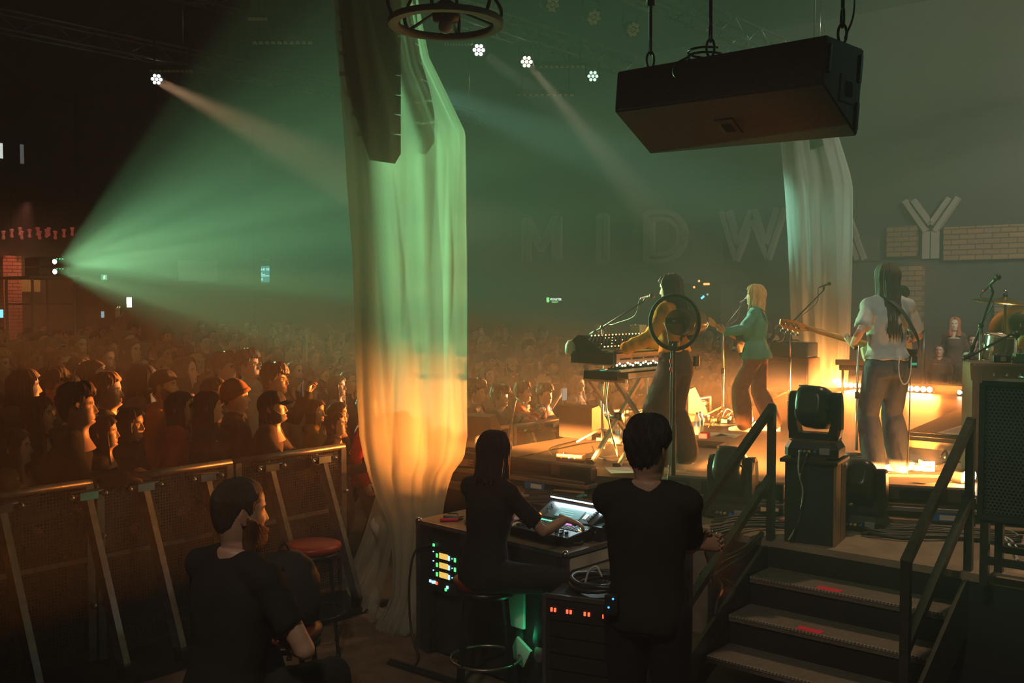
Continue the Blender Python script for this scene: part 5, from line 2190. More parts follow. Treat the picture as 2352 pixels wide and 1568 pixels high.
    def body(s, voxel=.014):
        mb = MB([SKIN])
        s.torso(mb)
        s.arms(mb)
        s.legs(mb)
        base = remeshed(mb, voxel, 3)
        vs = [v.co.copy() for v in base.vertices]
        fs = [tuple(p.vertices) for p in base.polygons]
        cs = [(1, 1, 1)] * len(vs)
        bpy.data.meshes.remove(base)
        o = len(vs)
        vs += [s.HM @ V(p) for p in HEADV]
        fs += [tuple(o + i for i in f) for f in HEADF]
        cs += HEADC
        for sd, mt, curl, spread, th in s.hands:
            h = hand_mesh(sd, curl, spread, th)
            o = len(vs)
            vs += [mt @ p for p in h.v]
            fs += [tuple(o + i for i in f) for f in h.f]
            cs += [(1, .92, .9)] * len(h.v)
        me = bpy.data.meshes.new('body')
        me.from_pydata([tuple(v) for v in vs], [], fs)
        me.materials.append(SKIN)
        at_ = me.color_attributes.new('tint', 'FLOAT_COLOR', 'POINT')
        at_.data.foreach_set('color', np.concatenate([np.array(cs), np.ones((len(cs), 1))], 1).astype(np.float32).ravel())
        me.polygons.foreach_set('use_smooth', [True] * len(fs))
        me.update()
        return me

    def shirt(s, kind='tee', off=.011, hem=-.10, hemflare=.012, sleeve=.62, neck=.465, voxel=.013, wr=.007, seed=1, mat=None, hood=False, collar=False):
        mb = MB([mat or CLOTH])
        s.torso(mb, off, hem, neck, hemflare)
        s.arms(mb, off, sleeve, .012 if sleeve < 1 else 0.0)
        if sleeve >= 1.8:
            for w, e in ((s.wr, s.er), (s.wl, s.el)):
                q = e.lerp(w, min(1, sleeve - 1))
                mb.ball(q - (w - e).normalized() * .01, (.030 + off * 1.1) * s.k, 7)
        if hood:
            b = s.up.cross(s.xs) * -1
            mb.tube(bez([s.N + s.xs * .085 * s.k + s.up * .0, s.N - b * -.0 + s.xs * .10 * s.k + b * .05 * s.k, s.N + b * .115 * s.k - s.up * .03, s.N - s.xs * .10 * s.k + b * .05 * s.k, s.N - s.xs * .085 * s.k], 6), .036 * s.k, 10)
        if collar:
            b = s.up.cross(s.xs) * -1
            mb.tube([s.N + s.up * .02 * s.k + s.xs * .075 * s.k * math.cos(a) - b * .07 * s.k * math.sin(a) for a in [2 * PI * i / 20 for i in range(20)]], .018 * s.k, 8, closed=True)
        return remeshed(mb, voxel, 3, wr, seed)

    def trousers(s, off=.016, hem=.02, waist=.07, upto=.96, voxel=.013, wr=.006, seed=2, mat=None):
        mb = MB([mat or DENIM])
        s.torso(mb, off * .7, -.14, waist, 0, shoulder=False)
        s.legs(mb, off, hem, upto=upto)
        return remeshed(mb, voxel, 3, wr, seed, 7)

    def shoe(s, sd, yaw=0.0, high=True):
        a, k_ = (s.ar, s.kr) if sd > 0 else (s.al, s.kl)
        mb = MB([SHOEM])
        d = V((math.sin(yaw), math.cos(yaw), 0))
        x = V((math.cos(yaw), -math.sin(yaw), 0))
        z0 = a.z - .085
        rows = []
        for y, hw, h in ((-.075, .018, .05), (-.07, .032, .085), (-.03, .037, .105), (.03, .040, .10), (.08, .044, .078), (.13, .046, .060), (.17, .040, .05), (.195, .022, .036)):
            rows.append([a + d * y * s.k + x * hw * s.k * math.copysign(abs(math.cos(t)) ** .7, math.cos(t)) + V((0, 0, z0 - a.z + h / 2 * s.k + h / 2 * s.k * math.copysign(abs(math.sin(t)) ** .7, math.sin(t)))) for t in [2 * PI * i / 14 for i in range(14)]])
        mb.grid(rows, closed=True)
        mb.add(rows[0], [tuple(range(14))])
        mb.add(rows[-1], [tuple(range(14))[::-1]])
        if high:
            mb.tube([V((a.x, a.y, z0 + .06)) - d * .02, V((a.x, a.y, z0 + .15)) - d * .015], [.046 * s.k, .046 * s.k], 14)
        me = mb.mesh('shoe')
        return me


# ---- hair, hats, beards and glasses in head space
def shell(th, zs, fn, mat, thick_in=True):
    "fn(z, th) -> x, y, z arrays"
    Zg, Tg = np.meshgrid(zs, th, indexing='ij')
    x, y, z = fn(Zg, Tg)
    n = len(th)
    mb = MB([mat])
    rows = [[V((x[i, j], y[i, j], z[i, j])) for j in range(n)] for i in range(len(zs))]
    mb.grid(rows, closed=True)
    mb.add(rows[-1], [tuple(range(n))])
    return mb


def hairline(a):
    "lowest z of the hair at angle a (degrees from the front)"
    return np.interp(a, [0, 25, 45, 60, 75, 85, 100, 125, 150, 180], [.070, .068, .058, .040, .022, -.02, .012, -.055, -.075, -.080])


def hash_noise(x, seed):
    return np.sin(x * 12.9898 + seed * 78.233) * .5 + .5 * np.sin(x * 7.13 + seed * 3.1) * np.sin(x * 3.7 + seed)


def hair_short(seed=0, thick=.016, messy=.006, fringe=0.0, volume=0.0):
    th = np.radians(np.linspace(-180, 180, 97)[:-1])
    zs = np.concatenate([np.linspace(-.10, .10, 34), np.linspace(.103, .1180, 6)])

    def fn(Z, T):
        a = np.abs(np.degrees(T))
        hl = hairline(a) - fringe * np.clip(1 - a / 55, 0, 1) + .006 * np.sin(T * 19 + seed) * messy / .006
        m = np.clip((Z - hl) / .016, 0, 1)
        m = m * m * (3 - 2 * m)
        x, y = head_point(Z, T, False)
        r = np.hypot(x, y) + 1e-6
        up = np.clip((Z + .02) / .12, 0, 1)
        tk = thick * (.55 + .55 * up) + volume * up
        ns = messy * (np.sin(T * 23 + Z * 90 + seed) * .5 + np.sin(T * 11 - Z * 60 + seed * 2) * .6 + np.sin(T * 41 + Z * 35) * .35)
        o = m * (tk + ns) - (1 - m) * .006
        flat = np.clip((Z - .085) / .03, 0, 1)
        k = 1 + o / np.maximum(r, .035)
        return x * k, y * k, Z + m * (tk * .9 + ns * .6) * flat + m * up * tk * .25
    return shell(th, zs, fn, HAIRM)


def hair_long(seed=0, length=.30, thick=.016, wave=.0, open_deg=62, back=.035, front=.0, part=.0):
    "length below the head's centre; open_deg: half angle of the face opening; front: hair falling before the shoulders"
    th = np.radians(np.linspace(-180, 180, 145)[:-1])
    zs = np.concatenate([np.linspace(-length, -.10, max(8, int(length * 60))), np.linspace(-.09, .10, 30), np.linspace(.103, .1180, 6)])

    def fn(Z, T):
        a = np.abs(np.degrees(T))
        top = hairline(a)
        od = np.interp(Z, [-.25, -.12, -.02, .04, .06, .08], [open_deg - front, open_deg - front * .6, open_deg, open_deg * .80, open_deg * .45, 0])
        side = np.clip((a - od) / 7, 0, 1)
        m = np.maximum(side, np.clip((Z - .068) / .012, 0, 1))
        m = m * m * (3 - 2 * m)
        Zc = np.maximum(Z, -.02)
        x, y = head_point(Zc, T, False)
        xl, yl = head_point(Z, T, False)
        drop = np.clip((-.02 - Z) / max(.05, length - .02), 0, 1)
        strands = .0035 * np.sin(T * 37 + seed + Z * 6) + .0025 * np.sin(T * 71 + seed * 2 - Z * 9) + wave * np.sin(Z * 55 + T * 6 + seed) * (.3 + drop) + .004 * np.sin(T * 13 + seed)
        r = np.hypot(x, y) + 1e-6
        tk = thick * (1 + .5 * drop) + strands
        taper = 1 - .30 * drop * np.clip((a - 100) / 60, 0, 1) - .06 * drop
        k = (1 + tk / np.maximum(r, .035)) * taper
        ox, oy = x * k, y * k - back * drop * np.clip((a - 90) / 40, 0, 1)
        flat = np.clip((Z - .085) / .03, 0, 1)
        inx, iny = xl * .90, np.where(Z < -.12, yl * .6, yl * .92)
        hem = .02 * np.sin(T * 17 + seed) * np.clip(drop * 4 - 3, 0, 1) + .012 * np.sin(T * 43) * np.clip(drop * 4 - 3, 0, 1)
        part_ = -.004 * np.exp(-((np.degrees(T) - part) / 8) ** 2) * flat
        return inx * (1 - m) + ox * m, iny * (1 - m) + oy * m, Z + m * flat * (thick * .9 + part_) + hem * m
    return shell(th, zs, fn, HAIRM)


def cap_mesh(brim=True, seed=0, back=False):
    th = np.radians(np.linspace(-180, 180, 65)[:-1])
    zs = np.concatenate([np.linspace(.018, .10, 14), np.linspace(.104, .1180, 5)])

    def fn(Z, T):
        a = np.abs(np.degrees(T))
        low = np.interp(a, [0, 60, 110, 180], [.050, .036, .012, -.012])
        q = np.clip((Z - .018) / .10, 0, 1)
        Zz = low + (.1180 - low) * q
        x, y = head_point(Zz, T, False)
        r = np.hypot(x, y) + 1e-6
        k = 1 + (.017 + .004 * np.cos(T * 6) * (q < .8)) / np.maximum(r, .04)
        return x * k, y * k, Zz + np.clip((Zz - .07) / .05, 0, 1) * .018
    mb = shell(th, zs, fn, CLOTH)
    if brim:
        rows = []
        sgn = -1 if back else 1
        z0 = -.010 if back else .050
        for i in range(7):
            f = i / 6
            rows.append([V((math.sin(a) * (.088 + .006 * f) * (1 - .10 * f), sgn * (math.cos(a) * .104 + f * .075 * math.cos(a * .75)), z0 - .028 * f * (1 - .2 * math.cos(a)) - .014 * (math.sin(a) ** 2))) for a in [math.radians(-62 + 124 * j / 16) for j in range(17)]])
        mb.grid(rows)
        mb.grid([[p + V((0, 0, -.004)) for p in r][::-1] for r in rows])
        mb.grid([rows[-1], [p + V((0, 0, -.004)) for p in rows[-1]]])
    return mb


def beanie_mesh(slouch=.02):
    th = np.radians(np.linspace(-180, 180, 97)[:-1])
    zs = np.concatenate([np.linspace(0, .82, 22), np.linspace(.86, 1, 6)])

    def fn(Q, T):
        a = np.abs(np.degrees(T))
        low = np.interp(a, [0, 60, 100, 180], [.045, .02, -.02, -.045])
        Zz = low + (.1180 - low) * Q
        x, y = head_point(Zz, T, False)
        r = np.hypot(x, y) + 1e-6
        band = np.where(Q < .34, .008, 0)
        k = 1 + (.020 + band + .002 * np.sin(T * 40)) / np.maximum(r, .04)
        return x * k, y * k - slouch * Q ** 2 * .6, Zz + Q ** 3 * (.016 + slouch)
    return shell(th, zs, fn, CLOTH)


def hood_mesh():
    th = np.radians(np.linspace(-180, 180, 97)[:-1])
    zs = np.concatenate([np.linspace(-.22, .10, 30), np.linspace(.104, .1180, 5)])

    def fn(Z, T):
        a = np.abs(np.degrees(T))
        od = np.interp(Z, [-.20, -.14, 0, .06, .085, .10], [20, 40, 52, 44, 25, 0])
        m = np.clip((a - od) / 8, 0, 1)
        m = m * m * (3 - 2 * m)
        Zc = np.maximum(Z, -.05)
        x, y = head_point(Zc, T, False)
        r = np.hypot(x, y) + 1e-6
        k = 1 + (.034 + .006 * np.sin(T * 5 + Z * 30)) / np.maximum(r, .04)
        lo = np.clip((-.10 - Z) / .12, 0, 1)
        flat = np.clip((Z - .085) / .03, 0, 1)
        xl, yl = head_point(Z, T, False)
        return xl * .9 * (1 - m) + x * k * (1 + .35 * lo) * m, yl * .85 * (1 - m) + (y * k * (1 + .15 * lo) - .01) * m, Z + m * flat * .03
    return shell(th, zs, fn, CLOTH)


def beard_mesh(thick=.012, length=.0):
    th = np.radians(np.linspace(-100, 100, 61))
    zs = np.linspace(-.128, -.005, 26)
    Zg, Tg = np.meshgrid(zs, th, indexing='ij')
    x, y = head_point(Zg, Tg)
    a = np.abs(np.degrees(Tg))
    ax = np.abs(x)
    lip = (np.abs(Zg + .073) < .009) & (ax < .022)
    upper = np.interp(a, [0, 14, 28, 50, 75, 95], [-.054, -.054, -.060, -.045, -.015, .0])
    m = np.clip((upper - Zg) / .012, 0, 1) * np.clip((102 - a) / 14, 0, 1)
    m = np.where(lip, 0, m)
    r = np.hypot(x, y) + 1e-6
    ns = .002 * np.sin(Tg * 60 + Zg * 300)
    k = 1 + (m * (thick + ns) - (1 - m) * .005) / np.maximum(r, .03)
    mb = MB([HAIRM])
    rows = [[V((x[i, j] * k[i, j], y[i, j] * k[i, j], Zg[i, j] - length * m[i, j] * max(0, (-.09 - zs[i]) / .03))) for j in range(len(th))] for i in range(len(zs))]
    mb.grid(rows)
    return mb


def glasses_mesh():
    mb = MB([GLASSM])
    for sx in (-1, 1):
        mb.tube([(sx * .033 + .024 * math.cos(a), .101, .001 + .019 * math.sin(a)) for a in [2 * PI * i / 18 for i in range(18)]], .0022, 5, closed=True)
        mb.tube([(sx * .057, .100, .006), (sx * .078, .075, .008), (sx * .080, -.005, .008), (sx * .078, -.018, -.01)], .0022, 5)
    mb.tube([(-.009, .103, .004), (0, .106, .007), (.009, .103, .004)], .0022, 5)
    return mb


_hair = {}


def hairm(key):
    if key not in _hair:
        k, *a = key.split(':')
        _hair[key] = {
            'short': lambda: hair_short(1, .014, .004), 'messy': lambda: hair_short(2, .022, .010, .012, .012), 'mop': lambda: hair_short(5, .026, .010, .035, .012), 'buzz': lambda: hair_short(3, .006, .001),
            'curly': lambda: hair_short(9, .040, .016, .015, .015), 'crop': lambda: hair_short(4, .017, .006, .006, .006),
            'long': lambda: hair_long(1, .34, .016, .002), 'longwave': lambda: hair_long(4, .32, .020, .007, 58), 'bob': lambda: hair_long(2, .165, .018, .001, 60), 'shoulder': lambda: hair_long(3, .24, .017, .003, 60, front=8),
            'verylong': lambda: hair_long(6, .46, .016, .003, 70, .085), 'tied': lambda: hair_long(7, .07, .010, .0, 84),
            'cap': lambda: cap_mesh(True), 'capback': lambda: cap_mesh(True, back=True), 'beanie': lambda: beanie_mesh(), 'hood': lambda: hood_mesh(), 'beard': lambda: beard_mesh(), 'bigbeard': lambda: beard_mesh(.018, .02), 'glasses': lambda: glasses_mesh(),
        }[k]().mesh('hair_' + k)
    return _hair[key]


SKINS = [(.50, .31, .22), (.44, .26, .18), (.56, .36, .27), (.30, .17, .11), (.20, .11, .07)]


def head_child(root, name, key, HM, color):
    o = obj(name, hairm(key), root, color=color)
    o.matrix_local = HM
    return o


# ------------------------------------------------------------------ stage gear
SYNTH = M('synth_black', (.028, .024, .022), .45, var=.15)
PINKP = M('synth_front', (.50, .30, .24), .5, var=.1)
FAIRY = glow('fairy_bulb', (1, .82, .45), 5)
K0 = V((.86, 8.36, 0))
SZ = STAGE_Z


def kb(name, label, z, cat='keyboard', dx=0.0, dy=0.0):
    "stage frame at the near corner of the keyboards: x upstage (to the player), y across the stage"
    c, s_ = math.cos(AW), math.sin(AW)
    return thing(name, label, cat, V((K0.x + dx * c - dy * s_, K0.y + dx * s_ + dy * c, z)), AW)


t = kb('synthesizer', 'upper synthesizer with lit knobs and a pink front panel, before the keyboard player', 1.815)
mb = MB([SYNTH])
mb.box((-.235, .52, .055), (.45, 1.04, .10), bev=.006)
mb.build('body', t)
mb = MB([PINKP])
mb.box((-.004, .52, .052), (.012, .98, .085), bev=.002)
fp = mb.build('front_panel', t)
for k in range(5):
    mb = MB([BLACK])
    mb.box((.003, .16 + k * .19, .046), (.006, .15, .012))
    mb.build('vent_slot', fp)
mb = MB([SYNTH])
prof = [(-.46, .10), (-.46, .20), (-.40, .245), (-.34, .245), (-.14, .115), (-.14, .10)]
n = len(prof)
vs = [V((x, y, z)) for y in (.02, 1.02) for x, z in prof]
mb.add(vs, [tuple(range(n))[::-1], tuple(range(n, 2 * n))] + [(i, (i + 1) % n, n + (i + 1) % n, n + i) for i in range(n)])
pn = mb.build('control_panel', t)
rnd = random.Random(5)
KNB = M('knob_black', (.03, .03, .03), .35)
GOLD = glow('panel_lamp', (1, .72, .30), 3)
ORL = glow('panel_lamp_red', (1, .2, .05), 3)
for r in range(5):
    for c in range(18):
        f = (r + .7) / 5.4
        x, z = lerp(-.335, -.15, f), lerp(.245, .122, f)
        mb = MB([KNB])
        mb.cyl((x, .06 + c * .053, z), (x + .012, .06 + c * .053, z + .018), .009, .007, n=8)
        mb.build('knob', pn)
        if r in (0, 4) or rnd.random() < .18:
            mb = MB([GOLD if rnd.random() < .85 else ORL])
            mb.ball((x + .014, .085 + c * .053, z + .012), .0065 if r in (0, 4) else .004, 5)
            mb.build('panel_lamp', pn)
mb = MB([PAPER])
for k in range(14):
    mb.box((-.075, .12 + k * .062, .108), (.12, .055, .008))
mb.build('white_keys', t)
t = thing('string_lights', 'string of warm fairy lights along the lower edge of the upper synthesizer', 'lights', t.location.copy(), AW)
mb = MB([CABLE])
pts = [V((.022, .0 + k * .04, .0 + .012 * math.sin(k * 1.9))) for k in range(26)]
mb.tube(bez(pts, 3), .004, 5)
mb.build('wire', t)
for k in range(0, 26):
    mb = MB([FAIRY])
    mb.ball(pts[k] + V((.006, .0, .002)), .0095, 6)
    mb.build('bulb', t)
p_ = area('fairy_light', t.location + uw(.5, .10, -.02), t.location + uw(.5, .4, -.3), 2.0, (1, .75, .4), .9, .03, 170)
t = kb('lower_keyboard', 'lower black keyboard with white keys on the crossed stand', 1.685, dx=.02, dy=.02)
mb = MB([SYNTH])
mb.box((-.18, .55, .035), (.36, 1.1, .07), bev=.006)
mb.build('body', t)
for k in range(36):
    mb = MB([WHITEP])
    mb.box((-.075, .06 + k * .0285, .076), (.15, .026, .018), bev=.002)
    mb.build('white_key', t)
    if k % 7 in (0, 1, 3, 4, 5):
        mb = MB([BLACK])
        mb.box((-.105, .0745 + k * .0285, .090), (.09, .014, .016))
        mb.build('black_key', t)
mb = MB([M('ivory_cover', (.60, .56, .48), .5)])
mb.box((.008, .62, .030), (.012, .95, .045))
mb.build('front_strip', t)
for k, m in enumerate((glow('teal_glow', (.05, .6, .4), .7), ORL, glow('blue_glow', (.1, .4, .9), .8))):
    mb = MB([m])
    mb.box((-.22 - .03 * k, .12 + k * .12, .074), (.03, .10, .006))
    mb.build('display', t)
for k in range(14):
    mb = MB([KNB])
    mb.cyl((-.27, .30 + k * .05, .07), (-.27, .30 + k * .05, .095), .010, .008, n=8)
    mb.build('knob', t)
STANDM = M('stand_steel', (.62, .60, .55), .3, .7)
for (x0, name_) in ((-.30, 'rear'), (-.02, 'front')):
    pass
t = kb('keyboard_stand', 'double crossed steel stand carrying both keyboards', SZ)
for x in (-.33, -.05):
    for (y0, y1) in ((.12, .92), (.92, .12)):
        mb = MB([STANDM])
        mb.bar((x + (.02 if y0 < y1 else -.02), y0, .012), (x + (.02 if y0 < y1 else -.02), y1, .735), .035, .028)
        l = mb.build('leg', t)
        mb = MB([RUBBER])
        mb.box((x, y0, .015), (.05, .06, .03))
        mb.build('foot_cap', l)
    mb = MB([BLACK])
    mb.cyl((x - .05, .52, .374), (x + .05, .52, .374), .035, n=14)
    mb.build('joint', t)
for y in (.12, .92):
    mb = MB([STANDM])
    mb.bar((-.40, y, .735), (.04, y, .735), .03)
    mb.build('support_bar', t)
for y in (.20, .84):
    mb = MB([STANDM])
    mb.bar((-.42, y, .73), (-.44, y, .87), .03)
    mb.bar((-.45, y, .867), (-.02, y, .867), .025)
    mb.build('tier_arm', t)
t = kb('effects_box', 'small grey box standing on top of the upper synthesizer', 2.06, 'box', -.37, .93)
mb = MB([GREYP])
mb.prism([(-.05, -.06), (.05, -.06), (.05, .06), (-.05, .06)], .06, .0)
mb.box((0, 0, .066), (.10, .12, .014), bev=.004)
mb.build('body', t)
mb = MB([BLACK])
mb.cyl((.0, -.03, .07), (.0, -.03, .085), .012, n=10)
mb.build('knob', t)
t = kb('white_lamp_head', 'pale rounded lamp shade at the far end of the upper synthesizer', 1.88, 'lamp', -.48, .05)
mb = MB([WHITEP])
mb.lathe([(.001, .14), (.04, .13), (.062, .09), (.065, .03), (.05, 0), (.045, .004), (.055, .05)], n=20)
mb.build('shade', t)
mb = MB([BLACK_METAL])
mb.cyl((.02, 0, .0), (.06, 0, -.04), .01, n=8)
mb.build('arm', t)


def mic_stand(base, ztop, boom_tip, label, mic=True, tripod=True, lab_mic=None, counter=.25, r=.011, straight=False, mat=STANDM):
    "floor stand with a boom; boom_tip: world point of the microphone's tip"
    t = thing('microphone_stand', label, 'microphone stand', base)
    h = ztop - base.z
    mb = MB([mat])
    mb.cyl((0, 0, .05), (0, 0, h * .55), r * 1.25, n=10)
    mb.cyl((0, 0, h * .5), (0, 0, h), r, n=10)
    mb.build('pole', t)
    mb = MB([BLACK])
    mb.cyl((0, 0, h * .52), (0, 0, h * .58), r * 2, n=10)
    mb.build('clutch', t)
    if tripod:
        for k in range(3):
            a = .5 + k * 2 * PI / 3
            mb = MB([mat])
            mb.bar((.015 * math.cos(a), .015 * math.sin(a), .16), (.28 * math.cos(a), .28 * math.sin(a), .012), .018)
            mb.build('leg', t)
    else:
        mb = MB([BLACK_METAL])
        mb.lathe([(.001, .03), (.05, .028), (.14, .012), (.145, 0), (.001, 0)], n=28)
        mb.build('base', t)
    if boom_tip is None:
        return t
    tip = V(boom_tip) - base
    top = V((0, 0, h))
    d = (tip - top).normalized()
    end = tip - d * .16
    mb = MB([mat if mat is not STANDM else BLACK_METAL])
    mb.tube([top - d * counter, top, end], [r * 1.5, r * 1.0, r * .8], 8)
    mb.build('boom', t)
    mb = MB([BLACK])
    mb.ball(top, .026, 7)
    mb.cyl(top - d * counter, top - d * (counter - .13), .02, n=8)
    mb.build('boom_joint', t)
    if mic:
        dm = V((d.x, d.y, max(-.5, min(.5, d.z * .35)))).normalized()
        m = thing('microphone', lab_mic, 'microphone', base + tip)
        mb = MB([M('mic_body', (.05, .05, .05), .35, .5)])
        mb.tube([-dm * .20, -dm * .06, -dm * .05], [.010, .016, .019], 12)
        mb.build('body', m)
        mb = MB([M('mic_mesh', (.04, .04, .04), .5, .6)])
        mb.ball(-dm * .02, .027, 9)
        mb.build('head', m)
        mb = MB([BLACK])
        mb.tube([end - tip, -dm * .12], .013, 8)
        mb.build('clip', m)
        mb = MB([REDTAPE])
        mb.cyl(-dm * .20, -dm * .185, .012, n=8)
        mb.build('red_ring', m)
        mb = MB([CABLE])
        q = [-dm * .20, -dm * .24 + V((0, 0, -.02)), (top - tip) * .35 + V((0, 0, -.08)), (top - tip) * .75 + V((0, 0, -.04)), top - tip + V((.012, 0, -.03)), top - tip + V((.015, .01, -.5)), base - (base + tip) + V((.03, .02, .06)), base - (base + tip) + V((.16, -.05, .008)), base - (base + tip) + V((.30, -.02, .008))]
        mb.tube(bez(q, 8), .005, 6)
        mb.build('cable', m)
    return t


def gs(px, py, dz=0.0):
    p = gz(px, py, SZ)
    p.z = SZ + dz
    return p


mic_stand(gs(1383, 1022), 2.10, at(1500, 679, 8.9), 'boom microphone stand behind the keyboards', lab_mic='microphone in front of the keyboard player')
mic_stand(gs(1659, 966), 2.02, at(1716, 688, 10.9), 'microphone stand before the blonde singer', lab_mic='microphone at the blonde singer')
mic_stand(gs(1813, 924), 2.03, at(1907, 651, 14.2), 'boom microphone stand right of the blonde singer', lab_mic='microphone standing free before the far curtain')
mic_stand(gs(1967, 1046), 1.95, None, 'straight microphone stand close to the bassist', tripod=False)
mic_stand(gs(2247, 1060), 2.14, at(2296, 632, 8.6), 'tall boom microphone stand beside the amplifier', lab_mic='microphone over the cymbal at the right', counter=.32)
mic_stand(gs(1895, 886), 1.60, at(1935, 790, 16.2), 'low microphone stand in the glow before the far curtain', lab_mic='short microphone lying level on the low stand', counter=.2)
# drum microphone boom crossing the tall stand
t = thing('drum_boom', 'low dark boom arm slanting past the drum', 'microphone stand', at(2330, 765, 8.4))
mb = MB([BLACK_METAL])
mb.tube([at(2213, 823, 8.3) - t.location, at(2250, 806, 8.35) - t.location, at(2352, 752, 8.5) - t.location], [.022, .012, .010], 8)
mb.build('arm', t)
mb = MB([BLACK])
mb.ball(at(2334, 768, 8.45) - t.location, .035, 8)
mb.build('joint', t)
mb = MB([STANDM])
mb.cyl(at(2334, 768, 8.45) - t.location, V((at(2334, 768, 8.45).x, 8.45, SZ)) - t.location, .012)
mb.build('pole', t)
# hanging hoop on the stand right of the singer
t = thing('wire_hoop', 'thin wire hoop clipped to the stand right of the blonde singer', 'hoop', at(1790, 765, 14.0))
mb = MB([STANDM])
mb.tube([(.075 * math.cos(a), .0, .12 * math.sin(a)) for a in [2 * PI * i / 28 for i in range(28)]], .006, 6, closed=True)
mb.build('ring', t)
mb = MB([BLACK_METAL])
mb.tube([(.06, 0, -.08), (.14, .03, -.10)], .008, 6)
mb.build('clip', t)

# round see-through reflector drum on a black stand in front of the keyboard player
tc = at(1549, 740, 7.75)
yaw = -.60
base = V((tc.x, tc.y, SZ))
t = thing('round_reflector', 'round see-through drum with a thick black rim on a black stand', 'reflector', base, 0)
h = tc.z - SZ
FILM = clear_mat('smoky_film', (.030, .022, .012), .62, .12)
FILM2 = clear_mat('smoky_film_dark', (.012, .010, .008), .55, .12)
BARR = clear_mat('smoky_barrel', (.20, .18, .13), .70, .12, 0, .8)
RM = Matrix.Translation((0, 0, h)) @ Matrix.Rotation(yaw, 4, 'Z')
DR = .208
mb = MB([BLACK_MATT])
mb.T = RM
mb.tube([(DR * math.cos(a), 0, DR * math.sin(a)) for a in [2 * PI * i / 56 for i in range(56)]], .0165, 10, closed=True)
mb.build('rim', t)
mb = MB([FILM])
mb.T = RM
mb.lathe([(.001, 0), (.10, 0), (DR, 0)], (0, 0, 0), (0, 1, 0), n=48)
mb.build('film', t)
mb = MB([FILM2])
mb.T = RM
mb.lathe([(.001, 0), (.095, 0)], (.01, .02, .0), (0, 1, 0), n=40)
mb.build('inner_disc', t)
mb = MB([BLACK])
mb.T = RM
mb.tube([(.01 + .095 * math.cos(a), .02, .095 * math.sin(a)) for a in [2 * PI * i / 40 for i in range(40)]], .003, 6, closed=True)
mb.box((.012, .0, .012), (.165, .03, .055), bev=.004)
hb = mb.build('hub_box', t)
mb = MB([GREYP])
mb.T = RM
mb.box((.005, -.017, .010), (.028, .003, .010))
mb.box((.002, -.017, .018), (.012, .003, .004))
mb.build('hub_label', hb)
mb = MB([BARR])
mb.T = RM
mb.lathe([(.098, .03), (.105, .06), (.105, .36), (.095, .40), (.05, .42), (.001, .42)], (.02, 0, .0), (0, 1, 0), n=32)
mb.build('barrel', t)
mb = MB([M('barrel_band', (.35, .30, .2), .3, .7)])
mb.T = RM
for y in (.10, .36):
    mb.tube([(.02 + .106 * math.cos(a), y, .106 * math.sin(a)) for a in [2 * PI * i / 32 for i in range(32)]], .003, 5, closed=True)
mb.build('barrel_band', t)
mb = MB([BLACK])
mb.T = RM
mb.box((0, -.005, -.178), (.075, .05, .06), bev=.006)
mb.ball((.015, -.035, -.175), .016, 7)
mb.build('clamp', t)
mb = MB([BLACK_MATT])
mb.cyl((0, 0, .03), (0, 0, h - .20), .0125, n=10)
mb.cyl((0, 0, .03), (0, 0, .45), .019, n=10)
mb.lathe([(.001, .035), (.05, .03), (.15, .012), (.155, 0), (.001, 0)], n=28)
mb.build('pole', t)
mb = MB([CABLE_L])
mb.T = RM
mb.tube(bez([(-.075, -.02, .005), (-.06, -.05, -.01), (-.03, -.06, -.08), (-.02, -.05, -.17)], 6), .004, 6)
mb.build('signal_cable', t)
mb = MB([CABLE])
mb.tube(bez([(-.028, -.03, h - .22), (-.032, -.04, h - .5), (-.034, -.04, .4), (-.05, -.06, .05), (-.12, -.12, .01)], 8), .0055, 6)
c2 = mb.build('hanging_cable', t)
for z in (h - .32, h - .385):
    mb = MB([REDTAPE])
    mb.cyl((-.031, -.036, z), (-.031, -.036, z + .035), .011, n=10)
    mb.build('red_plug', c2)

# pedals, boxes, bottles and cables on the stage floor
def pedal(p, rz, d, m, label, lights=(), name='effects_pedal', cat='pedal', group=None):
    t = thing(name, label, cat, p, rz, group)
    mb = MB([m])
    mb.box((0, 0, d[2] / 2), d, bev=.006)
    mb.build('body', t)
    mb = MB([CHROME])
    mb.cyl((-d[0] * .25, -d[1] * .2, d[2]), (-d[0] * .25, -d[1] * .2, d[2] + .012), .010, n=10)
    mb.build('switch', t)
    for x, g in lights:
        mb = MB([g])
        mb.ball((x * d[0], -d[1] / 2 - .001, d[2] * .55), .008, 6)
        mb.build('lamp', t)
    return t


PEDB = M('pedal_brown', (.16, .07, .035), .5)
pedal(gs(1312, 1058), -.4, (.24, .12, .065), PEDB, 'small brown box with three coloured lamps on the stage near the monitor desk', ((-.3, SCR), (0, glow('lamp_blue', (.2, .5, 1), 2.5)), (.22, GRN)), 'signal_box', 'box')
pedal(gs(1430, 1012), -.3, (.5, .24, .04), PLASTIC, 'low black pedalboard at the foot of the keyboard stand', ((-.3, FAIRY), (-.15, FAIRY), (.05, FAIRY)), 'pedalboard', 'pedalboard')
pedal(gs(1600, 1022), -.5, (.5, .28, .03), BLACK_MATT, 'flat black mat with a red box behind the keyboard player', (), 'pedalboard', 'pedalboard')
pedal(gs(1618, 1012, .03), -.5, (.09, .11, .05), REDTAPE, 'red pedal behind the keyboard player')
pb = pedal(gs(1668, 975), -.35, (.62, .34, .035), PLASTIC, 'busy pedalboard at the feet of the blonde singer', (), 'pedalboard', 'pedalboard')
rnd = random.Random(8)
cols_ = [WHITEP, M('pedal_gold', (.55, .38, .12), .4), M('pedal_teal', (.1, .35, .36), .4), GREYP, PEDB, CHROME]
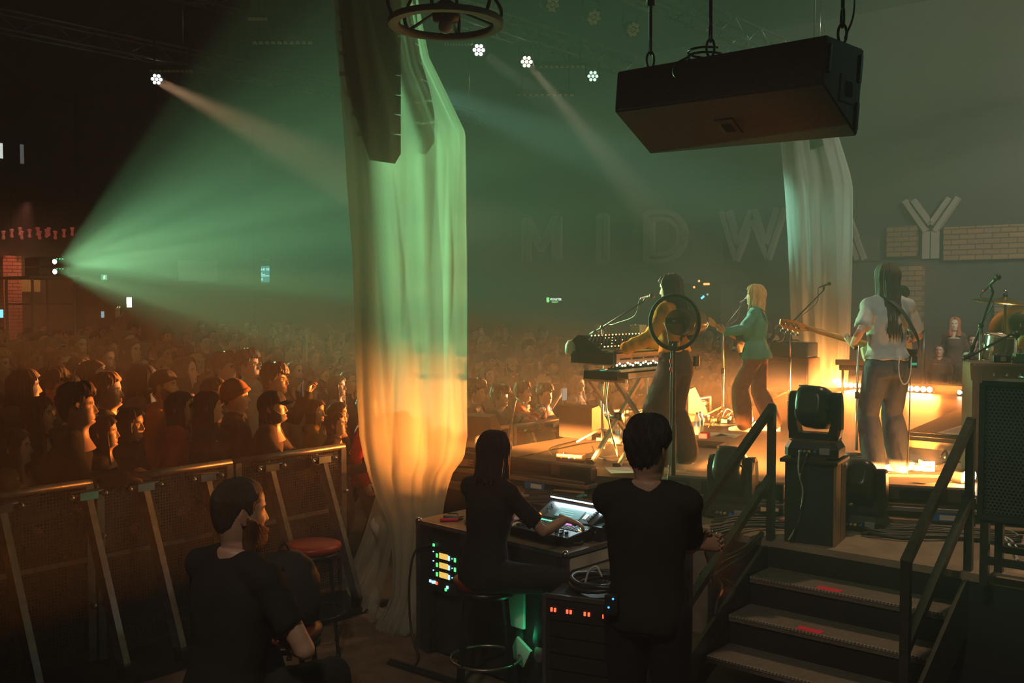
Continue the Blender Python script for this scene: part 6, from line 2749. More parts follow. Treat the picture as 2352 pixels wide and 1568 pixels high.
for k in range(10):
    p = pb.location + Matrix.Rotation(-.35, 3, 'Z') @ V((-.25 + (k % 5) * .125, -.09 + (k // 5) * .17, .035))
    pedal(p, -.35 + rnd.uniform(-.1, .1), (.075, .115, .05), cols_[k % 6], f'{["white", "gold", "teal", "grey", "brown", "silver"][k % 6]} pedal in the {["front", "back"][k // 5]} row of the singer\'s pedalboard, {["first", "second", "third", "fourth", "fifth"][k % 5]} from the left',
          ((0, [SCR, CYA, FAIRY][k % 3]),), group="pedals on the singer's pedalboard")
cables('cable_bundle', 'tangle of shiny cables over the pedalboard of the blonde singer', [[gs(1630 + 9 * k, 985 - 3 * k, .02), gs(1650 + 7 * k, 968, .10 + .02 * (k % 3)), gs(1670 + 8 * k, 962 + 4 * (k % 2), .08), gs(1690 + 6 * k, 975, .02)] for k in range(7)], .005, M('shiny_cord', (.4, .33, .22), .3), .02, 21)
pedal(gs(2082, 1078), -.1, (.13, .14, .07), M('pedal_blue', (.10, .25, .35), .4), 'blue-grey pedal at the right heel of the bassist')
pedal(gs(2108, 1082), -.1, (.08, .12, .06), M('pedal_pale', (.30, .40, .42), .4), 'pale blue pedal second from the bassist')
t = pedal(gs(2128, 1084), -.1, (.095, .13, .10), WHITEP, 'white stomp box with a dark slot right of the bassist')
mb = MB([BLACK])
mb.box((0, -.066, .055), (.055, .004, .018))
mb.build('slot', t)
pedal(gs(2085, 1092, -.002), -.1, (.62, .16, .025), PEDB, 'brown board under the pedals of the bassist', (), 'pedalboard', 'pedalboard')


def bottle(p, label, h=.24, r=.034):
    t = thing('water_bottle', label, 'bottle', p)
    mb = MB([clear_mat('bottle_plastic', (.35, .55, .7), .55, .1) if 'bottle_plastic' not in bpy.data.materials else bpy.data.materials['bottle_plastic']])
    mb.lathe([(.001, 0), (r * .9, 0), (r, .01), (r, h * .28), (r * .92, h * .31), (r, h * .34), (r, h * .62), (r * .9, h * .72), (r * .45, h * .88), (r * .42, h * .94)], n=18)
    mb.build('body', t)
    mb = MB([WHITEP])
    mb.cyl((0, 0, h * .92), (0, 0, h), r * .5, n=12)
    mb.build('cap', t)
    mb = MB([BLUE])
    mb.lathe([(r * 1.02, h * .38), (r * 1.02, h * .60)], n=18)
    mb.build('label_band', t)
    return t


bottle(gs(1512, 1090), 'water bottle with a blue band beside the standing man’s head', .29, .040)
bottle(gs(1601, 998), 'water bottle at the left of the pair behind the keyboard player', .24)
bottle(gs(1608, 996), 'water bottle at the right of the pair behind the keyboard player', .24)
bottle(gs(1415, 1018, .0), 'clear jug-like bottle under the keyboard stand', .22, .05)
for k, (px, py, rz, lab) in enumerate(((1640, 998, .2, 'set list paper on the stage by the two bottles'), (1672, 1000, -.5, 'second sheet of paper behind the first set list'), (1425, 1080, .1, 'scrap of paper at the near edge of the stage'))):
    mb = MB([PAPER])
    mb.box((0, 0, .002), (.21, .29, .003))
    one(mb, 'paper_sheet', lab, 'paper', None, gs(px, py), rz)
cables('stage_cable', 'loose cables curling over the stage before the keyboard stand', [[gs(1190, 1052, .008), gs(1290, 1030, .008), gs(1350, 1018, .008), gs(1420, 1012, .008)], [gs(1270, 1048, .008), gs(1265, 1030, .008), gs(1330, 1012, .008), gs(1370, 1004, .008)],
       [gs(1330, 1058, .008), gs(1400, 1050, .008), gs(1470, 1052, .008), gs(1520, 1060, .008)], [gs(1360, 1030, .02), gs(1370, 1050, .01), gs(1400, 1058, .008), gs(1440, 1058, .008)]], .007, CABLE, 0, 31, 'cable')
cables('stage_cable', 'cable falling from the bassist to the white stomp box', [[at(2092, 830, 7.95), at(2090, 900, 7.95), at(2088, 1000, 7.95), gs(2085, 1095, .01), gs(2110, 1112, .008), gs(2190, 1108, .008)]], .0055, CABLE, 0, 32, 'cable')
cables('stage_cable', 'pale cable hanging from the keyboards to the floor', [[at(1396, 872, 8.5), at(1392, 930, 8.5), at(1402, 985, 8.45), gs(1420, 1052, .01)], [at(1488, 868, 8.6), at(1490, 940, 8.6), at(1503, 975, 8.55), gs(1508, 1040, .01)]], .007, CABLE_L, 0, 33, 'cable')
cables('stage_cable', 'dark cables curling over the stage right of the bassist', [[gs(2150, 1072, .008), gs(2180, 1060, .008), gs(2215, 1066, .008), gs(2235, 1084, .008)], [gs(2140, 1090, .008), gs(2170, 1100, .008), gs(2210, 1096, .008)], [gs(2160, 1056, .03), gs(2172, 1050, .06), gs(2176, 1062, .01)]], .008, CABLE, 0, 34, 'cable')
# rug and plank strip
mb = MB([M('grey_rug', (.095, .080, .065), .9, var=.2, scale=20, bump=.2, bscale=150)])
a, b, c, d = gs(2080, 993), gs(2215, 935), gs(2480, 985), gs(2330, 1045)
mb.add([p + V((0, 0, .008)) for p in (a, b, c, d)] + [p.copy() for p in (a, b, c, d)], [(0, 3, 2, 1), (0, 1, 5, 4), (1, 2, 6, 5), (2, 3, 7, 6), (3, 0, 4, 7)])
one(mb, 'stage_rug', 'dark grey rug on the stage right of the bassist', 'rug')
rz_ = math.atan2((b - a).y, (b - a).x)
mb = MB([PAPER, M('rug_red', (.45, .10, .07), .8)])
mb.add([gs(2150, 996, .0095), gs(2240, 968, .0095), gs(2280, 972, .0095), gs(2230, 1004, .0095)], [(0, 3, 2, 1)])
mb.mat(M('rug_pale', (.45, .42, .34), .85))
mb.add([gs(2166, 994, .0105), gs(2238, 974, .0105), gs(2260, 978, .0105), gs(2222, 999, .0105)], [(0, 3, 2, 1)])
one(mb, 'patterned_mat', 'pale patterned mat with a red motif on the grey rug', 'mat')
for k in range(3):
    mb = MB([PLY])
    a, b = gs(2050 - 4 * k, 1004 + 9 * k), gs(2260, 1020 + 11 * k)
    mb.bar(a + V((0, 0, .006)), b + V((0, 0, .006)), .011, .13)
    one(mb, 'plywood_strip', f'bare plywood strip on the stage before the rug, {["rear", "middle", "front"][k]} one of three', 'board', group='plywood strips before the rug')

# wedges, amplifiers, drum kit and far gear
WEDGE = M('wedge_black', (.040, .022, .015), .6, var=.2, scale=40)


def wedge(p, rz, label, w=.42, d=.34, h=.40):
    t = thing('stage_monitor', label, 'speaker', p, rz, 'wedge monitors')
    mb = MB([WEDGE])
    pr = [(-d / 2, 0), (d / 2, 0), (d / 2, h * .95), (d * .15, h), (-d / 2, h * .22)]
    n = len(pr)
    mb.add([V((sx * w / 2, y, z)) for sx in (-1, 1) for y, z in pr], [tuple(range(n)), tuple(range(n, 2 * n))[::-1]] + [(i, n + i, n + (i + 1) % n, (i + 1) % n) for i in range(n)])
    mb.build('cabinet', t)
    mb = MB([BLACK_METAL])
    a, b = V((0, -d / 2 + .01, h * .24)), V((0, d * .13, h * .98))
    nrm = V((0, -(b - a).z, (b - a).y)).normalized() * .006
    mb.add([V((sx * w * .45, q.y, q.z)) + nrm for q in (a, b) for sx in (-1, 1)], [(0, 1, 3, 2)])
    mb.build('grille', t)
    mb = MB([BLACK])
    mb.box((w / 2 + .002, .02, h * .5), (.006, .12, .05))
    mb.build('handle', t)
    return t


wedge(gs(1345, 1002), AW + PI, 'wedge monitor facing the band, left of the keyboard stand', .42, .36, .34)
wedge(gs(1105, 1022), AW + PI + .3, 'wedge monitor behind the right edge of the near curtain', .36, .34, .32)
wedge(gs(1560, 962), AW + PI, 'wedge monitor behind the legs of the keyboard player', .5, .42, .4)
mb = MB([DARK_ALU])
mb.bar(gs(1165, 1020, .0), gs(1185, 985, .35), .02)
mb.bar(gs(1185, 985, .35), gs(1206, 1002, .35), .015)
one(mb, 'music_stand', 'thin bent metal stand at the front corner of the stage', 'stand')


def amp(p, rz, d, m, label, grille=None, name='amplifier', feet=True):
    t = thing(name, label, 'amplifier', p, rz)
    mb = MB([m])
    mb.box((0, 0, d[2] / 2), d, bev=.025)
    mb.build('cabinet', t)
    mb = MB([grille or BLACK_MATT])
    mb.box((0, -d[1] / 2 - .003, d[2] * .44), (d[0] * .88, .012, d[2] * .74), bev=.004)
    mb.build('grille', t)
    mb = MB([CHROME])
    for sx in (-.3, -.18, -.06, .06, .18):
        mb.cyl((sx * d[0], -d[1] / 2 - .002, d[2] * .90), (sx * d[0], -d[1] / 2 - .02, d[2] * .90), .011, n=8)
    mb.build('control_knobs' if False else 'control_knob', t)
    mb = MB([RUBBER])
    mb.tube(bez([(-.09, 0, d[2]), (-.07, 0, d[2] + .025), (.07, 0, d[2] + .025), (.09, 0, d[2])], 4), .010, 6)
    mb.build('handle', t)
    return t


AB = M('amp_brown', (.13, .075, .045), .6, var=.2, scale=50)
ap = at(2256, 878, 7.9)
amp(V((ap.x + .40, 8.10, SZ)), -.25, (.80, .42, .92), AB, 'brown amplifier cabinet with pedals on its top, behind the honeycomb speaker', M('amp_cloth', (.17, .10, .06), .8))
AT = SZ + .92
for k, (dx, dy, d, m, lab, lt) in enumerate(((.22, .05, (.13, .10, .06), BLACK, 'small black box with a pale sticker on the brown amplifier', ()), (.36, -.03, (.14, .11, .075), M('pedal_green', (.03, .17, .12), .45), 'green pedal on the brown amplifier', ()),
                                         (.50, .06, (.16, .12, .05), PLASTIC, 'black pedal with an orange lamp on the brown amplifier', ((-.2, ORL), (.1, ORL))))):
    pedal(V((ap.x + dx, 8.0 + dy, AT + .0)), -.25, d, m, lab, lt)
mb = MB([PAPER])
mb.box((0, 0, 0), (.04, .004, .035))
one(mb, 'sticker', 'pale tag stuck to the small black box on the amplifier', 'tag', None, V((ap.x + .21, 7.992, AT + .03)), -.25)
CYM = M('cymbal_bronze', (.62, .48, .22), .28, .95, var=.12, scale=3, stretch=(1, 1, 1))


def cymbal(c, r, tilt, label, pole_to):
    t = thing('cymbal', label, 'cymbal', c)
    mb = MB([CYM])
    mb.lathe([(.008, .040), (.03, .036), (.055, .018), (r * .5, .006), (r, -.016), (r, -.018), (r * .5, .003), (.05, .012), (.008, .03)], n=44)
    o = mb.build('plate', t)
    o.rotation_euler = tilt
    mb = MB([BLACK])
    mb.cyl((0, 0, .035), (0, 0, .065), .022, n=12)
    mb.build('felt', t)
    mb = MB([CHROME])
    mb.cyl((0, 0, .06), (0, 0, .10), .014, n=10)
    mb.build('wing_nut', t)
    st = thing('cymbal_stand', label.replace('cymbal', 'stand under the cymbal', 1), 'stand', V((c.x, c.y, pole_to)))
    mb = MB([CHROME])
    mb.cyl((0, 0, .02), (0, 0, c.z - pole_to - .03), .012, n=10)
    mb.cyl((0, 0, .02), (0, 0, (c.z - pole_to) * .5), .017, n=10)
    mb.build('pole', st)
    for k in range(3):
        a = k * 2 * PI / 3
        mb = MB([CHROME])
        mb.bar((.02 * math.cos(a), .02 * math.sin(a), .2), (.3 * math.cos(a), .3 * math.sin(a), .012), .018)
        mb.build('leg', st)


cymbal(at(2309, 690, 9.6), .31, (.10, .06, 0), 'upper cymbal at the right edge, seen nearly edge on', SZ)
cymbal(at(2346, 748, 9.9), .30, (-.85, .30, 0), 'tilted lower cymbal at the right edge', SZ)
DRUMM = M('drum_shell', (.28, .31, .31), .22, .4)
t = thing('tom_drum', 'small chrome-rimmed tom drum right of the tall microphone stand', 'drum', at(2288, 828, 9.2), rot=(.12, .10, 0))
mb = MB([DRUMM])
mb.lathe([(.125, .0), (.125, .24)], n=36)
mb.build('shell', t)
mb = MB([WHITEP])
mb.lathe([(.122, .242), (.001, .243)], n=36)
mb.build('drum_head', t)
mb = MB([WHITEP])
mb.lathe([(.001, -.002), (.122, -.002)], n=36)
mb.build('drum_head', t)
mb = MB([CHROME])
for z in (.0, .235):
    mb.lathe([(.124, z - .008), (.136, z - .008), (.136, z + .012), (.124, z + .012), (.124, z - .008)], n=36)
mb.build('hoop', t)
for k in range(8):
    a = k * PI / 4
    mb = MB([CHROME])
    mb.cyl((.137 * math.cos(a), .137 * math.sin(a), 0), (.137 * math.cos(a), .137 * math.sin(a), .235), .004, n=6)
    mb.box((.134 * math.cos(a), .134 * math.sin(a), .12), (.02, .02, .04), (0, 0, a))
    mb.build('lug', t)
st_ = t
t = thing('drum_stand', 'low chrome stand under the tom drum', 'stand', V((st_.location.x, st_.location.y, SZ)))
mb = MB([CHROME])
mb.cyl((0, 0, .0), (0, 0, st_.location.z - SZ - .01), .014, n=8)
mb.build('pole', t)
mb = MB([CHROME])
mb.lathe([(.001, .03), (.16, .012), (.16, 0), (.001, 0)], n=24)
mb.build('base', t)
t = thing('snare_drum', 'drum with a yellow band at the far right edge', 'drum', at(2372, 800, 9.8))
mb = MB([M('drum_yellow', (.55, .38, .05), .4)])
mb.lathe([(.18, 0), (.18, .13)], n=32)
mb.build('shell', t)
mb = MB([WHITEP])
mb.lathe([(.178, .13), (.001, .131)], n=32)
mb.build('drum_head', t)
mb = MB([CHROME])
mb.cyl((0, 0, 0), (0, 0, SZ - t.location.z), .02, n=8)
mb.build('stand_pole', t)
# far stage: amplifiers and a second keyboard
amp(gs(1822, 893), -.75, (.72, .42, .52), AB, 'dark amplifier left of the far curtain')
amp(gs(1822, 893, .52), -.75, (.66, .36, .24), PLASTIC, 'amplifier head standing on the dark amplifier left of the far curtain')
t = thing('far_keyboard', 'pale second keyboard on a stand in the glow behind the bassist', 'keyboard', at(1952, 832, 15.2), -.3)
mb = MB([M('keyboard_pale', (.45, .38, .28), .5)])
mb.box((.1, 0, 0), (.62, .30, .07), bev=.008)
mb.build('body', t)
for k in range(22):
    mb = MB([WHITEP])
    mb.box((-.17 + k * .025, -.08, .04), (.022, .13, .012))
    mb.build('white_key', t)
mb = MB([WEDGE])
mb.box((.12, .02, -.08), (.55, .26, .07), bev=.005)
mb.build('lower_shelf', t)
for sx in (-.1, .32):
    mb = MB([BLACK_METAL])
    mb.cyl((sx, 0, -.08), (sx, 0, SZ - t.location.z), .02, n=8)
    mb.build('leg', t)
mb = MB([WEDGE])
a = at(1915, 800, 15.4)
mb.box((0, 0, 0), (.45, .3, .14), bev=.01)
one(mb, 'far_speaker', 'dark speaker shelf right of the far curtain', 'speaker', None, V((a.x + .25, a.y + .9, a.z)), -.3)
mb = MB([DARK_ALU])
mb.cyl((0, 0, 0), (0, 0, .95), .03, n=10)
one(mb, 'metal_post', 'bare metal post in the glow right of the bassist', 'post', None, gs(2119, 890))
mb = MB([STANDM])
mb.cyl((a.x + .25, a.y + .9, SZ), (a.x + .25, a.y + .9, a.z - .06), .03, n=8)
one(mb, 'speaker_pole', 'pole under the dark speaker shelf by the far curtain', 'pole')
# floor light bars in the far wing and one by the amplifier
for k, (px, py, Y, L, lab) in enumerate(((1975, 884, 15.9, .75, 'blazing floor light bar left of the bassist, below the far curtain'), (2085, 893, 15.4, .75, 'blazing floor light bar right of the bassist'), (2240, 905, 14.6, .5, 'blazing floor light bar beside the tall microphone stand'), (2224, 1112, 7.68, .16, 'blazing lamp on the stage floor left of the honeycomb speaker'))):
    p = at(px, py, Y)
    t = thing('floor_light_bar', lab, 'light bar', V((p.x, p.y, SZ)), AW if k < 3 else .5, 'lit bars on the stage floor')
    mb = MB([BLACK])
    mb.box((0, .05, .05), (L, .10, .09), bev=.01)
    mb.build('housing', t)
    n = 8 if k < 3 else 2
    for j in range(n):
        mb = MB([glow('bar_pixel', (1, .80, .52), 16) if (j + k) == 0 else bpy.data.materials['bar_pixel']])
        mb.ball(((j + .5) / n * L - L / 2, -.006, .06), min(.042, L / n * .5), 8, (1, .45, 1))
        mb.build('pixel', t)


# ------------------------------------------------------------------ people on stage and at the desk
def person(fig, root, rz, label, skin, tops, trs, hair, haircol, extra=(), shoes=None, belt=None, group=None, voxel=.012):
    t = thing('person', label, 'person', root, rz, group)
    obj('body', fig.body(voxel), t, color=skin)
    for nm, me, c in tops:
        obj(nm, me, t, color=c)
    if trs:
        obj('trousers', trs[0], t, color=trs[1])
    if hair:
        head_child(t, 'hair', hair, fig.HM, haircol)
    for nm, key, c in extra:
        head_child(t, nm, key, fig.HM, c)
    if shoes:
        for sd, yaw in ((1, -.15), (-1, .15)):
            obj('shoe', fig.shoe(sd, yaw), t, color=shoes)
    return t


def loc(root, rz, w):
    return Matrix.Rotation(-rz, 3, 'Z') @ (V(w) - V(root))


BLK = (.020, .018, .017)
# bassist, seen from behind
R, Z = gs(2034, 1090), .12
f = Fig(1.73, True, lean=.02, twist=-.06, wr=(.13, .235, 1.05), pr=(1, -.55, -.25), wl=loc(R, Z, at(1958, 792, 8.12)), pl=(-.55, -.35, -.9), ar=(.13, .02, .085), al=(-.11, -.03, .085), head=(.02, .10, 0),
        handr=dict(dir=(-.8, .2, -.4), n=(0, -1, -.2), curl=.7), handl=dict(dir=(-.3, .7, .5), n=(.6, -.2, .7), curl=1.2), wide=1.12)
tee = f.shirt(off=.020, hem=.0, hemflare=.035, sleeve=.86, wr=.010, seed=3)
bassist = person(f, R, Z, 'bassist seen from behind in a grey shirt and dark jeans, with very long brown hair', SKINS[2], [('shirt', tee, (.36, .37, .35))], (f.trousers(off=.020, hem=.030, waist=.09, upto=.97, seed=4), (.055, .060, .075)), None, None, shoes=(.85, .83, .78))
head_child(bassist, 'hair', 'verylong', f.HM, (.060, .034, .019))
mb = MB([BLACK])
mb.box((.135, -.155, .93), (.062, .028, .10), bev=.006)
bp = mb.build('belt_pack', bassist)
mb = MB([glow('pack_green', (.05, .5, .25), .6)])
mb.box((.137, -.171, .915), (.045, .004, .020))
mb.build('green_screen', bp)
mb = MB([CABLE_L])
mb.tube(bez([(.115, -.165, .97), (.105, -.175, .85), (.08, -.175, .77), (.045, -.170, .76), (.02, -.160, .82), (.018, -.150, .90), (.03, -.14, .97)], 8), .0055, 6)
mb.build('earphone_cable', bassist)
# her bass
WOODN = M('bass_neck', (.55, .24, .05), .35, var=.12, scale=6, stretch=(1, 12, 12))
PALEB = M('bass_body', (.62, .56, .42), .3, var=.05)
bp0, bp1 = V((.07, .245, 1.02)), loc(R, Z, at(1848, 752, 8.25))
t = thing('bass_guitar', 'pale bass guitar with an orange wooden neck held by the bassist', 'guitar', R, Z)
ax = (bp1 - bp0).normalized()
nz_ = V((0, -1, 0))
nz_ = (nz_ - ax * nz_.dot(ax)).normalized()
sx_ = nz_.cross(ax)
BM = Matrix((ax, sx_, nz_)).transposed().to_4x4()
BM.translation = bp0
mb = MB([PALEB])
mb.T = BM
ol = [(.20, .05), (.13, .15), (.03, .165), (-.06, .13), (-.16, .17), (-.26, .16), (-.31, .06), (-.31, -.06), (-.25, -.17), (-.15, -.18), (-.04, -.13), (.06, -.165), (.15, -.15), (.12, -.06)]
sm_ = bez([V((*p, 0)) for p in ol] + [V((*ol[0], 0))], 5)
mb.prism([(p.x * .84, p.y * .9) for p in sm_[:-1]][::-1], .04, -.02)
mb.build('body', t)
L = (bp1 - bp0).length
mb = MB([WOODN])
mb.T = BM
mb.tube([(.05, 0, .0), (L * .5, 0, .0), (L, 0, .0)], [.030, .026, .022], 10, flat=.6)
mb.build('neck', t)
mb = MB([M('fretboard', (.16, .075, .03), .4)])
mb.T = BM
mb.box((L * .55, 0, -.012), (L * .9, .046, .010))
mb.build('fretboard', t)
mb = MB([WOODN])
mb.T = BM
hp_ = [(L - .02, -.022), (L + .03, -.05), (L + .10, -.048), (L + .17, -.050), (L + .215, -.028), (L + .22, .015), (L + .17, .028), (L + .05, .030), (L - .02, .022)]
mb.prism([(x, -y) for x, y in hp_], .022, -.011)
hs = mb.build('headstock', t)
for k in range(4):
    mb = MB([CHROME])
    mb.T = BM
    mb.cyl((L + .045 + k * .045, .020, -.03), (L + .045 + k * .045, .020, .035), .010, n=10)
    mb.cyl((L + .045 + k * .045, .03, .0), (L + .045 + k * .045, .068, .0), .005, n=6)
    mb.box((L + .045 + k * .045, .075, 0), (.026, .018, .008), bev=.002)
    mb.build('tuning_peg', hs)
mb = MB([M('strap_black', (.02, .018, .017), .7)])
pts = [V((.10, .22, 1.12)), V((.16, .12, 1.22)), V((-.04, .10, 1.42)), V((-.115, .02, 1.435)), V((-.10, -.09, 1.38)), V((.0, -.150, 1.26)), V((.10, -.155, 1.13)), V((.19, -.08, 1.02)), V((.235, .05, .98)), V((.22, .20, .98))]
pts = [V((.0, .16, 1.40)), V((-.05, .07, 1.455)), V((-.045, -.06, 1.440)), V((.02, -.150, 1.36)), V((.09, -.180, 1.24)), V((.165, -.165, 1.12)), V((.225, -.075, 1.03)), V((.26, .06, .99)), V((.24, .22, 1.0))]
mb.tube(bez(pts, 8), .030, 10, flat=.14)
mb.build('strap', t)

# keyboard player
R, Z = gs(1552, 1066), .80
f = Fig(1.66, True, lean=.10, wl=loc(R, Z, at(1432, 803, 8.42)), pl=(-.7, -.3, -.8), wr=(.10, .36, 1.02), pr=(.6, -.2, -.8), ar=(.12, -.02, .085), al=(-.12, .05, .085), head=(-.12, .18, 0), handl=dict(dir=(-.35, .9, -.25), n=(0, -.2, -1), curl=.5), handr=dict(dir=(-.1, .9, -.3), n=(0, 0, -1), curl=.5))
jk = f.shirt(off=.030, hem=.075, hemflare=.02, sleeve=1.92, wr=.012, seed=7)
kp = person(f, R, Z, 'keyboard player in a mustard cropped jacket and wide dark trousers, with long dark hair', SKINS[1], [('jacket', jk, (.78, .40, .04))], (f.trousers(off=.036, hem=.055, waist=.10, upto=.98, seed=8), (.028, .023, .023)), 'verylong', (.030, .020, .015), shoes=(.85, .82, .76))
mb = MB([BLACK])
mb.box((.08, -.15, .90), (.06, .028, .09), bev=.006)
mb.build('belt_pack', kp)

# blonde singer and guitarist
R, Z = gs(1737, 990), 1.02
f = Fig(1.60, True, lean=.02, twist=.05, wl=loc(R, Z, at(1664, 762, 10.42)), pl=(-.5, -.3, -.9), wr=(.10, .22, 1.00), pr=(.8, -.6, -.4), ar=(.11, -.16, .085), al=(-.10, .10, .085), head=(.06, .10, 0), handl=dict(dir=(-.5, .6, .4), n=(.4, .2, .8), curl=1.1), handr=dict(dir=(-.7, .3, -.3), n=(0, -1, 0), curl=.6))
cd = f.shirt(off=.026, hem=-.085, hemflare=.045, sleeve=1.9, wr=.010, seed=9)
bl = person(f, R, Z, 'blonde singer in a teal cardigan and brown trousers, playing guitar at a microphone', SKINS[2], [('cardigan', cd, (.055, .31, .30))], (f.trousers(off=.022, hem=.045, waist=.06, upto=.97, seed=10), (.20, .10, .055)), 'shoulder', (.85, .64, .34), shoes=(.85, .85, .8))
t = thing('electric_guitar', 'electric guitar with an orange neck held by the blonde singer', 'guitar', R, Z)
g0, g1 = V((.02, .20, .98)), loc(R, Z, at(1640, 745, 10.35))
ax = (g1 - g0).normalized()
nz_ = V((0, 1, 0))
nz_ = (nz_ - ax * nz_.dot(ax)).normalized()
GM = Matrix((ax, nz_.cross(ax), nz_)).transposed().to_4x4()
GM.translation = g0
mb = MB([BLACK])
mb.T = GM
mb.prism([(p.x * .95, p.y * .95) for p in sm_[:-1]][::-1], .04, -.02)
mb.build('body', t)
L = (g1 - g0).length
mb = MB([WOODN])
mb.T = GM
mb.tube([(.05, 0, .0), (L, 0, .0)], [.026, .022], 10, flat=.6)
mb.build('neck', t)
mb = MB([WOODN])
mb.T = GM
mb.prism([(x, -y) for x, y in [(L - .02, -.022), (L + .03, -.04), (L + .15, -.04), (L + .17, .02), (L + .05, .03), (L - .02, .022)]], .02, -.01)
mb.build('headstock', t)
mb = MB([bpy.data.materials['strap_black']])
mb.tube(bez([V((-.06, .15, 1.24)), V((-.08, .04, 1.335)), V((-.06, -.09, 1.31)), V((.02, -.155, 1.18)), V((.12, -.145, 1.05)), V((.19, -.04, .96)), V((.20, .12, .93))], 8), .026, 10, flat=.16)
mb.build('strap', t)

# bearded man on a stool, lower left
R, Z = V((-1.10, 3.86, 0)), -.50
ST = dict(kr=(.25, 1, .2), kl=(-.25, 1, .2))
f = Fig(1.80, False, pel=(0, -.05, .855), lean=.12, side=.03, twist=-.10, wr=loc(R, Z, at(652, 1462, 3.96)), pr=(1.0, -.25, -.6), wl=(-.20, .40, .93), pl=(-.6, -.6, -.3), ar=(.14, .42, .36), al=(-.14, .42, .36), head=(-.02, -.42, 0),
        handr=dict(dir=(.25, .75, -.45), n=(-.2, -.4, -1), curl=.7), handl=dict(dir=(.1, .8, -.4), n=(0, -.3, -1), curl=.6), wide=1.10, **ST)
tee = f.shirt(off=.012, hem=-.10, hemflare=.012, sleeve=.66, wr=.008, seed=11)
person(f, R, Z, 'bearded man in a black T-shirt sitting at the lower left, back turned', SKINS[1], [('shirt', tee, BLK)], (f.trousers(seed=12), (.022, .020, .02)), 'buzz', (.055, .032, .018), (('beard', 'bigbeard', (.12, .05, .02)),), shoes=(.05, .05, .05))

# woman at the mixing desk
R, Z = V((-.16, 5.74, 0)), -.52
f = Fig(1.70, True, pel=(0, -.02, .835), lean=.13, side=.05, twist=-.10, hipturn=-.55, wr=loc(R, Z, at(1300, 1192, 5.86)), pr=(.55, -.35, -.75), wl=(-.03, .42, 1.01), pl=(-.8, -.2, -.6), ar=(.30, .16, .36), al=(.08, .34, .36), kr=(.9, .5, .15), kl=(.2, 1, .2), head=(-.10, .0, 0),
        handr=dict(dir=(.75, .45, -.30), n=(.0, .0, -1), curl=.45), handl=dict(dir=(.2, .9, -.1), n=(0, 0, -1), curl=.5), wide=1.06)
tee = f.shirt(off=.012, hem=-.13, hemflare=.012, sleeve=.78, wr=.007, seed=13)
wm = person(f, R, Z, 'woman with a dark bob and black T-shirt seated at the mixing console', SKINS[1], [('shirt', tee, BLK)], (f.trousers(seed=14), (.020, .019, .022)), 'bob', (.020, .012, .010), shoes=(.10, .09, .07))
mb = MB([CHROME])
for k in range(4):
    mb.ball((.10 + .018 * k, .085, .83 - .004 * k), .007, 5)
# standing man with folded arms
R, Z = V((.615, 4.5, 0)), -.30
f = Fig(1.83, False, lean=.01, twist=.02, wr=(-.10, .235, 1.24), pr=(.9, .25, -.6), wl=(.235, .175, 1.225), pl=(-.9, .25, -.6), ar=(.11, 0, .085), al=(-.12, .02, .085), head=(.02, -.30, 0), handr=dict(dir=(-.9, .2, .1), n=(0, -1, 0), curl=.5), handl=dict(dir=(.72, -.42, .25), n=(-.4, -.9, -.1), curl=.55), wide=1.06)
tee = f.shirt(off=.014, hem=-.12, hemflare=.014, sleeve=.86, wr=.008, seed=15)
mn = person(f, R, Z, 'man with thick dark hair and black T-shirt, arms folded, before the stage steps', SKINS[1], [('shirt', tee, BLK)], (f.trousers(seed=16), (.020, .019, .02)), 'crop', (.020, .013, .010), shoes=(.04, .04, .04))
mb = MB([BLACK])
mb.box((-.135, -.135, 1.0), (.06, .03, .09), bev=.006)
b = mb.build('belt_pack', mn)
mb = MB([glow('pack_blue', (.05, .35, 1), 2)])
mb.ball((-.125, -.152, 1.03), .005, 5)
mb.ball((-.145, -.152, .99), .005, 5)
mb.build('pack_light', b)


# ------------------------------------------------------------------ the audience
_tp = {}
POSES = {
    'stand': {}, 'rail': dict(lean=.20, wr=(.17, .44, 1.16), wl=(-.17, .44, 1.16), pr=(.7, -.3, -.6), pl=(-.7, -.3, -.6), handr=dict(dir=(-.4, .8, -.3), n=(0, 0, -1), curl=.8), handl=dict(dir=(.4, .8, -.3), n=(0, 0, -1), curl=.8)),
    'phone': dict(wr=(.10, .36, 1.50), pr=(.6, .1, -.8), handr=dict(dir=(0, .3, 1), n=(0, 1, -.2), curl=.8)),
    'clasp': dict(wr=(.07, .27, 1.36), wl=(-.07, .27, 1.36), pr=(.8, -.1, -.6), pl=(-.8, -.1, -.6), handr=dict(dir=(-.6, .3, .6), n=(-.6, 0, -.6), curl=.9), handl=dict(dir=(.6, .3, .6), n=(.6, 0, -.6), curl=.9)),
    'up': dict(wr=(.26, .14, 1.98), pr=(1, 0, -.2), handr=dict(dir=(.05, .1, 1), n=(0, 1, 0), curl=.2)),
}


def template(fem, pose, yaw, garment):
    key = (fem, pose, yaw, garment)
    if key not in _tp:
        f = Fig(1.75, fem, head=(.10 if yaw == 0 else .04, yaw, 0), **POSES[pose])
        s = len(_tp)
        if garment == 'hoodie':
            g = f.shirt(off=.022, hem=-.11, sleeve=1.95, wr=.012, seed=s, hood=True, voxel=.017)
        elif garment == 'jacket':
            g = f.shirt(off=.026, hem=-.13, sleeve=1.95, wr=.012, seed=s, collar=True, voxel=.017)
        elif garment == 'tank':
            g = f.shirt(off=.008, hem=-.11, sleeve=.16, neck=.42, wr=.005, seed=s, voxel=.017)
        else:
            g = f.shirt(off=.013, hem=-.11, sleeve=.70, wr=.008, seed=s, voxel=.017)
        g.name = garment
        _tp[key] = (f.body(.018), g, f.trousers(voxel=.018, seed=s), f.HM)
    return _tp[key]


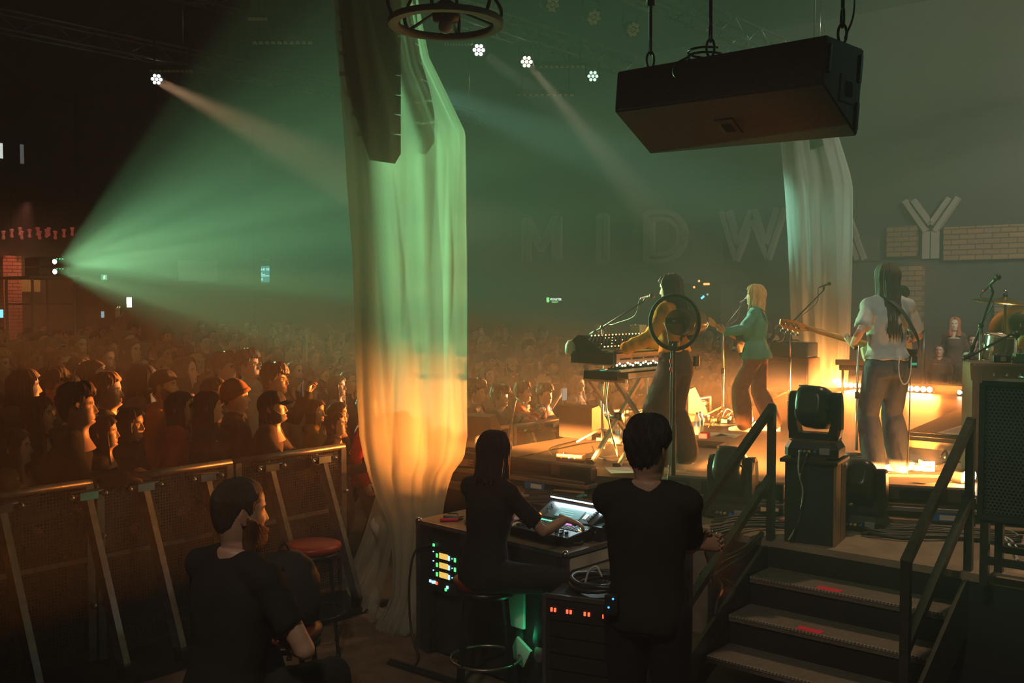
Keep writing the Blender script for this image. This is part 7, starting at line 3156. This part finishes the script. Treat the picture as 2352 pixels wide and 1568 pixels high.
TAKEN = [at(1612, 700, 19.5)[:2], at(1600, 700, 19.2)[:2]]


def audience(root, H, label, fem=False, pose='stand', yaw=0, garment='hoodie', top=(.03, .03, .035), skin=0, hair='short', haircol=(.03, .02, .015), extra=(), turn=0.0, group=None, face=None, legs=True):
    me_b, me_g, me_t, HM = template(fem, pose, yaw, garment)
    root = V(root)
    tg = V(face) if face is not None else uw(10.5, -1.0)
    rz = math.atan2(tg.y - root.y, tg.x - root.x) - PI / 2 + turn
    t = thing('person', label, 'person', root, rz, group)
    k = H / 1.775
    t.scale = (k, k, k)
    obj('body', me_b, t, color=SKINS[skin % 5])
    obj(garment, me_g, t, color=top)
    if legs:
        obj('trousers', me_t, t, color=(.03, .03, .04))
    if hair:
        head_child(t, 'hair', hair, HM, haircol)
    for nm, hk, c in extra:
        head_child(t, nm, hk, HM, c)
    TAKEN.append((root.x, root.y))
    return t


def row_point(px, py, w):
    k = (px - 1176) / F
    Y = w / (UY * k - UX)
    p = at(px, py, Y)
    return V((p.x, p.y, 0)), p.z


DK, BR, LB, BLO, GRY = (.022, .016, .013), (.065, .034, .018), (.16, .085, .04), (.42, .28, .13), (.25, .23, .21)
cap_b, cap_r = ('cap', 'cap', (.025, .027, .035)), ('cap', 'cap', (.35, .34, .30))
gl = ('glasses', 'glasses', (.02, .02, .02))
bd = ('beard', 'beard', (.05, .028, .016))
CK, RD, NV, GY, OL, MU = (.014, .013, .013), (.33, .045, .02), (.015, .022, .045), (.075, .08, .085), (.05, .043, .025), (.10, .085, .065)
W_ = [
    # px, top of head, w, label, fem, pose, yaw, garment, top, skin, hair, haircol, extra
    (133, 888, -6.62, 'man with messy brown hair in a dark jacket, leaning on the barrier at far left', 0, 'rail', 0, 'jacket', CK, 0, 'messy', BR, ()),
    (184, 906, -7.05, 'woman with tied dark hair, her face lit red behind the man with messy hair', 1, 'stand', 0, 'hoodie', CK, 0, 'tied', DK, ()),
    (229, 946, -6.62, 'woman with long dark hair and bare shoulders, second at the barrier', 1, 'stand', 0, 'tank', CK, 0, 'long', DK, ()),
    (238, 852, -7.5, 'young man with swept blond hair gazing up, behind the long-haired woman', 0, 'stand', 0, 'hoodie', OL, 0, 'crop', LB, ()),
    (46, 838, -7.8, 'woman with long wavy brown hair at the left edge of the crowd', 1, 'stand', .35, 'hoodie', GY, 0, 'longwave', BR, ()),
    (78, 902, -7.1, 'woman with reddish wavy hair behind the man with messy hair', 1, 'stand', 0, 'jacket', CK, 0, 'longwave', (.17, .07, .03), ()),
    (116, 846, -8.0, 'dark-haired man with glasses behind the reddish-haired woman', 0, 'stand', 0, 'hoodie', GY, 1, 'mop', DK, (gl,)),
    (151, 856, -8.25, 'pale-faced man in a collared jacket beside the man with glasses', 0, 'stand', 0, 'jacket', MU, 0, 'short', BR, ()),
    (174, 812, -8.9, 'man with a short brown crop and a red ear behind the blond man', 0, 'stand', -.35, 'jacket', CK, 0, 'short', BR, ()),
    (203, 818, -8.4, 'woman with long straight brown hair just behind the blond man', 1, 'stand', 0, 'jacket', CK, 0, 'long', BR, ()),
    (231, 788, -9.6, 'big dark-bearded man standing tall over the blond man', 0, 'stand', 0, 'jacket', CK, 1, 'short', DK, (bd,)),
    (174, 717, -12.6, 'bald man in an open jacket, lit orange, at the left of the hall', 0, 'stand', 0, 'jacket', (.06, .045, .03), 2, 'buzz', LB, ()),
    (62, 764, -9.9, 'dark-haired young man in orange light near the left edge', 0, 'stand', 0, 'hoodie', CK, 0, 'mop', DK, ()),
    (33, 722, -11.8, 'grey-bearded bald man far back at the left edge', 0, 'stand', 0, 'hoodie', GY, 0, 'buzz', GRY, (('beard', 'bigbeard', (.30, .27, .24)),)),
    (421, 816, -9.0, 'man in a raised dark hood seen in profile, left of the tall pair', 0, 'stand', 0, 'hoodie', CK, 2, 'hood', (.03, .028, .027), ()),
    (369, 843, -7.8, 'bearded man in a black backwards cap and orange sweatshirt', 0, 'stand', 0, 'hoodie', (.36, .085, .025), 0, 'capback', (.02, .02, .022), (('hair', 'buzz', DK), bd)),
    (405, 890, -6.85, 'woman with long brown hair in a red knit sweater by the barrier', 1, 'stand', 0, 'hoodie', RD, 0, 'long', BR, ()),
    (292, 928, -6.75, 'woman with thick dark hair down her back, third at the barrier', 1, 'stand', -.35, 'jacket', CK, 0, 'longwave', DK, ()),
    (469, 888, -6.75, 'woman with a curtain of long brown hair hiding her face, beside the red sweater', 1, 'stand', .35, 'jacket', CK, 0, 'verylong', BR, ()),
    (484, 858, -7.6, 'woman with long dark hair behind the brown beanie', 1, 'stand', 0, 'jacket', CK, 0, 'long', DK, ()),
    (534, 868, -7.1, 'person in a brown knitted beanie behind the leaning man', 0, 'stand', 0, 'jacket', CK, 0, 'beanie', (.17, .075, .03), ()),
    (511, 809, -8.9, 'tall man with thick black hair, left one of the tall pair', 0, 'stand', 0, 'jacket', CK, 1, 'mop', DK, ()),
    (564, 801, -8.7, 'tall man with swept black hair and a grey hoodie, right one of the tall pair', 0, 'stand', 0, 'hoodie', (.25, .25, .23), 1, 'messy', DK, (gl,)),
    (626, 834, -7.7, 'man with black hair and glasses raising a phone before the curtain', 0, 'phone', 0, 'jacket', CK, 1, 'mop', DK, (gl,)),
    (592, 898, -6.62, 'man in a dark baseball cap leaning far over the barrier', 0, 'rail', 0, 'jacket', (.045, .03, .025), 0, 'cap', (.03, .035, .05), (('hair', 'tied', BR), bd)),
    (745, 944, -6.75, 'woman with glasses and tied hair leaning at the end of the barrier', 1, 'rail', 0, 'jacket', CK, 0, 'tied', BR, (gl,)),
    (772, 917, -7.25, 'woman with dark chin-length hair behind the woman with glasses', 1, 'stand', 0, 'jacket', CK, 0, 'bob', DK, ()),
    (720, 911, -7.3, 'brown-haired person with a mustard scarf beside the woman with glasses', 1, 'stand', -.35, 'hoodie', (.20, .13, .02), 0, 'bob', BR, ()),
    (838, 900, -6.75, 'person in a bright red jacket half hidden by the near curtain', 0, 'stand', 0, 'jacket', (.55, .01, .01), 0, 'short', DK, ()),
    (671, 824, -9.4, 'man with short fair hair, dim in the haze behind the raised phone', 0, 'stand', 0, 'hoodie', OL, 0, 'buzz', LB, ()),
    (680, 861, -8.6, 'bearded man dim in the haze just right of the raised phone', 0, 'stand', 0, 'hoodie', GY, 0, 'buzz', DK, (bd,)),
    (705, 866, -8.5, 'round-faced woman with tied-back hair in the haze by the raised phone', 1, 'stand', .35, 'hoodie', GY, 1, 'tied', DK, ()),
    (735, 838, -9.3, 'man with glasses and a beard in the haze left of the near curtain', 0, 'stand', 0, 'jacket', GY, 0, 'short', BR, (gl, bd)),
    (769, 856, -8.3, 'woman with wavy shoulder-length hair and a grey shirt left of the curtain', 1, 'stand', 0, 'tee', GY, 0, 'longwave', BR, ()),
    (795, 848, -8.7, 'man with a lifted chin and glasses, close against the near curtain', 0, 'stand', 0, 'jacket', CK, 0, 'short', DK, (gl,)),
    (716, 800, -11.5, 'person with an arm raised high in the haze left of the curtain', 0, 'up', 0, 'tee', OL, 0, 'short', BR, ()),
    (374, 815, -10.9, 'person in an orange cap deep in the dark crowd', 0, 'stand', 0, 'jacket', CK, 0, 'cap', (.55, .22, .06), ()),
    (242, 752, -11.2, 'long-haired man with a smiling orange-lit face in the dark crowd', 0, 'stand', 0, 'jacket', GY, 0, 'shoulder', BR, ()),
    (288, 716, -13.5, 'person holding a bright phone overhead in the lower edge of the beam', 0, 'up', 0, 'hoodie', CK, 0, 'short', DK, ()),
    (296, 762, -11.0, 'woman with long hair under the bright phone, dark against the crowd', 1, 'clasp', 0, 'jacket', CK, 0, 'long', DK, ()),
    (90, 707, -14.2, 'tall man with a broad collar far back near the projector tower', 0, 'stand', 0, 'jacket', MU, 0, 'short', DK, (bd,)),
    (133, 797, -9.5, 'bearded man facing the camera behind the man with glasses', 0, 'stand', -.35, 'jacket', MU, 0, 'short', BR, (bd,)),
    (110, 746, -12.0, 'man in a flat cap deep in the dark left crowd', 0, 'stand', 0, 'jacket', GY, 0, 'cap', (.10, .09, .08), (bd,)),
    (-8, 985, -6.62, 'person cut off by the left edge with hands on the barrier', 0, 'rail', 0, 'jacket', (.20, .15, .09), 0, 'long', BR, ()),
    (320, 830, -8.2, 'person with thick dark hair and a slate-blue padded jacket behind the orange sweatshirt', 1, 'stand', .35, 'jacket', (.10, .12, .14), 0, 'longwave', DK, ()),
    (1110, 767, -11.6, 'man in a pale cap, faint in the haze right of the near curtain', 0, 'clasp', 0, 'tee', GY, 0, 'cap', (.42, .42, .36), ()),
    (1171, 817, -9.2, 'bearded man in a pale baseball cap and black top, right of the curtain', 0, 'stand', -.2, 'tee', CK, 0, 'cap', (.34, .33, .28), (('beard', 'bigbeard', DK),)),
    (1117, 836, -8.5, 'dark-haired woman in front of the man in the pale cap', 1, 'stand', -.35, 'jacket', CK, 1, 'bob', DK, ()),
    (1124, 809, -9.9, 'dark-haired man rubbing shoulders behind the dark-haired woman', 0, 'stand', 0, 'jacket', CK, 1, 'mop', DK, ()),
    (1090, 873, -7.2, 'woman with dark curls in profile, singing at the edge of the near curtain', 1, 'stand', 0, 'jacket', CK, 3, 'curly', DK, ()),
    (1146, 886, -7.12, 'person with dark curls and a patterned jacket, hands clasped at the front barrier', 1, 'clasp', -.2, 'jacket', (.03, .035, .045), 3, 'curly', DK, ()),
    (1198, 875, -7.1, 'short-haired woman in a rainbow-striped sweater, hands folded at the front barrier', 1, 'clasp', 0, 'hoodie', (.55, .10, .03), 0, 'mop', BR, ()),
    (1234, 886, -7.12, 'open-mouthed fan in a blue sleeveless top, arms folded on the front barrier', 0, 'rail', -.35, 'tank', (.07, .12, .30), 1, 'mop', DK, ()),
    (1248, 859, -7.7, 'blonde woman in a green tank top holding a phone', 1, 'phone', 0, 'tank', (.02, .16, .13), 0, 'shoulder', BLO, ()),
    (1266, 819, -8.9, 'dark-bearded man with tousled hair behind the blonde woman', 0, 'stand', 0, 'hoodie', GY, 1, 'mop', DK, (bd,)),
    (1324, 858, -7.5, 'woman with reddish wavy hair in a denim jacket with a pale collar', 1, 'stand', 0, 'jacket', (.10, .12, .17), 0, 'longwave', (.25, .10, .04), ()),
    (1349, 871, -7.7, 'smiling woman with tied-back hair beside the denim jacket', 1, 'stand', 0, 'jacket', CK, 0, 'tied', BR, ()),
    (1343, 845, -8.6, 'woman in a dark cap behind the denim jacket', 1, 'stand', 0, 'jacket', CK, 0, 'cap', (.03, .03, .03), ()),
    (1313, 846, -8.9, 'fair-haired person behind the denim jacket, left of the dark cap', 1, 'stand', -.35, 'jacket', CK, 0, 'bob', BLO, ()),
    (1259, 810, -9.9, 'person in a faded cap behind the tousled bearded man', 0, 'stand', 0, 'tee', GY, 0, 'cap', (.25, .24, .20), ()),
    (1238, 846, -8.4, 'person with dark hair ducking behind the blonde woman', 0, 'stand', -.35, 'jacket', CK, 0, 'short', DK, ()),
    (1466, 872, -7.6, 'woman half hidden by the keyboard stand, lit orange', 1, 'clasp', .35, 'hoodie', CK, 0, 'bob', BR, ()),
    (1425, 880, -7.4, 'person behind the keyboard stand holding a paper', 0, 'stand', .35, 'jacket', CK, 0, 'short', BR, ()),
    (1640, 772, -9.3, 'long-faced man with short hair right of the keyboard player', 0, 'stand', .6, 'jacket', CK, 0, 'short', DK, ()),
    (1611, 810, -8.0, 'man in a dark cap close to the stage right of the keyboard player', 0, 'stand', .6, 'jacket', CK, 1, 'cap', (.03, .03, .04), ()),
    (1646, 822, -7.7, 'woman with glasses lit bright orange, right of the dark cap', 1, 'stand', .6, 'jacket', CK, 0, 'tied', BLO, (gl,)),
    (1694, 760, -9.4, 'tall man with a camera left of the blonde singer', 0, 'phone', .6, 'jacket', CK, 0, 'short', DK, ()),
    (1676, 768, -8.9, 'orange-lit woman standing behind the singer’s microphone', 1, 'stand', .6, 'jacket', CK, 0, 'bob', DK, ()),
    (1783, 778, -7.6, 'red-lit face in the crowd just right of the blonde singer', 0, 'stand', .35, 'jacket', CK, 0, 'short', DK, ()),
]
for (px, py, w, lab, fem, pose, yaw, gar, top, sk, hr, hc, ex) in W_:
    p, H = row_point(px, py, w)
    H = min(max(H, 1.40), 1.95)
    if pose == 'rail':
        H *= 1.02
    if hr in ('cap', 'capback', 'beanie', 'hood') and not any(e[0] == 'hair' for e in ex):
        ex = tuple(ex) + ((('hair', 'buzz', DK),) if hr != 'hood' else ())
    hat = hr in ('cap', 'capback', 'beanie', 'hood')
    t = audience(p, H, lab, bool(fem), pose, yaw, gar, top, sk, None if hat else hr, hc, (((('cap' if 'cap' in hr else hr), hr, hc),) if hat else ()) + tuple(ex))


# what some of them hold
def phone(p, rz, label, lit):
    t = thing('phone', label, 'phone', p, rz)
    mb = MB([BLACK])
    mb.box((0, 0, 0), (.074, .009, .15), bev=.004)
    mb.build('body', t)
    mb = MB([lit])
    mb.box((0, -.0052, 0), (.068, .002, .138))
    mb.build('screen', t)
    return t


PHW = glow('phone_white', (1, .9, .75), 5)
PHD = glow('phone_dim', (.5, .6, .5), .35)
phone(at(697, 892, 8.95), -1.35, 'dark phone held up by the man with glasses, left of the curtain', PHD)
pp, HH = row_point(288, 716, -13.5)
phone(at(297, 694, pp.y), .2, 'bright phone held high below the beam', PHW)
phone(at(1296, 905, 11.4), .6, 'phone held by the blonde woman in the green tank top', PHD)
phone(at(236, 722, 22.0), .1, 'small pale phone glowing far back under the beam', glow('phone_blue', (.3, .5, .6), .8))
phone(at(3, 720, 17.0), .1, 'blue phone screen at the left edge of the crowd', glow('phone_blue2', (.2, .7, .8), 1.5))
# stripes of the rainbow sweater: knitted bands on the sleeves
SW = [o for o in bpy.data.objects if o.get('label', '').startswith('short-haired woman in a rainbow')][0]
k = SW.scale[0]
me_b, me_g, me_t, HM = template(True, 'clasp', 0, 'hoodie')
fsw = Fig(1.75, True, head=(.10, 0, 0), **POSES['clasp'])
for sh, e, w in ((fsw.shr, fsw.er, fsw.wr), (fsw.shl, fsw.el, fsw.wl)):
    for a, b, t0, c in ((e, w, .92, (.10, .35, .36)), (e, w, .78, (.60, .30, .06)), (e, w, .62, (.55, .06, .02)), (e, w, .45, (.45, .42, .34)), (sh, e, .30, (.60, .30, .06)), (sh, e, .50, (.10, .30, .32)), (sh, e, .70, (.50, .45, .36))):
        mb = MB([CLOTH])
        q0, q1 = a.lerp(b, t0), a.lerp(b, t0 + .09)
        r = (.068 if a is sh else lerp(.066, .056, t0))
        mb.tube([q0, q0.lerp(q1, .5), q1], [r * .985, r * 1.03, r * .985], 14, cap=False)
        mb.build('knit_band', SW, color=c)
mb = MB([CLOTH])
for kk, (z, c) in enumerate(((.02, (.5, .46, .38)), (.0, (.15, .30, .30)), (-.02, (.55, .48, .36)))):
    mb = MB([CLOTH])
    mb.tube([fsw.N + fsw.up * (z - .02) + fsw.xs * .088 * math.cos(a) + V((0, .075 * math.sin(a) + .01, 0)) for a in [2 * PI * i / 20 for i in range(20)]], .014, 8, closed=True)
    mb.build('knit_collar', SW, color=c)

# people seated beyond the far wing, washed red-orange
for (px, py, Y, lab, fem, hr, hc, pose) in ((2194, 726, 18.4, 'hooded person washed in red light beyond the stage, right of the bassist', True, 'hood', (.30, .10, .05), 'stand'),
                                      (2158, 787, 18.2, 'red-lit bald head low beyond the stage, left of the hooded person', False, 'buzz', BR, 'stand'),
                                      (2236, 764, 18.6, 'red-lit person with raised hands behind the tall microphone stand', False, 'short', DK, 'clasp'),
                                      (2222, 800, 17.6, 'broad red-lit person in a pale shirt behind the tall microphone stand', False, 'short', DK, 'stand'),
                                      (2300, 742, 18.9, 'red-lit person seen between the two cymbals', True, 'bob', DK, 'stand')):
    p = at(px, py, Y)
    base = max(0, p.z - 1.72)
    H = min(1.8, p.z - base)
    if base > 0.02:
        mb = MB([BLACK_MATT])
        mb.box((0, 0, base / 2), (.8, .6, base - .004), bev=.01)
        one(mb, 'riser_box', 'black riser under the ' + lab.split(' beyond')[0].split(' seen')[0].split(' with')[0] + ' in the far wing' + (' near the cymbals' if px == 2300 else ''), 'box', None, V((p.x, p.y, 0)), AW)
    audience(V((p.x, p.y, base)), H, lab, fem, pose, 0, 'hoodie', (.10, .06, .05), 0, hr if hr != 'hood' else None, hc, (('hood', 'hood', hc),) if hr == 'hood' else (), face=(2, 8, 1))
p = at(2074, 652, 14.6)
audience(V((p.x, p.y, SZ)), p.z - SZ, 'band member in a dark cap half hidden behind the bassist', False, 'clasp', 0, 'jacket', CK, 0, None, None, (('cap', 'cap', (.03, .03, .03)), ('hair', 'buzz', DK)), face=uw(12, -20))
spot('wing_lamp', uw(20.2, -6.8, 3.2), at(2220, 770, 18.4), 70, (1, .13, .035), 70, .5, .1)

# the rest of the crowd, further back
rnd = random.Random(77)
HAIRS = [(False, 'short', 'short hair'), (False, 'buzz', 'cropped hair'), (False, 'mop', 'a mop of hair'), (False, 'messy', 'messy hair'), (True, 'long', 'long hair'), (True, 'bob', 'a bob'), (True, 'longwave', 'wavy hair'), (True, 'tied', 'tied-back hair'), (False, 'cap', 'a cap'), (False, 'beanie', 'a beanie'), (True, 'curly', 'curly hair')]
TOPS = [(CK, 'black'), (GY, 'grey'), (NV, 'navy'), (OL, 'olive'), (MU, 'beige'), ((.16, .05, .04), 'dull red')]
HCOL = [(DK, 'dark'), (BR, 'brown'), (LB, 'light brown'), (BLO, 'fair')]
count, tries, SEEN = 0, 0, set()
while count < 135 and tries < 9000:
    tries += 1
    w = -8.4 - 18 * rnd.random() ** 1.35
    u = rnd.uniform(3.2, 19.5)
    p = uw(u, w)
    if p.y < 6:
        continue
    px = 1176 + F * p.x / p.y
    if px < -40 or px > 1900 or 812 < px < 1068 or (px > 1420 and w < -14):
        continue
    if any((p.x - a) ** 2 + (p.y - b) ** 2 < (.9 if n_ < 2 else .27) for n_, (a, b) in enumerate(TAKEN)) or (p - V((PROJ.x - .25, PROJ.y, 0))).length < 1.6 and abs(p.x - PROJ.x) < 1.2:
        continue
    fem, hr, hl = rnd.choice(HAIRS)
    top, tl = rnd.choice(TOPS)
    hc, hcl = rnd.choice(HCOL if not hr in ('cap', 'beanie') else [((.05, .05, .06), 'dark'), ((.30, .28, .24), 'pale'), ((.16, .06, .03), 'rust')])
    band = 'near the front' if w > -11 else 'mid-crowd' if w > -16 else 'far back'
    reg = 'at dark left' if px < 420 else 'in green haze' if px < 830 else 'right of the curtain' if px < 1400 else 'behind the keyboards'
    hat = hr in ('cap', 'beanie')
    hw = (hl.replace('a ', 'a ' + hcl + ' ', 1) if hat else f'{hcl} {hl}' if not hl.startswith('a ') else f'{hl} in {hcl}' if 'mop' not in hl else f'a mop of {hcl} hair').replace('a bob in', 'a bob, hair')
    garm, gl_ = rnd.choice([('hoodie', 'hoodie'), ('jacket', 'jacket'), ('jacket', 'jacket'), ('tee', 'T-shirt')])
    lab = f'person with {hw}, {tl} {gl_}, {band} {reg}'
    if lab in SEEN:
        continue
    SEEN.add(lab)
    H = rnd.gauss(1.66 if fem else 1.77, .06)
    audience(p, min(1.9, max(1.5, H)), lab, fem, rnd.choice(['stand', 'stand', 'stand', 'stand', 'phone', 'clasp']), rnd.choice([0, 0, 0, .35, -.35]) if w > -16 else 0, garm, top, rnd.choice([0, 0, 0, 1, 1, 2, 3, 4]), None if hat else hr, hc,
             (((hr, hr, hc), ('hair', 'buzz', DK)) if hat else ()), rnd.uniform(-.25, .25), f'crowd {band} {reg}')
    count += 1
